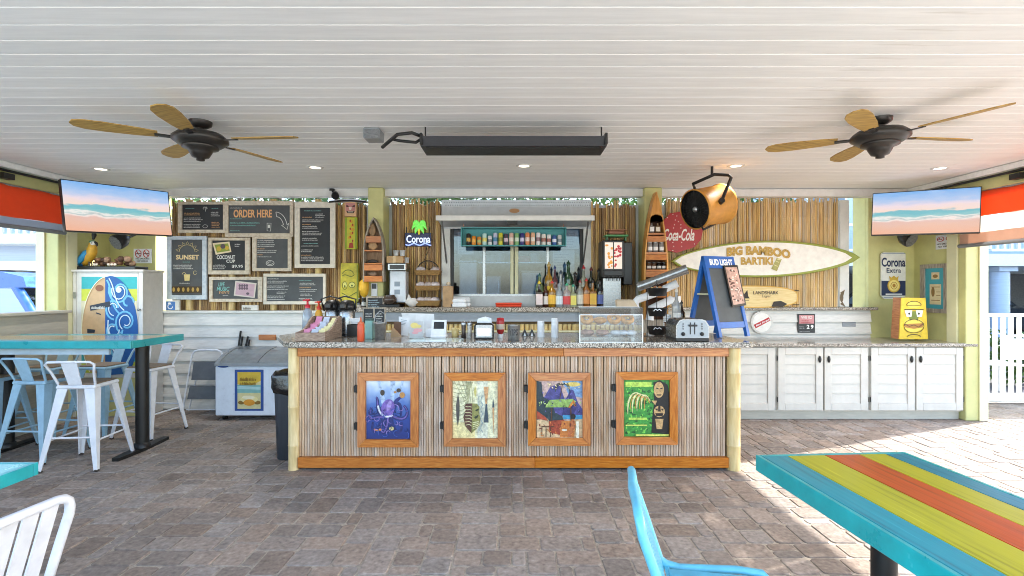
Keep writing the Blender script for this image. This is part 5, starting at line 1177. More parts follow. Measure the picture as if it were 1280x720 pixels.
def pump_bottle(label, x, yb, d, body, pump, h, w):
    c = Vector((px(x, d), d, CT)); t = thing('pump_bottle', label, 'bottle', c); r = w / 2
    build('body', MB().lathe([(r * .9, 0), (r, .01), (r, h * .5), (r * .75, h * .68), (r * .35, h * .75)], c, 14), body, t)
    build('pump', MB().lathe([(r * .5, h * .75), (r * .55, h * .84), (r * .22, h * .85), (r * .2, h * .94), (r * .5, h * .95), (r * .45, h)], c, 12).box(c.x - r * .9, c.x, c.y - .008, c.y + .008, c.z + h * .95, c.z + h * .985), pump, t)
pump_bottle('clear pump bottle with red pump behind the condiment box', 384.5, 0, 5.08, M('clear_gel_plastic', '#c9d6ea', .15, var=.1, trans=.5), paint('#c8323e', .35), .36, .10)
pump_bottle('orange mustard pump bottle with red nozzle behind the condiment box', 398.5, 0, 5.1, paint('#d9a03c', .35), paint('#d8412e', .35), .34, .085)
for x, d, lab in ((416, 5.12, 'steel airpot with black lid next to the tall menu board corner'), (434, 5.06, 'steel airpot with black lid next to the folded white napkins')):
    c = Vector((px(x, d), d, CT)); t = thing('airpot', lab, 'airpot', c)
    build('body', MB().lathe([(.07, 0), (.075, .01), (.075, .23), (.065, .25)], c, 18), m_steel, t)
    build('lid', MB().lathe([(.068, .25), (.085, .26), (.085, .30), (.06, .34), (.03, .35)], c, 18).box(c.x - .03, c.x + .03, c.y - .14, c.y - .05, c.z + .27, c.z + .32, .01), m_blackp, t)
    build('handle', MB().tube([c + Vector((-.085, 0, .24)), c + Vector((-.1, -.05, .36)), c + Vector((0, -.07, .39)), c + Vector((.1, -.05, .36)), c + Vector((.085, 0, .24))], .008, 6), m_blackp, t)
    build('base_ring', MB().lathe([(.078, 0.001), (.08, .02), (.076, .021)], c, 18), m_blackp, t)
t = thing('napkin_stack', 'loose stack of folded white napkins beside the airpots', 'napkins', (px(444, 5.0), 5.0, CT))
for k in range(4): build('napkin', MB().box(-.055, .055, -.05, .05, .12 + k * .014, .132 + k * .014).xf(Matrix.Translation((px(444, 5.05), 5.05, CT)) @ Matrix.Rotation(.15 * k - .2, 4, 'Z')), wp, t)
build('tray', MB().box(px(444, 5.05) - .06, px(444, 5.05) + .06, 4.98, 5.12, CT, CT + .115, .004), m_blackp, t)
# red squeeze bottle
c = on(451, 426.5); t = thing('squeeze_bottle', 'orange red sauce squeeze bottle beside the steel bucket', 'bottle', c)
build('body', MB().lathe([(.027, 0), (.031, .008), (.031, .14), (.026, .155)], c, 14), paint('#c8502e', .4), t); build('nozzle', MB().lathe([(.028, .155), (.028, .165), (.012, .17), (.004, .215)], c, 12), paint('#c86a48', .4), t)
# table rack with chalk signs
c = on(463.5, 423); t = thing('menu_holder', 'black framed counter chalk sign with white wire stand behind the bucket', 'sign', c)
build('panel', MB().box(px(455, 5.15), px(481, 5.15), 5.14, 5.16, CT + .12, CT + .26), m_slate2, t)
build('frame', MB().box(px(454, 5.15), px(482, 5.15), 5.132, 5.165, CT + .2601, CT + .275).box(px(454, 5.15), px(455.3, 5.15), 5.132, 5.165, CT, CT + .26).box(px(480.7, 5.15), px(482, 5.15), 5.132, 5.165, CT, CT + .26).box(px(467, 5.15), px(469, 5.15), 5.132, 5.139, CT + .12, CT + .26), m_grayw, t)
build('chalk_writing', flat(Plane(5.139), scribble(456.5, 393, 466, 4, 3, seed=2) + scribble(470, 393, 480, 4, 3, seed=3), .001), paint(WH, .7), t)
t = thing('card_box', 'small teal card box between the red bottle and steel bucket', 'box', on(462, 423.5))
c = on(462, 423.5); build('box', MB().box(c.x - .035, c.x + .035, c.y - .03, c.y + .05, CT, CT + .17, .004), paint('#7fa9a4', .5), t); build('lid', MB().box(c.x - .037, c.x + .037, c.y - .032, c.y + .052, CT + .171, CT + .19, .003), paint('#2f4a4a', .5), t)
c = on(475, 424.5); t = thing('bucket', 'galvanised steel bucket with raised wire handle on the counter', 'bucket', c)
build('pail', MB().lathe([(.042, 0), (.045, .004), (.055, .15), (.058, .152), (.054, .15), (.044, .008), (.0, .008)], c, 20, cap=False), m_galv, t); build('rim', MB().tube([c + Vector((.057 * math.cos(a), .057 * math.sin(a), .152)) for a in [2 * math.pi * i / 20 for i in range(20)]], .004, 6, closed=True), m_galv, t)
build('handle', MB().tube([c + Vector((-.058, 0, .14)), c + Vector((-.05, .03, .22)), c + Vector((-.01, .04, .26)), c + Vector((.04, .03, .23)), c + Vector((.058, 0, .14))], .004, 6), m_galv, t)
c = on(493.5, 421); t = thing('wood_stand', 'small tan wooden wedge card stand in front of the papers', 'card stand', c)
build('wedge', MB().prism([(c.x - .04, c.y, CT), (c.x + .06, c.y, CT), (c.x + .05, c.y, CT + .015), (c.x - .01, c.y, CT + .08), (c.x - .03, c.y, CT + .085)], (0, .03, 0)), paint('#b99a78', .6), t); build('card', MB().box(c.x - .02, c.x + .05, c.y + .04, c.y + .05, CT, CT + .14), paint('#6b4c38', .6), t)
c = on(504, 420); t = thing('paper_sign', 'tilted white paper sign with small print on the counter', 'paper', c)
qd = Quad(c + Vector((-.05, .03, .19)), c + Vector((.055, .03, .17)), c + Vector((.048, 0, .0)), c + Vector((-.035, 0, .012)), (0, 0, 100, 140))
build('sheet', flat(qd, [rect(0, 0, 100, 140)], 0, .003), wp, t); build('print', flat(qd, [rect(20, 20 + 12 * i, 80 - (i * 7) % 30, 24 + 12 * i) for i in range(4)], .0035), paint('#8b9aa6', .6), t)
c = on(529, 417); t = thing('paper_stack', 'wide white leaning sheet behind the flyer holder', 'paper', c)
build('sheet', MB().prism([c + Vector(v) for v in ((-.24, .06, .21), (.1, .06, .2), (.12, .03, .02), (-.18, .03, .02))], (0, .006, 0)), wp, t); build('foot', MB().box(c.x - .17, c.x + .11, c.y + .03, c.y + .06, CT, CT + .019), wp, t)
c = on(520.5, 423); t = thing('flyer_holder', 'clear stand with pink and yellow flyer on the counter', 'flyer stand', c)
build('stand', MB().box(c.x - .07, c.x + .07, c.y, c.y + .006, CT, CT + .165).box(c.x - .07, c.x + .07, c.y - .03, c.y + .05, CT, CT + .004), m_acryl, t)
fq = Plane(c.y); build('flyer', MB().box(c.x - .062, c.x + .062, c.y + .0065, c.y + .009, CT + .006, CT + .16), paint('#d8d2d6', .6), t)
fx = lambda u, v: (640 + (c.x - .06 + .12 * u) / c.y * F, 360 + (CAMZ - (CT + .158 - .15 * v)) / c.y * F)
build('print', flat(fq, [ell(*fx(.35, .25), 5, 3.6), ell(*fx(.7, .3), 3, 2)], .001), paint('#d9c87a', .6), t); build('print', flat(fq, [ell(*fx(.6, .55), 5.5, 2.4), ell(*fx(.4, .7), 4, 1.6)], .002), paint('#d6a0a8', .6), t)
c = on(535.5, 422); t = thing('tape_block', 'small plain white block next to the card reader', 'block', c); build('block', MB().box(c.x - .03, c.x + .03, c.y, c.y + .05, CT, CT + .085, .004), wp, t)
c = on(548, 422.5); t = thing('card_reader', 'white point of sale stand with dark screen', 'card reader', c)
build('base', MB().box(c.x - .075, c.x + .075, c.y - .03, c.y + .08, CT, CT + .03, .008), wp, t)
build('body', MB().prism([(c.x - .07, c.y - .01, CT + .031), (c.x - .07, c.y + .05, CT + .165), (c.x - .07, c.y + .075, CT + .165), (c.x - .07, c.y + .06, CT + .031)], (.14, 0, 0)), wp, t)
qd = Quad((c.x - .07, c.y + .05, CT + .165), (c.x + .07, c.y + .05, CT + .165), (c.x + .07, c.y - .01, CT + .031), (c.x - .07, c.y - .01, CT + .031)); build('screen', flat(qd, [rect(.16, .12, .86, .6)], .0005), paint('#33383d', .15), t)
c = on(555, 427); t = thing('tray', 'low clear acrylic tray lying on the granite', 'tray', c)
build('base', MB().box(px(511, c.y), px(578, c.y), c.y - .06, c.y + .1, CT + .001, CT + .006), m_acryl, t)
for (a, b) in ((c.y - .062, c.y - .058), (c.y + .098, c.y + .102)): build('rim', MB().box(px(511, c.y), px(578, c.y), a, b, CT + .001, CT + .022), m_acryl, t)
c = on(569, 421); t = thing('mug', 'small tan mug standing on the counter by the shakers', 'mug', c); build('cup', MB().lathe([(.03, 0), (.035, .005), (.036, .085), (.033, .085), (.03, .01), (0, .01)], c, 16, cap=False), paint('#c9b47a', .3), t); build('handle', MB().tube([c + Vector((.034, -.01, .07)), c + Vector((.062, -.015, .06)), c + Vector((.062, -.015, .03)), c + Vector((.034, -.01, .018))], .006, 6), paint('#c9b47a', .3), t)
# shakers
for x, lab, c1 in ((579.5, 'pepper shaker with steel top, next to the tray', '#3b332e'), (587, 'salt shaker with steel top, next to the napkin dispenser', '#b9b7b2')):
    c = on(x, 422.5); t = thing('shaker', lab, 'shaker', c)
    build('glass', MB().lathe([(.02, 0), (.024, .004), (.02, .06), (.022, .12)], c, 10), M('shaker_' + c1, c1, .12, var=.3, scale=90), t); build('cap', MB().lathe([(.024, .12), (.026, .135), (.02, .155), (.0, .162)], c, 12), m_steel, t)
c = on(605, 424); t = thing('napkin_dispenser', 'chrome napkin dispenser with black edges and napkin on top', 'napkin dispenser', c)
w_, h_ = .085, .14
build('body', MB().box(c.x - w_, c.x + w_, c.y, c.y + .12, CT + .006, CT + h_, .01), m_steel, t)
build('edge_trim', MB().tube([Vector((c.x + a, c.y - .002, CT + b)) for a, b in ((-w_, .006), (-w_ - .003, h_ - .02), (-w_ + .02, h_ + .004), (w_ - .02, h_ + .004), (w_ + .003, h_ - .02), (w_, .006))], .007, 6, closed=True), m_black, t)
build('face_plate', MB().box(c.x - .06, c.x + .06, c.y - .004, c.y - .0005, CT + .03, CT + .1), M('printed_steel', '#c9d6de', .2, metal=.6, var=.2, scale=30), t)
build('napkins', MB().prism([(c.x - .07, c.y + .05, CT + h_), (c.x + .07, c.y + .05, CT + h_), (c.x + .065, c.y + .04, CT + h_ + .05), (c.x + .01, c.y + .05, CT + h_ + .065), (c.x - .06, c.y + .045, CT + h_ + .045)], (0, .02, 0)), wp, t)
c = on(625.5, 422); t = thing('ketchup_bottle', 'red ketchup bottle standing on its white cap', 'bottle', c)
build('cap', MB().lathe([(.026, 0), (.027, .03), (.02, .035)], c, 14), wp, t); build('body', MB().lathe([(.02, .035), (.036, .06), (.038, .15), (.034, .185), (.0, .19)], c, 14), paint('#a8242a', .3), t)
build('label', MB().lathe([(.0385, .08), (.0385, .13)], c, 14, cap=False), paint('#c8b8a8', .5), t)
c = on(642, 425.5); t = thing('tip_tin', 'silver tin printed with dark letters', 'tin', c)
build('tin', MB().lathe([(.052, 0), (.054, .003), (.054, .137), (.056, .14), (.052, .141), (.05, .01), (0, .01)], c, 22, cap=False), m_galv, t)
vs, fs = text_polys('TIPS', .03); ax_ = max(v[0] for v in vs); ay_ = max(v[1] for v in vs)
build('lettering', MB().add([(c.x + .0548 * math.sin((v[0] / ax_ - .5) * 1.5), c.y - .0548 * math.cos((v[0] / ax_ - .5) * 1.5), CT + .05 + v[1] / ay_ * .055) for v in vs], fs), paint('#33353a', .5), t)
for x, lab in ((656, 'small black and white folded tent card next to the printed tin'), (665, 'small black and white folded tent card next to the short cup stack')):
    c = on(x, 420.5); t = thing('tent_card', lab, 'card', c)
    build('fold', MB().prism([(c.x - .035, c.y, CT), (c.x, c.y, CT + .075), (c.x + .035, c.y, CT)], (0, .05, 0)), m_blackp, t); build('white_face', MB().prism([(c.x - .012, c.y - .001, CT + .003), (c.x, c.y - .001, CT + .04), (c.x + .012, c.y - .001, CT + .003)], (0, -.0015, 0)), wp, t)
for x, yb, h, lab in ((676, 421.5, .155, 'short stack of white paper cups on the counter'), (693.5, 421.5, .195, 'taller stack of white paper cups on the counter')):
    c = on(x, yb); t = thing('cup_stack', lab, 'paper cups', c); k = int(h / .014)
    build('lowest_cup', MB().lathe([(.036, .0), (.037, .004), (.034, .06)], c, 16), wp, t)
    for i in range(k - 4): build('cup', MB().lathe([(.034 - .0, .06 + i * .0135 - .0), (.0365 - .0003 * i, .0605 + i * .0135), (.0365 - .0003 * i, .065 + i * .0135), (.033 - .0003 * i, .0734 + i * .0135)], c, 16), wp, t)
# acrylic pastry case
c = on(759, 428.5); y0 = c.y + .02; t = thing('pastry_case', 'clear acrylic pastry case with two shelves on the counter', 'pastry case', (c.x, y0 + .15, CT))
xa, xb = px(725, y0), px(803, y0); zt_ = CT + .3; yb_ = y0 + .3; e_ = .004
for nm, q in (('front_panel', (xa, xb, y0, y0 + e_, CT + .002, zt_ - .06)), ('back_panel', (xa, xb, yb_, yb_ + e_, CT + .002, zt_)), ('top_panel', (xa, xb, y0 + .08, yb_, zt_, zt_ + e_)), ('base_panel', (xa, xb, y0, yb_, CT + .002, CT + .008)), ('end_panel', (xa - e_, xa, y0, yb_, CT + .002, zt_)), ('end_panel', (xb, xb + e_, y0, yb_, CT + .002, zt_)), ('shelf', (xa, xb, y0 + .03, yb_, CT + .15, CT + .155)), ('lower_shelf', (xa, xb, y0 + .01, yb_, CT + .045, CT + .05))):
    build(nm, MB().box(*q), m_acryl, t)
build('slope_panel', MB().prism([(xa, y0, zt_ - .058), (xa, y0 + .08, zt_), (xa, y0 + .08, zt_ + e_), (xa, y0, zt_ - .054)], (xb - xa, 0, 0)), m_acryl, t)
me_edge = paint('#e8eef2', .2)
build('edge_strip', MB().box(xa - .006, xa + .002, y0 - .002, y0 + .003, CT, zt_ - .06).box(xb - .002, xb + .006, y0 - .002, y0 + .003, CT, zt_ - .06).box(xa, xb, y0 - .003, y0, CT, CT + .006).box(xa, xb, y0 - .003, y0, zt_ - .064, zt_ - .058).box(xa, xb, y0 + .078, y0 + .082, zt_, zt_ + .006), me_edge, t)
pz_ = random.Random(8)
for k, (u, lv, sh) in enumerate([(.13, 0, 'bagel'), (.36, 0, 'roll'), (.58, 0, 'bagel'), (.8, 0, 'bagel'), (.15, 1, 'roll'), (.4, 1, 'roll')]):
    z = CT + (.156 if lv == 0 else .051); x = xa + (xb - xa) * u
    a = thing(sh, {0: 'golden bagel on the upper pastry shelf', 1: 'browned roll on the pastry shelf'}[0 if sh == 'bagel' else 1], 'pastry', (x, y0 + .12, z), group='bagels on the upper shelf' if sh == 'bagel' else 'rolls in the pastry case')
    bm = M('baked_crust', '#d69a58', .5, var=.3, scale=18, bump=.2)
    if sh == 'bagel':
        cc = Vector((x, y0 + .1, z + .045)); tl = Matrix.Rotation(R(48), 3, 'X')
        build('crust', MB().tube([cc + tl @ Vector((.042 * math.cos(b), .042 * math.sin(b), 0)) for b in [2 * math.pi * i / 16 for i in range(16)]], .021, 8, closed=True), bm, a)
        build('centre', MB().ball(cc + Vector((0, -.006, .006)), .014, .008, .012, 10, 6), M('pale_crumb', '#e0c08a', .6, var=.15), a)
    else:
        build('crust', MB().ball((x, y0 + .12, z + .028), .062, .05, .03, 12, 8, .05), bm if k < 4 else M('glazed_bun', '#b08a7c', .5, var=.3, scale=25), a)
        build('sugar', MB().ball((x, y0 + .12, z + .04), .04, .035, .022, 10, 6, .08), M('pale_crumb', '#e0c08a'), a)
a = thing('wrapped_pastry', 'white wrapped pastries on the lower shelf of the pastry case', 'pastry', (xa + (xb - xa) * .72, y0 + .1, CT + .051))
for i, u in enumerate((.62, .74, .87)): build('parcel', MB().ball((xa + (xb - xa) * u, y0 + .12, CT + .075), .055, .05, .024, 12, 7, .12), M('cling_wrap', '#dde2ea', .2, var=.15, scale=30), a)
c = P(779, 380, y0 + .2); t = thing('paper_bag', 'flat tan paper bag lying on top of the pastry case', 'paper bag', (c.x, y0 + .2, zt_ + e_))
build('bag', MB().prism([(px(764, 4.8), y0 + .1, zt_ + .005), (px(788, 4.8), y0 + .1, zt_ + .005), (px(785, 4.8), y0 + .16, zt_ + .06), (px(765, 4.8), y0 + .16, zt_ + .06)], (0, .08, 0)), paint('#b9a78f', .7), t); build('fold', MB().box(px(766, 4.8), px(784, 4.8), y0 + .155, y0 + .245, zt_ + .061, zt_ + .066), paint('#a8957c', .7), t)
# wire basket rack
c = on(822, 420); t = thing('basket_rack', 'three tier black wire rack with small dark baskets', 'rack', c); d = c.y
mb = MB()
for x in (809, 833): mb.tube([P(x, 420, d), P(x, 362, d), P(821, 355, d)], .004, 6)
mb.tube([P(821, 355, d), P(821, 350, d)], .005, 6); mb.tube([P(821, 420, d + .12), P(821, 356, d + .02)], .004, 6); mb.tube([P(805, 420, d - .05), P(837, 420, d - .05)], .004, 6)
build('frame', mb, m_black, t)
for k, yb in enumerate((370, 395, 418)):
    cc = P(821.5, yb, d); cc.y = d - .0; r = 12.5 / F * d
    build('basket', MB().lathe([(r * .8, 0), (r, .075), (r * 1.06, .078), (r * .96, .075), (r * .76, .006), (0, .006)], cc, 18, cap=False), m_blackp, t)
    if k: build('chalk_mark', flat(Plane(d - r - .002), stroke([(817, yb - 6), (819, yb - 8.5), (822, yb - 7), (824, yb - 8.5), (827, yb - 6.5)], 1.2), .001), wp, t)
a = thing('snack_pile', 'snack bags heaped in the top wire basket', 'snacks', P(822, 362, d)); 
for i in range(5): build('snack_bag', MB().ball(P(815 + i * 3.2, 361.5 - (i % 2) * 1.5, d), .022, .018, .02, 8, 6, .1), paint(['#d0b070', '#8a5a3a', '#c9cdd2', '#b07a4a', '#dadada'][i], .4), a)
# toaster
c = on(865, 427); d = c.y; t = thing('toaster', 'brushed steel four slice toaster with two knobs at the counter end', 'toaster', c)
xa, xb, zt_ = px(845, d), px(886.5, d), CT + .195
o_ = [(xa, CT + .03), (xa, CT + .14), (xa + .03, zt_ - .01), (xa + .06, zt_), (xb - .06, zt_), (xb - .03, zt_ - .01), (xb, CT + .14), (xb, CT + .03)]
build('shell', MB().prism([(x, d, z) for x, z in o_], (0, .30, 0)), m_steel, t)
build('base', MB().box(xa - .002, xb + .002, d - .004, d + .304, CT, CT + .029, .006), m_blackp, t)
build('face_plate', MB().prism([(x + (.01 if x < c.x else -.01), d - .004, z - (.008 if z > CT + .05 else -.004)) for x, z in o_], (0, .0035, 0)), M('satin_steel', '#8d949b', .35, metal=.7, var=.08), t)
tp = Plane(d - .0045)
build('lever_slot', flat(tp, [rect(862.2, 403, 863.6, 418), rect(867.6, 403, 869, 418)], .0004), m_black, t)
for x in (862.9, 868.3): build('lever', MB().box(px(x - 2.6, d), px(x + 2.6, d), d - .022, d - .005, P(0, 408, d).z, P(0, 405.6, d).z, .003), m_blackp, t)
for x in (854, 877.5): build('knob', MB().lathe([(.017, 0), (.015, .014), (.0, .015)], tp.at(x, 417.5, 0), 14, (0, -1, 0)), m_blackp, t)
build('button', flat(tp, [ell(854, 405 + 3 * i, 1, 1) for i in range(3)] + [ell(877.5, 405 + 3 * i, 1, 1) for i in range(3)], .0004, .003), paint('#5d6166', .4), t)
build('bread_slot', MB().box(xa + .05, xb - .05, d + .06, d + .1, zt_ + .0004, zt_ + .002).box(xa + .05, xb - .05, d + .18, d + .22, zt_ + .0004, zt_ + .002), m_black, t)
# syrup and spirits by the toaster
small_bottle('bottle', 'white labelled clear bottle standing behind the toaster', 845.5, 417.5, 58, 11, 5.25, liq('#cfd2d4'), '#eceae6', '#d8d2c8')
small_bottle('bottle', 'dark bottle standing behind the toaster beside the clear one', 852, 417.5, 42, 9, 5.3, liq('#3a2620'), '#7a3a2a', '#222222')
t = thing('cup_sleeve', 'stack of white foam cups behind the wire rack', 'foam cups', (px(834, 5.3), 5.3, CT)); c = Vector((px(834, 5.32), 5.32, CT))
for i in range(9): build('cup', MB().lathe([(.032, i * .022), (.042, i * .022 + .001), (.042, i * .022 + .018), (.034, i * .022 + .0215)], c, 14), wp, t)
t = thing('spice_box', 'little brown wooden box between the wire rack and toaster', 'box', (px(840, 5.1), 5.1, CT)); build('box', MB().box(px(832, 5.1), px(846, 5.1), 5.06, 5.14, CT, CT + .12, .004), paint('#8a6a4a', .6), t); build('lid', MB().box(px(831.5, 5.1), px(846.5, 5.1), 5.055, 5.145, CT + .121, CT + .13, .003), paint('#5a3f2c', .6), t)

# blue A-frame sign on the counter
t = thing('a_frame_sign', 'small blue A-frame chalk sign with white lettering on the counter end', 'sign', (px(903, 5.1), 5.15, CT))
nv = Vector((.42, -.91, 0)); uv = Vector((.91, .42, 0)).normalized(); top = P(897, 321, 5.08); top.z = CT + .78
m_bl = M('blue_sign_paint', '#1f5fae', .35, var=.08)
hw = .2; spread = .20
def aq(s): 
    TLp = top - uv * hw; TRp = top + uv * hw; dn = nv.normalized() * spread * s; k = Vector((0, 0, CT + .002 - top.z))
    return TLp, TRp, TRp + dn + k, TLp + dn + k
f4 = aq(1); qf = Quad(*f4, (0, 0, 100, 195)); b4 = aq(-1); qb = Quad(b4[1], b4[0], b4[3], b4[2], (0, 0, 100, 195))
for q, nm in ((qf, 'front'), (qb, 'rear')):
    build('leg', flat(q, [rect(0, 30, 9, 195)], -.02, .035), m_bl, t); build('leg', flat(q, [rect(91, 30, 100, 195)], -.02, .035), m_bl, t)
    build('header_board', flat(q, [rect(0, 0, 100, 29.6)], -.02, .035), m_bl, t); build('lower_rail', flat(q, [rect(9.3, 160, 90.7, 174)], -.018, .03), m_bl, t)
    build('slate', flat(q, [rect(9, 29, 91, 161)], -.008, .01), m_slate, t)
build('lettering', text(qf, 'BUD LIGHT', (15, 7, 92, 23), .0165, .05), wp, t)
mid_f = (qf.at(3, 92, -.01)); mid_b = qb.at(97, 92, -.01); build('spreader', MB().cyl(mid_f, mid_b, .008, n=8), m_olive2, t)
build('spreader', MB().cyl(qf.at(97, 92, -.01), qb.at(3, 92, -.01), .008, n=8), m_olive2, t)
a = thing('photo_menu', 'small black framed photo menu clipped to the blue A-frame', 'menu', tuple(qf.at(78, 130, .03)))
build('frame', flat(qf, [[(55, 24), (103, 22), (104, 122), (57, 126)]], .018, .014), m_black, a); build('print', flat(qf, [[(59, 29), (99, 27), (100, 117), (61, 121)]], .0325, .001), paint('#c9a294', .5, var=.3), a)
r_ = random.Random(12)
build('print', flat(qf, [ell(r_.uniform(64, 95), r_.uniform(34, 114), r_.uniform(2, 6), r_.uniform(1, 3), 7) for _ in range(24)], .034), paint('#5a3a34', .5), a, kind='stuff'); build('print', flat(qf, [ell(r_.uniform(64, 95), r_.uniform(34, 114), r_.uniform(1.5, 4), r_.uniform(1, 2), 7) for _ in range(18)], .0355), paint('#e6d6cc', .5), a, kind='stuff')

# ------------------------------------------------------------------ back ledge (z 1.35)
LZ = 1.352; LD = 6.68
def lp(x, d=LD): return Vector((px(x, d), d, LZ))
# coffee / juice machine
c = lp(496); t = thing('coffee_machine', 'white and steel coffee machine on the ledge by the column', 'coffee machine', c)
build('base', MB().box(px(484), px(507.5), 6.58, 6.86, LZ, LZ + .04, .008), m_blackp, t)
build('tower', MB().pbox(487, 338, 507, 378, 6.64, .2, .012), M('machine_white', '#cfd8e4', .3, var=.06), t)
build('head', MB().pbox(484, 329, 507.5, 338.4, 6.56, .28, .01), m_steel, t); build('control_panel', MB().pbox(487, 331, 505, 336.5, 6.553, .006), m_blackp, t)
build('pot', MB().lathe([(.05, 0), (.085, .03), (.09, .07), (.06, .11), (.065, .12)], (px(496), 6.61, LZ + .041), 16), M('coffee_glass', '#4a3d36', .1, var=.2), t)
build('print', flat(Plane(6.64), [rect(493, 352, 500, 358), rect(493, 362, 500, 368)], .001), paint('#8a98a8', .5), t)
t = thing('cardboard_box', 'tan cardboard box on top of the white coffee machine', 'box', P(494, 329, 6.7)); build('carton', MB().pbox(483, 320, 504, 328.8, 6.6, .2, .006), paint('#b9976c', .7), t); build('tape', MB().pbox(491, 319.8, 494.5, 328.9, 6.598, .2), paint('#cfb48a', .5), t)
for k, x in enumerate((495, 503, 508)):
    c0 = P(x, 319.8 if k < 2 else 328, 6.72); t_ = single('plastic_cup', MB().lathe([(.03, 0), (.038, .07), (.041, .072), (.036, .07), (.028, .004), (0, .004)], c0 if k < 2 else P(x - .0, 328.8, 6.72), 14, cap=False), M('frosted_cup', '#c9cdd0', .3, var=.08), 'upturned clear plastic cup stacked on the coffee machine', 'cup', 'cups on the coffee machine')
t = thing('paper_bag', 'crumpled white paper bag beside the coffee machine', 'paper bag', lp(515)); build('bag', MB().ball(lp(515) + Vector((0, 0, .06)), .10, .06, .058, 9, 6, .2), paint('#d5d2d0', .7), t); build('flap', MB().prism([lp(508) + Vector((0, -.02, .05)), lp(511) + Vector((0, -.02, .17)), lp(515) + Vector((0, -.02, .1))], (0, .03, 0)), paint('#d5d2d0', .7), t)
t = thing('chalk_sign', 'small standing chalk price sign in grey frame under the boat', 'sign', lp(468, 6.62)); build('slate', MB().pbox(459, 372, 479, 386, 6.6, .012), m_slate2, t); build('frame', MB().pbox(457.5, 370.5, 480, 372.6, 6.59, .03).pbox(457.5, 372.7, 459.4, 383.6, 6.59, .03).pbox(478.2, 372.7, 480, 383.6, 6.59, .03), m_grayw, t)
build('chalk_writing', flat(Plane(6.6), scribble(460.5, 376, 478, 4, 2.8, 1.6, seed=8), .001), paint('#9fb8c4', .7), t)
small_bottle('bottle', 'little dark syrup bottle on the ledge by the yellow buoy', 449, 360 + (CAMZ - 1.3) * F / 6.8, 16, 6, 6.8, liq('#3a2a24'), '#b9b0a4', '#8a8f94')
small_bottle('bottle', 'little steel capped jar on the ledge by the price sign', 455, 360 + (CAMZ - 1.352) * F / 6.75, 13, 6, 6.75, liq('#6a6f74'), '#d0d0d0', '#b0b4b8', sh='jar')
# wicker basket stand
t = thing('basket_stand', 'three tier wicker basket stand with dark wire arch', 'basket stand', lp(535, 6.75))
m_wick = ramp_mat('wicker', [(.3, '#6e4f2a'), (.6, '#a07c46'), (.8, '#b99458')], .7, 40, (1, 1, 6), bump=.3)
mb = MB().tube([lp(521, 6.8) + Vector((0, 0, 0))] + [P(535 - 14 * math.cos(R(a)), 340 - 14 * math.sin(R(a)), 6.8) for a in range(0, 181, 20)] + [lp(549, 6.8)], .007, 6)
build('wire_frame', mb, m_black, t)
for ya, yb in ((338, 344), (357, 363), (375.5, 382)):
    x0, x1, z0, z1 = px(519, 6.7), px(551, 6.7), pz(yb, 6.7), pz(ya, 6.7)
    build('basket', MB().add([(x0 + .02, 6.66, z0), (x1 - .02, 6.66, z0), (x1 - .02, 6.8, z0), (x0 + .02, 6.8, z0), (x0, 6.64, z1), (x1, 6.64, z1), (x1, 6.82, z1), (x0, 6.82, z1), (x0 + .012, 6.652, z1), (x1 - .012, 6.652, z1), (x1 - .012, 6.808, z1), (x0 + .012, 6.808, z1)], [(0, 1, 2, 3)[::-1], (0, 1, 5, 4), (1, 2, 6, 5), (2, 3, 7, 6), (3, 0, 4, 7), (4, 5, 9, 8), (5, 6, 10, 9), (6, 7, 11, 10), (7, 4, 8, 11)]), m_wick, t)
for k, (ya, n_) in enumerate(((338, 2), (357, 3), (376, 3))):
    a = thing('snack_bags', ['pale snack bags heaped in the top wicker basket', 'pale snack bags heaped in the middle wicker basket', 'pale snack bags heaped in the bottom wicker basket'][k], 'snacks', P(535, ya, 6.73))
    for i in range(n_): build('snack_bag', MB().ball(P(526 + i * (18 / max(1, n_ - 1)) , ya - .5, 6.73), .065, .05, .045, 10, 7, .14), M('cello_bag%d' % (i % 2), ['#d6c9cc', '#c7b6b2'][i % 2], .35, var=.25, scale=30), a)
t = thing('wood_block', 'upright light wood block beside the window jamb', 'wood block', lp(559, 6.62)); build('block', MB().box(px(553.5, 6.62), px(566, 6.62), 6.6, 6.7, LZ, pz(357.5, 6.62), .006), paint('#b08f6a', .65, var=.2), t); build('knob', MB().lathe([(.012, 0), (.03, .02), (.02, .05), (0, .055)], (px(560, 6.62), 6.65, pz(357.5, 6.62)), 10), paint('#c9b8a0', .5), t)
t = thing('takeaway_boxes', 'white foam takeaway boxes on the ledge below the window', 'box', lp(574)); 
for i, (a, b, ya) in enumerate(((562.5, 583, 384), (564, 588, 384))):
    y_ = 6.6 + i * .12; build('foam_box', MB().box(px(a, y_), px(b, y_), y_, y_ + .11, LZ, LZ + .05, .01).box(px(a, y_) + .004, px(b, y_) - .004, y_ + .004, y_ + .106, LZ + .0505, LZ + .11 + .015 * i, .02), wp, t)
t = thing('serving_tray', 'orange red plastic tray on the ledge under the window', 'tray', lp(636)); build('tray', MB().box(px(619.5, 6.62), px(652, 6.62), 6.6, 6.85, LZ, LZ + .03, .012), paint('#cf4326', .4), t); build('rim', MB().box(px(619, 6.62), px(652.5, 6.62), 6.596, 6.854, LZ + .0305, LZ + .055, .01), paint('#cf4326', .4), t)
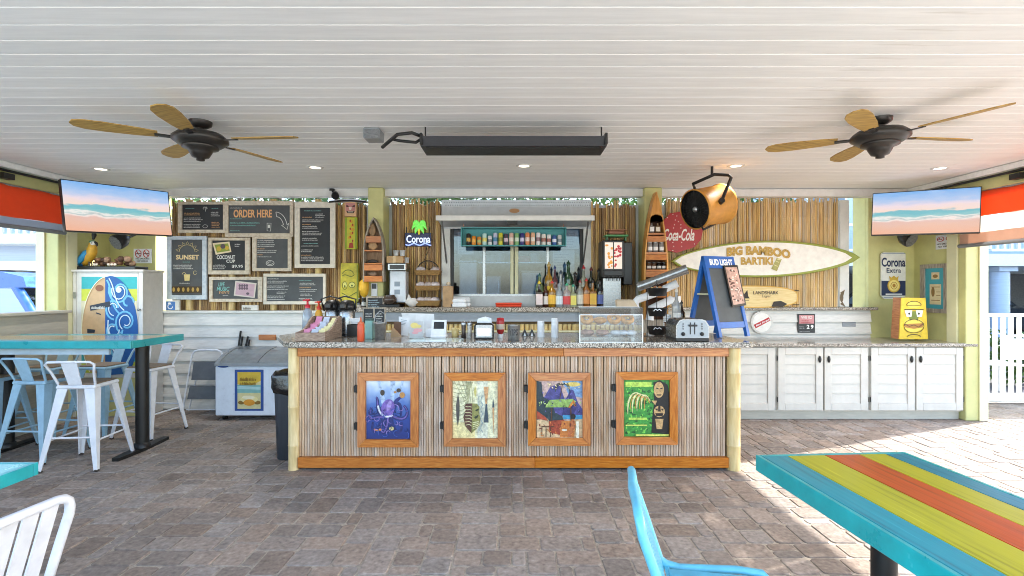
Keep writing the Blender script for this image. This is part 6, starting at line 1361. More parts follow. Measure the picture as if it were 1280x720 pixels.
# hanging can shelf
t = thing('can_shelf', 'long teal wall shelf box hanging in front of the service window', 'shelf', (0, 6.62, pz(307, 6.6)))
m_tl = paint('#3f8f92', .5); x0, x1, z0, z1 = px(576, 6.6), px(708, 6.6), pz(307.5, 6.6), pz(284, 6.6)
build('bottom_board', MB().box(x0, x1, 6.6, 6.72, z0, z0 + .014), m_tl, t); build('top_board', MB().box(x0, x1, 6.6, 6.72, z1 - .012, z1), m_tl, t)
build('back_board', MB().box(x0 + .0125, x1 - .0125, 6.708, 6.72, z0 + .0145, z1 - .0125), m_tl, t)
for x in (x0, x1 - .012): build('end_board', MB().box(x, x + .012, 6.6, 6.72, z0 + .0145, z1 - .0125), m_tl, t)
for x in (x0 + .03, x1 - .03): build('chain', MB().cyl((x, 6.66, z1), (x, 6.66, 2.43), .005, n=6), paint('#a0705a', .5), t)
cans = [('#2a241f', 12, '#caa24a'), ('#d98a2e', 9.4, '#e8b04a'), ('#c9822e', 8.6, '#9ab06a'), ('#b9d8d4', 12, '#e3d36a'), ('#d5d8da', 9.6, '#7a7f8c'), ('#b4b6cc', 12.6, '#3f7fa8'), ('#cfc93c', 12.6, '#8a8a2a'), ('#4a3d4c', 11.5, '#d0b8c4'), ('#d8b2a0', 12.6, '#e8ddd0'), ('#7fae72', 12.4, '#d5dfca'), ('#3a3578', 12.2, '#c8c6e0'), ('#d9875a', 12.8, '#e8d0c4'), ('#e0b08c', 12.8, '#e8e0d8'), ('#d9d5d6', 12.8, '#8a6a72'), ('#d8d5ce', 11.4, '#a06a5a'), ('#dedddc', 10.8, '#9a5a52'), ('#3f5f9c', 10, '#d8dce8'), ('#cfd0cc', 10.4, '#7a8a94')]
cname = 'black-gold orange amber mint plain-silver lilac yellow plum peach green indigo coral apricot white-tall cream white-red blue pale-grey'.split()
for i, (c1, h, c2) in enumerate(cans):
    x = 585.5 + i * 6.72; c = Vector((px(x, 6.63), 6.645, z0 + .0145)); H = h / F * 6.6 * 1.22; r = .029
    H = min(H, z1 - .0125 - c.z - .01)
    a = thing('drink_can', cname[i].replace('-', ' ') + ' drink can in the teal window shelf', 'can', c, group='cans in the teal shelf')
    build('can', MB().lathe([(r * .8, 0), (r, .008), (r, H - .012), (r * .78, H)], c, 14), paint(c1, .3), a)
    build('can_label', MB().lathe([(r * 1.012, H * .3), (r * 1.012, H * .62)], c, 14, cap=False), paint(c2, .35), a)
# liquor bottles
BT = [(674, 33, 8, 6.62, '#3a2a20', '#d8c8c8', '#c9b03c', 'dark liqueur bottle with pale label, at the end of the bottle row'), (690, 33, 8.5, 6.62, '#c08a1e', '#e0b040', '#c0362e', 'amber bottle with yellow label and red pourer'), (682.5, 30, 6.5, 6.64, '#5a3026', '#d8d0cc', '#2a2a2a', 'slim brown bottle with white label'),
      (699, 30, 8.5, 6.62, '#b9c8d4', '#cfdde6', '#8a94a0', 'clear bottle with pale blue label'), (708.5, 30, 9, 6.62, '#cfc4c4', '#c84648', '#3f9a7a', 'clear bottle with red label'), (716.5, 29, 7, 6.62, '#c5cfa8', '#d9cf6a', '#3f8f7a', 'clear bottle with yellow green label and teal cap'),
      (725, 34, 8, 6.64, '#b9b7ae', '#cfcdbf', '#8a3a36', 'frosted bottle with cream label'), (733, 36, 8, 6.64, '#b87434', '#d08a4a', '#c0362e', 'orange brown bottle with copper label'), (741, 34, 8, 6.64, '#b9782a', '#d9b04a', '#2a2a2a', 'honey coloured bottle with gold label'), (750, 34, 7.5, 6.64, '#2c3138', '#5a6aa8', '#2a2a2a', 'black bottle with blue label beside the drink machine'),
      (674.5, 42, 8.5, 6.74, '#8fa878', '#d6d2ae', '#2f5a5a', 'pale green bottle in the back row'), (686, 56, 9.5, 6.76, '#c9982e', '#e0c03c', '#b9a26a', 'tall gold bottle in the back row'), (693.5, 52, 7, 6.74, '#7a4a52', '#cfc4c4', '#3a4a78', 'tall plum bottle in the back row'), (701, 46, 8.5, 6.74, '#cfd0cc', '#dcdad2', '#3a4a58', 'tall clear bottle with white label in the back row'),
      (710.5, 58, 10, 6.78, '#3f6a4a', '#cfd0a8', '#1f3f2a', 'tall dark green bottle in the back row'), (719, 44, 9.5, 6.76, '#231f22', '#4a4448', '#222222', 'round black bottle in the back row'), (729.5, 52, 9, 6.78, '#c9cab4', '#dad6c2', '#b03438', 'tall pale bottle with red pourer in the back row'), (739, 50, 8.5, 6.78, '#3a4034', '#a8ac8c', '#6a2f2a', 'tall olive bottle in the back row'), (748.5, 48, 8.5, 6.78, '#4f5240', '#c0ae72', '#2a2a2a', 'tall smoky bottle in the back row'), (704.5, 40, 6, 6.7, '#b4c2c9', None, '#2f3f58', 'slim clear unlabelled bottle between the rows')]
for i, (x, h, w, d, c1, c2, c3, lab) in enumerate(BT):
    small_bottle('liquor_bottle', lab, x, 360 + (CAMZ - LZ) * F / d, h, w * 1.18, d, liq(c1), c2, c3, 'bottles lined up on the bar ledge', sh='square' if i in (0, 5, 8, 13) else 'bottle')
# frozen drink machine
c = lp(772, 6.6); t = thing('drink_machine', 'black drink dispenser with lit picture panel and steel base', 'drink machine', c)
build('housing', MB().box(px(753.5, 6.55), px(781, 6.55), 6.56, 6.9, pz(347, 6.55), pz(300, 6.55), .012), m_blackp, t)
build('side_box', MB().box(px(781.3, 6.55), px(791, 6.62), 6.64, 6.9, pz(356, 6.55), pz(302, 6.55), .01), m_blackp, t)
build('steel_base', MB().box(px(755, 6.55), px(778, 6.55), 6.62, 6.9, LZ, pz(347.4, 6.55), .006), m_steel, t)
dp = Plane(6.56)
build('display', flat(dp, [rect(756, 303, 777.5, 336)], .001, .004), glow('#f2ddd2', .25), t)
r_ = random.Random(2)
build('display_print', flat(dp, [ell(r_.uniform(757.5, 765), r_.uniform(306, 334), r_.uniform(1, 2), r_.uniform(1, 2), 8) for _ in range(14)], .0055), glow('#d9963c', .25), t, kind='stuff'); build('display_print', flat(dp, [ell(r_.uniform(768, 776), r_.uniform(306, 334), r_.uniform(1, 2), r_.uniform(1, 2), 8) for _ in range(16)], .0065), glow('#b03038', .25), t, kind='stuff')
build('display_bar', flat(dp, [rect(766.2, 303, 767.4, 336)], .008), m_black, t)
build('nozzle_bar', MB().pbox(755, 338, 779, 345, 6.52, .035, .008), m_blackp, t)
for x in (761, 766, 771, 774.5): build('nozzle', MB().cyl(P(x, 345, 6.54), P(x, 351, 6.54), .009, .006, n=8), m_blackp, t)
t = thing('toy_truck', 'small green and brown model vehicle on the drink machine', 'model', P(771, 300, 6.65)); zt_ = pz(300, 6.55) + .001; X = px(771, 6.62)
build('platform', MB().box(X - .15, X + .15, 6.6, 6.78, zt_ + .05, zt_ + .075, .006), paint('#4f8f5a', .5), t); build('cab', MB().box(X - .1, X + .1, 6.62, 6.76, zt_ + .0755, zt_ + .13, .015), paint('#8a5a44', .6), t); build('roof', MB().box(X - .13, X + .13, 6.61, 6.77, zt_ + .1305, zt_ + .142, .005), paint('#a8765c', .6), t)
for s in (-.12, .12): build('support', MB().box(X + s - .01, X + s + .01, 6.64, 6.74, zt_, zt_ + .0495), paint('#3f6f4a', .5), t)
# pipes
t = thing('metal_duct', 'slanting silver metal duct tube in front of the canoe shelf', 'pipe', P(825, 350, 6.3)); a_, b_ = P(797, 359, 6.25), P(853, 337, 6.25); b_.y = 6.1
build('tube', MB().cyl(a_, b_, .055, n=18), m_galv, t); build('collar', MB().cyl(a_.lerp(b_, .93), a_.lerp(b_, 1.01), .06, n=18), m_galv, t); build('strap', MB().cyl(a_.lerp(b_, .4), (a_.lerp(b_, .4).x, 6.5, a_.lerp(b_, .4).z), .008), m_galv, t)
t = thing('drain_pipes', 'white plastic drain pipes with elbows below the silver duct', 'pipe', P(820, 370, 6.3))
build('pipe', MB().tube([P(793, 398, 6.3), P(794, 378, 6.3), P(797, 374.5, 6.3), P(820, 366, 6.28), P(847, 354, 6.2)], .048, 14), wp, t); build('pipe', MB().tube([P(812, 400, 6.4), P(814, 386, 6.4), P(840, 374, 6.4), P(846, 371, 6.4), P(847, 400, 6.4)], .05, 14), wp, t); build('coupling', MB().cyl(P(845, 378, 6.4), P(847, 385, 6.4), .062, n=14), wp, t)
build('support', MB().box(px(792, 6.42), px(850, 6.42), 6.46, 6.5, 1.0, 1.2), m_grayw, t)
# ------------------------------------------------------------------ furniture
def stool_proto(mt, name='bar_stool'):
    t = thing(name, 'x', 'stool'); zs = .74
    m_seat = M('worn_wood_seat', '#8a7763', .6, var=.25, scale=9, stretch=(1, 8, 1))
    build('seat_pan', MB().box(-.165, .165, -.165, .165, zs - .035, zs, .012), mt, t, local=True)
    build('seat_board', MB().box(-.15, .15, -.15, .15, zs + .0005, zs + .014, .006), m_seat, t, local=True)
    for sx in (-1, 1):
        for sy in (-1, 1):
            top = Vector((sx * .135, sy * .135, zs - .03)); bot = Vector((sx * .225, sy * .235, .012)); mb = MB()
            # pressed sheet leg: wide at the top, narrow at the foot, folded round the corner
            def ring(p, w, tk): return [p + Vector((sx * tk, -sy * w + sy * tk, 0)), p + Vector((sx * tk, sy * tk, 0)), p + Vector((-sx * w + sx * tk, sy * tk, 0)), p + Vector((-sx * w + sx * tk, sy * (tk - .01), 0)), p + Vector((sx * (tk - .012), sy * (tk - .012), 0)), p + Vector((sx * (tk - .01), -sy * w + sy * tk, 0))]
            vs = []
            for k in range(6):
                u = k / 5; p = top.lerp(bot, u); w = .085 * (1 - u) + .03 * u; vs += ring(p, w, .02)
            fs = [(k * 6 + i, k * 6 + (i + 1) % 6, k * 6 + 6 + (i + 1) % 6, k * 6 + 6 + i) for k in range(5) for i in range(6)] + [tuple(range(6)), tuple(range(30, 36))]
            lg = build('leg', mb.add(vs, fs), mt, t, local=True)
            build('foot', MB().ball(bot + Vector((sx * .006, sy * .006, .0)), .022, .022, .012, 10, 6), M('rubber_foot', '#3a332e', .7), lg, local=True)
    def ringpt(sx, sy, z): u = (zs - .03 - z) / (zs - .042); return Vector((sx * (.145 + .09 * u), sy * (.145 + .1 * u), z))
    for z in (.26,):
        for a, b in (((-1, -1), (1, -1)), ((1, -1), (1, 1)), ((1, 1), (-1, 1)), ((-1, 1), (-1, -1))):
            build('foot_rest', MB().cyl(ringpt(*a, z + (.03 if a[1] == b[1] else 0)), ringpt(*b, z + (.03 if a[1] == b[1] else 0)), .009, n=8), mt, t, local=True)
    build('back_rail', MB().tube([(-.15, -.135, zs - .005), (-.175, -.19, zs + .12), (-.2, -.225, zs + .195), (-.17, -.235, zs + .215), (0, -.24, zs + .218), (.17, -.235, zs + .215), (.2, -.225, zs + .195), (.175, -.19, zs + .12), (.15, -.135, zs - .005)], .011, 8), mt, t, local=True)
    build('back_splat', MB().add([(-.055, -.155, zs + .005), (.055, -.155, zs + .005), (.065, -.232, zs + .21), (-.065, -.232, zs + .21), (-.055, -.163, zs + .005), (.055, -.163, zs + .005), (.065, -.24, zs + .21), (-.065, -.24, zs + .21)], [(0, 1, 2, 3), (7, 6, 5, 4), (0, 4, 5, 1), (1, 5, 6, 2), (2, 6, 7, 3), (3, 7, 4, 0)]), mt, t, local=True)
    return t
sw1 = stool_proto(m_whitemet)
def place(o, x, y, a, label, group):
    o.location = (x, y, 0); o.rotation_euler = (0, 0, R(a)); tag(o, label, 'stool', group)
G = 'metal bar stools round the teal high table'
place(sw1, -3.87, 4.68, 5, 'white metal bar stool with its back turned, beside the black table pole', G)
s2 = copy_tree(sw1); place(s2, -3.97, 5.62, 172, 'white metal bar stool across the high table, near the step stool', G)
sb = stool_proto(m_bluemet); place(sb, -4.45, 4.88, -4, 'pale blue metal bar stool with its back turned, next to the white one', G)
for x, y, a, lab in ((-5.03, 4.95, 8, 'pale blue metal bar stool with its back turned, tight against the half wall'), (-4.56, 5.72, 176, 'pale blue metal bar stool across the high table before the painted cupboard'), (-5.08, 5.62, 184, 'pale blue metal bar stool across the high table in the corner')):
    s2 = copy_tree(sb); place(s2, x, y, a, lab, G)
# high table
t = thing('high_table', 'long bar height table with teal edge and pale board top', 'table', (-4.4, 5.07, 0))
m_tt = ramp_mat('varnished_pale_top', [(.3, '#b9a066'), (.6, '#cdb780'), (.8, '#d9c898')], .12, 5, (.6, 8, 1), coat=.5)
zt_ = 1.11
for k in range(5): build('top_board', MB().box(-5.2, -3.52, 4.72 + k * .144, 4.72 + k * .144 + .142, zt_ - .05, zt_, .003), m_teal if k in (0, 4) else m_tt, t)
build('edge_band', MB().box(-5.22, -3.5, 4.698, 4.719, zt_ - .068, zt_ + .001, .003).box(-5.22, -3.5, 5.441, 5.462, zt_ - .068, zt_ + .001, .003).box(-3.519, -3.5, 4.72, 5.44, zt_ - .068, zt_ + .001, .003), m_teal, t)
build('apron', MB().box(-5.1, -3.78, 4.80, 4.825, zt_ - .135, zt_ - .052), paint('#b9cbd8', .5), t); build('apron', MB().box(-5.1, -3.78, 5.32, 5.345, zt_ - .135, zt_ - .052), paint('#b9cbd8', .5), t)
for x in (-3.66, -5.0):
    build('pole', MB().cyl((x, 5.07, .05), (x, 5.07, zt_ - .052), .058, n=20), m_black, t)
    build('foot', MB().prism([(x - .03, 4.72, .0), (x + .03, 4.72, 0), (x + .055, 5.0, 0), (x + .055, 5.14, 0), (x + .03, 5.42, 0), (x - .03, 5.42, 0), (x - .055, 5.14, 0), (x - .055, 5.0, 0)], (0, 0, .03)).lathe([(.075, .03), (.068, .07), (.06, .075)], (x, 5.07, 0), 16), m_black, t)
    build('top_plate', MB().box(x - .05, x + .05, 4.83, 5.31, zt_ - .066, zt_ - .0515), m_black, t)
# low teal table in the near left
t = thing('low_table', 'bright teal table corner beside the white slatted chair', 'table', (-3.0, 2.12, 0))
for k in range(5): build('top_board', MB().box(-3.6, -2.335, 1.775 + k * .14, 1.775 + k * .14 + .138, .70, .75, .003), M('aqua_top', '#7fcfcd', .25, var=.1, coat=.3), t)
build('edge_band', MB().box(-3.62, -2.31, 2.476, 2.5, .69, .751, .003).box(-2.334, -2.31, 1.75, 2.475, .69, .751, .003).box(-3.62, -2.335, 1.75, 1.773, .69, .751, .003), m_teal, t)
build('pole', MB().cyl((-2.98, 2.12, .03), (-2.98, 2.12, .70), .05, n=16), m_black, t); build('foot', MB().box(-3.04, -2.92, 1.8, 2.45, 0, .03, .01), m_black, t)
# striped table
t = thing('striped_table', 'glossy table painted in teal, lime and orange stripes', 'table', (1.66, 1.98, 0), R(3.7))
W_ = .745; L_ = 1.25; zt_ = .76
cols = [('#0f8f9c', .0, .175), ('#b3ac1c', .175, .435), ('#bf4a02', .435, .68), ('#b3ac1c', .68, .865), ('#0f7f92', .865, 1)]
for c1, a, b in cols:
    build('top_plank', MB().box(-W_ / 2 + W_ * a + .001, -W_ / 2 + W_ * b - .001, -L_ / 2 + .024, L_ / 2 - .024, zt_ - .05, zt_, .0025), ramp_mat('stripe_' + c1, [(.28, tuple(v * .6 for v in hx(c1)[:3])), (.4, tuple(v * .88 for v in hx(c1)[:3])), (.52, c1), (.66, c1), (.78, tuple(min(1, v * 1.3 + .03) for v in hx(c1)[:3]))], .28, 6, (9, .35, 1), coat=.08, spec=.25, bump=.12), t, local=True)
m_ed = M('turquoise_edge_paint', '#12a3a3', .3, var=.12, scale=8, coat=.4, wear=('#6fc4c8', .08, 12))
for q in ((-W_ / 2 - .022, -W_ / 2 - .0005, -L_ / 2, L_ / 2), (W_ / 2 + .0005, W_ / 2 + .022, -L_ / 2, L_ / 2), (-W_ / 2, W_ / 2, L_ / 2 - .0235, L_ / 2), (-W_ / 2, W_ / 2, -L_ / 2, -L_ / 2 + .0235)):
    build('edge_band', MB().box(*q, zt_ - .078, zt_ + .0005, .003), m_ed, t, local=True)
for yy in (.28, -.32):
    build('pole', MB().cyl((0, yy, .03), (0, yy, zt_ - .051), .05, n=20), m_black, t, local=True)
    build('foot', MB().box(-.3, .3, yy - .045, yy + .045, 0, .03, .012), m_black, t, local=True)
# slatted metal chairs
def chair(label, mt, x, y, a):
    t = thing('slatted_chair', label, 'chair', (x, y, 0), R(a)); zs = .48; hw = .235
    for s in (-1, 1):
        pts = [(s * hw * .6, -.315, .868), (s * hw * .76, -.315, .868), (s * hw * .88, -.314, .862), (s * hw * .96, -.31, .847), (s * hw * .995, -.306, .826), (s * hw, -.302, .80), (s * hw, -.26, .68), (s * hw, -.2, .50), (s * hw, -.175, zs - .0), (s * hw, -.12, zs - .012), (s * hw, .1, zs), (s * hw, .19, zs - .006), (s * hw, .225, zs - .04), (s * hw, .245, .3), (s * (hw + .01), .27, .0)]
        build('side_frame', MB().tube(pts, .016, 10), mt, t, local=True)
        build('rear_leg', MB().tube([(s * hw, -.19, zs - .01), (s * (hw + .005), -.24, .25), (s * (hw + .01), -.29, .0)], .0125, 8), mt, t, local=True)
    build('top_rail', MB().tube([(-hw * .6, -.315, .868), (0, -.322, .872), (hw * .6, -.315, .868)], .016, 10), mt, t, local=True)
    for i in range(6):
        u = -.165 + .066 * i
        build('back_slat', MB().prism([(u - .026, -.312, .858 - .02 * abs(u)), (u + .026, -.312, .858 - .02 * abs(u)), (u + .026, -.20, .5), (u - .026, -.20, .5)], (0, .006, .001)), mt, t, local=True)
        build('seat_slat', MB().prism([(u - .026, -.17, zs + .002), (u - .026, .12, zs + .004), (u - .026, .2, zs - .004), (u - .026, .228, zs - .045), (u - .026, .222, zs - .047), (u - .026, .195, zs - .012), (u - .026, .12, zs - .003), (u - .026, -.17, zs - .004)], (.052, 0, 0)), mt, t, local=True)
    for nm, y_, z_ in (('seat_rail', -.172, zs - .012), ('seat_rail', .18, zs - .02), ('back_rail', -.205, .505)): build(nm, MB().cyl((-hw, y_, z_), (hw, y_, z_), .01, n=8), mt, t, local=True)
    return t
chair('sky blue slatted metal chair facing the striped table', M('sky_blue_metal', '#66bcd4', .35, var=.12, coat=.2, wear=('#a9d6de', .1, 14)), .757, 1.82, -100)
chair('white slatted metal chair facing the bright teal table', M('cream_white_metal', '#cfd0d5', .35, var=.08, wear=('#a8a49c', .08, 16)), -1.90, 1.62, 84)

# ------------------------------------------------------------------ floor-standing things on the left
t = thing('chest_freezer', 'white ice cream chest freezer with sloped glass lid and poster', 'freezer', (-3.08, 6.45, 0)); x0, x1 = -3.58, -2.55
build('cabinet', MB().box(x0, x1, 6.17, 6.71, .06, .66, .012), M('freezer_white', '#dde6f3', .3, var=.04), t)
lidp = [(6.16, .661), (6.16, .69), (6.22, .735), (6.35, .79), (6.5, .83), (6.71, .85), (6.71, .661)]
for xa in (x0, x1 - .05): build('lid_cheek', MB().prism([(xa, y, z) for y, z in lidp], (.05, 0, 0)), M('lid_grey', '#8f969c', .4, var=.08), t)
gp = [(6.165, .665), (6.165, .685), (6.22, .725), (6.35, .78), (6.5, .82), (6.70, .84), (6.70, .665)]
build('lid_glass', MB().prism([(x0 + .051, y, z) for y, z in gp], ((x1 - x0) / 2 - .06, 0, 0)), M('smoky_lid', '#7f868b', .12, var=.1, spec=.7), t)
build('lid_glass', MB().prism([(x0 + .055 + (x1 - x0) / 2 - .06, y, z - .006) for y, z in gp], ((x1 - x0) / 2 - .045, 0, 0)), M('smoky_lid', '#7f868b', .12), t)
build('lid_lip', MB().box(x0 + .051, x1 - .051, 6.148, 6.163, .662, .70, .004), M('lid_grey', '#8f969c'), t)
build('badge', flat(Plane(6.17), [ell(279, 458, 6.5, 1.6)], .001, .002), paint('#2c4a8c', .4), t)
for xx in (x0 + .08, x1 - .08):
    build('caster', MB().cyl((xx - .02, 6.25, .03), (xx + .02, 6.25, .03), .03, n=12), m_black, t)
    build('caster', MB().cyl((xx - .02, 6.62, .03), (xx + .02, 6.62, .03), .03, n=12), m_black, t)
FP = Plane(6.17)
prints(t, FP, [('#2a4f98', [rect(293.5, 462, 329.5, 513.5)]), ('#d9cf9a', [rect(297, 465, 326, 511)]), ('#d2b23c', [[(297, 465), (326, 465), (326, 476), (312, 483), (297, 480)]]), ('#7fb3b0', [rect(297, 481, 326, 491)]), ('#a9cfd0', [[(297, 482), (326, 484), (326, 487), (297, 486)]]), ('#8a6a2c', scribble(300, 476, 324, 2, 5.5, 4.5, seed=2) + [ell(302, 503, 4, 2.4), ell(322, 503, 4, 2.4)]), ('#e8dca0', [ell(312, 499, 11, 4.5)]), ('#d9942e', [ell(312, 503, 7, 4)]), ('#f0e8c8', [ell(311, 496.5, 8, 2.2)])], .001, name='poster_print')
t = thing('step_stool', 'folded white tubular step stool with grey treads against the wall', 'step stool', (-3.95, 6.6, 0)); d = 6.55
build('frame', MB().tube([P(228, 515, 6.45), P(240, 444, d), P(243, 439, d), P(249, 437.5, d), P(272, 437.5, d), P(277, 440, d), P(279, 446, d), P(282, 515, 6.45)], .012, 8), wp, t)
build('rear_frame', MB().tube([P(236, 513, 6.68), P(246, 470, 6.62)], .01, 8).tube([P(276, 513, 6.68), P(272, 470, 6.62)], .01, 8).tube([P(233, 512, 6.5), P(282, 512, 6.5)], .009, 8), wp, t)
build('tread', MB().prism([P(242, 452.5, 6.5), P(280, 452.5, 6.5), P(280, 475, 6.46), P(239, 475, 6.46)], (0, .03, 0)), M('grey_tread', '#5d6268', .6, var=.1), t); build('tread', MB().prism([P(237, 483, 6.46), P(281, 483, 6.46), P(281, 499, 6.43), P(234, 499, 6.43)], (0, .03, 0)), M('grey_tread', '#5d6268'), t)
t = thing('knife_block', 'dark sticks standing behind the freezer lid', 'utensils', (px(303, 6.7), 6.7, .86))
for i, (x, l_) in enumerate(((299, 21), (302, 14), (308, 14), (311, 10))): build('stick', MB().cyl(P(x - 1, 434.5, 6.69), P(x + 2 - (i % 2), 434.5 - l_, 6.69), .013, n=8), m_blackp, t)
# bin
t = thing('trash_can', 'dark grey trash can lined with a black bag at the counter end', 'trash can', (-2.07, 4.94, 0))
def ringr(w, d_, z, n=20, e=4.): return [(-2.07 + w * (abs(math.cos(a)) ** (2 / e)) * (1 if math.cos(a) >= 0 else -1), 4.94 + d_ * (abs(math.sin(a)) ** (2 / e)) * (1 if math.sin(a) >= 0 else -1), z) for a in [2 * math.pi * i / n for i in range(n)]]
def loft(rs):
    n = len(rs[0]); vs = sum(rs, []); return MB().add(vs, [(k * n + i, k * n + (i + 1) % n, k * n + n + (i + 1) % n, k * n + n + i) for k in range(len(rs) - 1) for i in range(n)] + [tuple(range(n))[::-1]], True)
build('bin', loft([ringr(.14, .19, 0.002), ringr(.145, .195, .01), ringr(.165, .215, .66), ringr(.165, .215, .70)]), M('dark_grey_plastic', '#33373d', .5, var=.15, scale=6, stretch=(6, 6, .6)), t)
bg = random.Random(3); rs = []
for z, w in ((.62, .012), (.67, .02), (.72, .016), (.78, .02), (.81, .004), (.80, -.02), (.70, -.03)):
    rs.append([(x + bg.uniform(-.01, .01), y + bg.uniform(-.01, .01), zz + bg.uniform(-.012, .012)) for x, y, zz in ringr(.165 + w, .215 + w, z, 28)])
build('bin_bag', loft(rs), M('black_bag_film', '#0f0f11', .22, var=.3, spec=.7, bump=.4, scale=25), t)
# cupboard with surfboard art
t = thing('painted_cupboard', 'white corner cupboard with a surfboard painted on its door', 'cupboard', (-5.0, 6.5, 0)); d = 6.35
m_cup = M('cupboard_paint', '#d5d3cf', .5, var=.05)
x0, x1 = -5.45, px(178.5, d); zt_ = pz(337, d)
build('carcass', MB().box(x0, x1, d + .022, 6.72, 0, zt_ - .03), m_cup, t); build('top', MB().box(x0 - .02, x1 + .015, d - .015, 6.73, zt_ - .028, zt_, .005), m_cup, t)
build('stile', MB().box(x0, px(94.5, d), d, d + .02, .0, zt_ - .03, .003), m_cup, t); build('stile', MB().box(px(173, d), x1, d, d + .02, .0, zt_ - .03, .003), m_cup, t)
dz = pz(472, d)
dr = build('door', MB().box(px(95, d), px(172.6, d), d + .004, d + .021, dz, zt_ - .032, .003), m_cup, t)
build('lower_panel', MB().box(px(95, d), px(172.6, d), d + .004, d + .021, .01, dz - .004, .003), m_olive, t)
for yy in (369, 448): build('hinge', MB().pbox(91.5, yy - 4, 94.5, yy + 4, d - .006, .006), m_galv, t)
build('door_knob', MB().lathe([(.012, 0), (.01, .02), (.016, .03), (.0, .035)], P(175, 387, d), 10, (0, -1, 0)), m_galv, dr)
DP = Plane(d + .004)
sb_ = [(x, min(y, 470)) for x, y in ell(138, 415, 35, 70, 40)]
sbL = [p for p in sb_ if p[0] <= 132] ; sbR = [p for p in sb_ if p[0] >= 132]
cx_ = 132
Lh = [(cx_, 346.5)] + [(138 - 35 * math.sin(R(a)), 415 - 70 * math.cos(R(a))) for a in range(15, 141, 6)] + [(cx_, 469)]
Rh = [(cx_, 346.5)] + [(138 + 35 * math.sin(R(a)), 415 - 70 * math.cos(R(a))) for a in range(0, 141, 6)] + [(cx_, 469)]
swl = lambda cx, cy, r, a0, a1: [(cx + r * (1 - .6 * i / 14) * math.cos(R(a0 + (a1 - a0) * i / 14)), cy + r * 1.2 * (1 - .6 * i / 14) * math.sin(R(a0 + (a1 - a0) * i / 14))) for i in range(15)]
prints(dr, DP, [('#35a9ae', [rect(102, 346, 171.5, 361), rect(102, 440, 171.5, 452)]), ('#c3cc48', [rect(102, 361.2, 171.5, 376), rect(102, 452.2, 171.5, 466)]), ('#d8cfae', [rect(102, 376.2, 171.5, 439.8)]), ('#c9a67c', [Lh]), ('#1f5a9c', [Rh]),
      ('#6fb6da', sum((stroke(swl(*q), 2.2) for q in ((150, 364, 14, 200, -160), (143, 385, 12, 90, 360), (158, 402, 14, 120, 480), (142, 412, 12, 0, 300), (160, 378, 8, 0, -270), (150, 435, 12, 100, 420))), []) + stroke(bez((134, 350), (142, 360), (136, 380), (150, 392)), 2)),
      ('#d6e6ee', sum((stroke(swl(*q), 1.2) for q in ((150, 364, 10, 200, -160), (158, 402, 9, 120, 480), (143, 385, 8, 90, 360), (142, 412, 8, 0, 300))), []) + [ell(149, 362.5, 3.6, 3.4)] + stroke(bez((137, 348), (146, 362), (141, 376), (156, 388)), 1.2) + stroke(bez((136, 400), (134, 420), (140, 440), (150, 445)), 1.4)),
      ('#8a5a3c', [ell(125, 360, 5, 4)]), ('#28303c', [[(113, 382), (138, 376.5), (139, 383), (114, 388.5)], [(110, 411), (120, 412), (119, 416), (110, 416)]] + stroke([(121, 391), (127, 393)], 1.4)), ('#e4e2da', scribble(115, 386.3, 137, 1, 4, 3.6, .95, seed=3)), ('#e8e6c8', stroke(Lh[:-1], .9))], .001, name='painted_shape')
# things on the cupboard
zc = zt_; d = 6.52
t = thing('display_tray', 'long black tray on top of the painted cupboard', 'tray', (px(132, d), d, zc)); build('tray', MB().box(px(88, d) + .08, px(176, d), d - .1, d + .14, zc + .001, zc + .045, .006), m_blackp, t); build('lip', MB().box(px(88, d) - .02, px(100, d), d - .1, d + .14, zc + .03, zc + .048, .006), m_blackp, t)
zc += .047
b0 = Vector((px(112, d), d, zc))
t = thing('parrot', 'blue and yellow parrot figurine perched on the black tray', 'parrot figurine', b0)
build('body', MB().tube([b0 + Vector(v) for v in ((-.13, .02, -.01), (-.09, .01, .03), (-.04, 0, .07), (0, -.005, .13), (.03, -.005, .19), (.045, -.01, .235), (.05, -.012, .26), (.055, -.012, .29), (.05, -.01, .315))], [.008, .03, .055, .065, .062, .05, .045, .045, .02], 12), paint('#d9a632', .5, var=.15), t)
build('wing', MB().tube([b0 + Vector(v) for v in ((-.19, -.045, -.02), (-.13, -.05, .03), (-.06, -.055, .09), (-.01, -.045, .17), (.02, -.03, .22))], [.008, .028, .038, .036, .012], 10), paint('#2f8fc4', .5, var=.15), t)
build('wing', MB().tube([b0 + Vector(v) for v in ((-.19, .06, -.02), (-.13, .06, .03), (-.06, .055, .09), (-.01, .045, .17), (.02, .03, .22))], [.008, .028, .038, .036, .012], 10), paint('#2f8fc4', .5), t)
build('tail', MB().tube([b0 + Vector(v) for v in ((-.08, .0, .04), (-.15, .0, .0), (-.21, 0, -.03))], [.03, .025, .008], 8), paint('#2a6fa8', .5), t)
build('face', MB().ball(b0 + Vector((.062, -.022, .285)), .036, .036, .036, 12, 8), paint('#e4e2da', .5), t); build('crown', MB().ball(b0 + Vector((.045, -.01, .31)), .035, .036, .022, 12, 6), paint('#4a8a6a', .5), t)
build('beak', MB().tube([b0 + Vector(v) for v in ((.085, -.02, .30), (.108, -.024, .292), (.116, -.025, .265), (.105, -.024, .25))], [.02, .017, .01, .002], 8), m_blackp, t); build('eye', MB().ball(b0 + Vector((.072, -.056, .293)), .006), m_black, t)
for s in (-.02, .02): build('foot', MB().tube([b0 + Vector((.01, s, .06)), b0 + Vector((.02, s - .01, .005)), b0 + Vector((.05, s - .01, .003))], .008, 6), paint('#6a6058', .6), t)
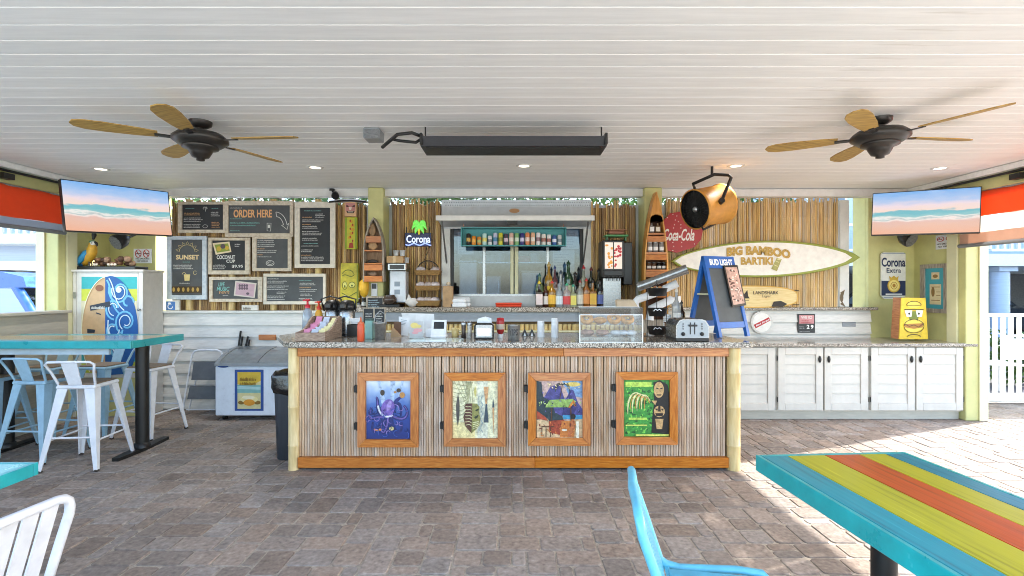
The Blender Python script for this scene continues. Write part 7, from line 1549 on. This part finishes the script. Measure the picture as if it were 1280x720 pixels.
build('hanging_tuft', MB().tube([b0 + Vector((.04, .02, .48)), b0 + Vector((.05, .01, .40)), b0 + Vector((.045, .0, .34))], [.01, .028, .012], 8), m_black, t)
t = thing('driftwood_pile', 'brown driftwood and shell sculpture next to the parrot', 'ornament', (px(140, d), d, zc)); r_ = random.Random(6)
for i in range(16):
    x = px(120 + 42 * (i % 8) / 7, d) + r_.uniform(-.02, .02); z = zc + .03 + .045 * (i // 8) + r_.uniform(0, .015)
    build('driftwood_lump', MB().ball((x, d + r_.uniform(-.05, .05), z), r_.uniform(.03, .055), .035, r_.uniform(.025, .04), 9, 6, .22), paint(['#6a4630', '#8a6244', '#4f3526', '#a5846a'][i % 4], .7, var=.3), t)
for x in (124, 127, 142, 146, 150): build('shell', MB().ball((px(x, d), d - .08, zc + .02), .02, .015, .016, 8, 6, .15), paint('#ddd2c0', .6), t)
t = thing('notice', 'white no smoking notice with two circles on the wall by the parrot', 'notice', (px(177.5, 6.97), 6.97, pz(329, 6.97)))
build('card', MB().pbox(167, 311, 189.5, 329, 6.985, .008), wp, t); prints(t, Plane(6.985), [('#333333', [rect(170.5, 316.6, 176, 317.6), rect(180, 316.6, 186, 317.6)])] + [(c, [p for p in ps]) for c, ps in nosmoke(173, 183, 317, 3.6)] + [('#333333', ('NO SMOKING', (170, 322.5, 187, 324.3), .02)), ('#333333', ('NO VAPING', (171.5, 325.5, 185, 327.3), .02))], .001)
# ------------------------------------------------------------------ outside
t = thing('picket_fence', 'white picket fence beyond the olive post', 'fence', (7.5, 7.1, 0))
pk_me = MB().box(-.032, .032, -.012, .012, 0, 1.06, .006).mesh('picket', m_white)
build('top_rail', MB().box(5.72, 9.2, 7.07, 7.13, 1.2, 1.245, .006), m_white, t); build('bottom_rail', MB().box(5.72, 9.2, 7.06, 7.14, .03, .138, .006), m_white, t)
x = 5.8
while x < 9.2: inst('picket', pk_me, (x, 7.1, .139), t); x += .112
for x in (5.74, 7.4, 9.1): build('post', MB().box(x - .045, x + .045, 7.142, 7.23, 0, 1.3, .008), m_white, t)
t = thing('patio_chair', 'white tubular chair just beyond the picket fence', 'chair', (7.35, 7.6, 0))
build('frame', MB().tube([(7.2, 7.5, 0), (7.2, 7.5, .8), (7.26, 7.5, .9), (7.5, 7.5, .9), (7.56, 7.5, .8), (7.56, 7.5, 0)], .018, 8).tube([(7.2, 7.95, 0), (7.2, 7.95, .45), (7.2, 7.5, .45)], .016, 8).tube([(7.56, 7.95, 0), (7.56, 7.95, .45), (7.56, 7.5, .45)], .016, 8), wp, t); build('seat', MB().box(7.2, 7.56, 7.52, 7.95, .45, .475, .006), wp, t)
build('backrest', MB().box(7.23, 7.53, 7.49, 7.505, .55, .86, .004), wp, t)
m_leaf = ramp_mat('leaf_green', [(.2, '#2f4a1e'), (.5, '#4f7030'), (.8, '#7f9a4a')], .5, 3, rnd=.15)
def leaf_mesh(n, rx, ry, rz, s, seed, name='crown', hole=.0):
    r = random.Random(seed); mb = MB()
    cl = [(r.uniform(-.75, .75) * rx, r.uniform(-.75, .75) * ry, r.uniform(-.7, .8) * rz) for _ in range(16)]
    for _ in range(n):
        c = Vector(r.choice(cl)) + Vector((r.gauss(0, .22) * rx, r.gauss(0, .22) * ry, r.gauss(0, .2) * rz))
        q = Matrix.Rotation(r.uniform(0, 6.3), 3, 'Z') @ Matrix.Rotation(r.uniform(-1, 1), 3, 'X'); w = s * r.uniform(.5, 1)
        mb.add([c + q @ Vector(v) for v in ((0, -w, 0), (w * .35, 0, w * .1), (0, w, -w * .15), (-w * .35, 0, w * .1))], [(0, 1, 2, 3)])
    return mb
tr = thing('tree', 'x', 'tree', (0, 0, 0))
build('trunk', MB().tube([(0, 0, 0), (.05, .02, 1.2), (-.05, .05, 2.4), (.05, 0, 3.6)], [.16, .13, .11, .06], 10).tube([(-.02, .04, 2), (.7, .2, 3.2), (1.1, .2, 4)], [.08, .05, .02], 8).tube([(-.04, .05, 2.2), (-.7, -.1, 3.3), (-1.1, 0, 4.1)], [.08, .05, .02], 8), M('bark', '#5a4a3c', .8, var=.3), tr, local=True)
build('crown', leaf_mesh(2600, 1.9, 1.6, 1.5, .16, 5).xf(Matrix.Translation((0, 0, 3.9))), m_leaf, tr, local=True)
for i, (x, y, s) in enumerate(((-5.6, 12.2, 1.05), (-2.6, 12.8, .95), (.2, 12.4, 1.1), (3.0, 12.9, 1.0), (5.6, 13.4, .9), (-8.6, 13.4, 1.0))):
    o = tr if i == 0 else copy_tree(tr); o.location = (x, y, 0); o.rotation_euler = (0, 0, i * 1.3); o.scale = (s, s, s); tag(o, 'leafy green tree showing over ' + ('the chalk menu boards', 'the neon palm sign', 'the service window', 'the orange canoe shelf', 'the long surfboard', 'the sunset chalk board')[i], 'tree', 'trees behind the bamboo wall')
hd = MB()
t = thing('shrub', 'low green shrub behind the picket fence', 'shrub', (8.4, 8.9, 0)); build('foliage', leaf_mesh(900, .9, .35, .45, .11, 8).xf(Matrix.Translation((8.4, 8.9, .42))), m_leaf, t); build('stem', MB().cyl((8.4, 8.9, -.05), (8.4, 8.9, .5), .03), M('bark', '#5a4a3c'), t)
t2 = copy_tree(t); t2.location = (6.6, 9.1, 0); tag(t2, 'low green shrub behind the fence next to the olive post', 'shrub', 'shrubs behind the fence'); tag(t, 'low green shrub behind the fence past the white tubular chair', 'shrub', 'shrubs behind the fence')
# building on the right
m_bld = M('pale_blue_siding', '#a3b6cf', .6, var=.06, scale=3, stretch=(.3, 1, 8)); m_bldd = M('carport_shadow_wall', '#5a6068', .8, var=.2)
t = thing('apartment_building', 'pale blue building with balcony railing over a carport', 'building', (17, 20, 0)); d = 15.0
build('upper_wall', MB().box(8.2, 32, 16.4, 24, 2.62, 9), m_bld, t); build('floor_slab', MB().box(8, 32.2, 15.0, 24.2, 2.25, 2.6), M('pale_slab', '#c6d0dc', .6, var=.05), t)
build('back_wall', MB().box(8.2, 32, 23.5, 24, -.05, 2.24), m_bldd, t)
for x in (9.0, 11.9, 14.75, 17.8, 21, 24.2):
    build('pillar', MB().cyl((x, 15.5, -.05), (x, 15.5, 2.24), .24, n=18), m_bld, t); build('pillar_cap', MB().box(x - .28, x + .28, 15.2, 15.8, 2.1, 2.245), m_bld, t)
for k in range(4):
    a = 8.1 + k * 6; build('balcony_rail', MB().box(a, a + 5.9, 15.05, 15.12, 3.42, 3.5).box(a, a + 5.9, 15.05, 15.12, 2.68, 2.75), m_white, t)
mp_ = MB().box(-.035, .035, -.03, .03, 0, .67).mesh('baluster', m_white)
x = 8.2
while x < 24: inst('baluster', mp_, (x, 15.085, 2.75), t); x += .21
for k in range(4):
    a = 9.4 + k * 3.6; wd = build('window', MB().box(a, a + 1.3, 16.34, 16.42, 3.2, 4.9), m_white, t); build('pane', MB().box(a + .09, a + 1.21, 16.32, 16.335, 3.29, 4.81), M('dark_pane', '#5b6b7c', .1), wd)
for k in range(3): build('eave', MB().box(8 + k * 8, 16 + k * 8 - .02, 15.6, 24.4, 9.01, 9.2), m_white, t)
def car(label, x, y, c1):
    t = thing('parked_car', label, 'car', (x, y, -.05), R(90))
    prof = [(-2.1, .3), (-2.15, .75), (-2.0, .98), (-1.3, 1.05), (-.75, 1.5), (.9, 1.55), (1.75, 1.05), (2.1, .95), (2.15, .5), (2.1, .3)]
    build('body', MB().prism([(a, -.85, b) for a, b in prof], (0, 1.7, 0)), M('car_paint', c1, .25, var=.05, coat=.6), t, local=True)
    build('side_window', MB().prism([(-1.1, -.855, 1.06), (-.7, -.855, 1.42), (.8, -.855, 1.46), (1.4, -.855, 1.06)], (0, -.004, 0)), M('dark_pane', '#5b6b7c'), t, local=True); build('side_window', MB().prism([(-1.1, .855, 1.06), (-.7, .855, 1.42), (.8, .855, 1.46), (1.4, .855, 1.06)], (0, .004, 0)), M('dark_pane', '#5b6b7c'), t, local=True)
    build('windscreen', MB().prism([(-1.29, -.7, 1.08), (-.77, -.65, 1.47), (-.77, .65, 1.47), (-1.29, .7, 1.08)], (-.012, 0, .012)), M('dark_pane', '#5b6b7c'), t, local=True)
    for a in (-1.35, 1.35):
        for s in (-1, 1):
            w = build('wheel', MB().cyl((a, s * .7, .34), (a, s * .88, .34), .34, n=20), m_black, t, local=True); build('rim', MB().cyl((a, s * .881, .34), (a, s * .89, .34), .2, n=14), m_galv, w, local=True)
    for s in (-.6, .6): build('headlight', MB().ball((-2.08, s, .78), .08, .16, .07, 10, 6), glow('#d8dce0', .05), t, local=True)
car('dark car parked in the carport behind the fence', 13.6, 18.2, '#22262c')
car('grey car parked deeper in the carport between pillars', 16.4, 18.8, '#6c7076')
# building and cart on the left
t = thing('apartment_building', 'white sided building beyond the beige half wall', 'building', (-17, 15, 0))
build('wall', MB().box(-34, -9.6, 14.2, 20, -.05, 7), M('white_siding', '#b4c2d4', .6, var=.05, scale=3, stretch=(.3, 1, 8)), t); build('band', MB().box(-34, -9.58, 14.1, 14.198, 2.05, 2.35), m_white, t)
build('balcony_slab', MB().box(-34, -9.5, 13.2, 14.098, 2.75, 2.95), m_white, t); x = -30
while x < -9.6: inst('baluster', mp_, (x, 13.25, 3.0), t); x += .2
build('balcony_rail', MB().box(-34, -9.6, 13.2, 13.3, 3.671, 3.75).box(-34, -9.6, 13.2, 13.3, 2.951, 2.999), m_white, t)
for k in range(4): wd = build('window', MB().box(-13 - k * 3, -11.8 - k * 3, 14.14, 14.199, .9, 1.95), m_white, t); build('pane', MB().box(-12.92 - k * 3, -11.88 - k * 3, 14.12, 14.135, .98, 1.87), M('dark_pane', '#5b6b7c'), wd)
t = thing('golf_cart', 'blue golf cart parked beyond the beige half wall', 'golf cart', (-9.35, 9.2, -.05), R(8))
m_cb = M('cart_blue', '#2f62ac', .3, var=.05, coat=.5)
build('roof', MB().prism([(-1.05, -.62, 1.88), (.6, -.62, 1.93), (.95, -.62, 1.84), (1.0, -.62, 1.66), (-1.15, -.62, 1.62)], (0, 1.24, 0)), m_cb, t, local=True)
build('roof_rack', MB().tube([(-.6, -.3, 1.93), (.5, -.3, 1.95), (.5, .3, 1.95), (-.6, .3, 1.93)], .02, 6, closed=True), m_black, t, local=True)
for x, y in ((-.95, -.55), (-.95, .55)): build('post', MB().cyl((x, y, .8), (x, y, 1.65), .05), m_cb, t, local=True)
for y in (-.55, .55): build('post', MB().cyl((1.25, y, .85), (.8, y, 1.67), .075), m_cb, t, local=True)
build('windscreen', MB().prism([(1.13, -.52, .88), (.76, -.52, 1.74), (.76, .52, 1.74), (1.13, .52, .88)], (.01, 0, .003)), m_glass, t, local=True)
build('body', MB().prism([(-1.2, -.58, .3), (-1.25, -.58, .8), (-.5, -.58, .85), (-.3, -.58, .42), (.6, -.58, .42), (.9, -.58, .85), (1.45, -.58, .75), (1.5, -.58, .35)], (0, 1.16, 0)), m_cb, t, local=True)
build('seat', MB().box(-.9, -.3, -.5, .5, .855, .95, .03).box(-.95, -.8, -.5, .5, .955, 1.4, .03), paint('#d8d6d0', .5), t, local=True)
build('steering_wheel', MB().tube([(.55 + .05 * math.sin(a), .25 + .17 * math.cos(a), 1.12 + .17 * math.sin(a)) for a in [2 * math.pi * i / 16 for i in range(16)]], .015, 6, closed=True).cyl((.55, .25, 1.12), (.9, .25, .84), .02), m_black, t, local=True)
for a in (-.85, 1.0):
    for s in (-1, 1): w = build('wheel', MB().cyl((a, s * .45, .24), (a, s * .62, .24), .24, n=18), m_black, t, local=True); build('rim', MB().cyl((a, s * .621, .24), (a, s * .63, .24), .13, n=12), m_galv, w, local=True)
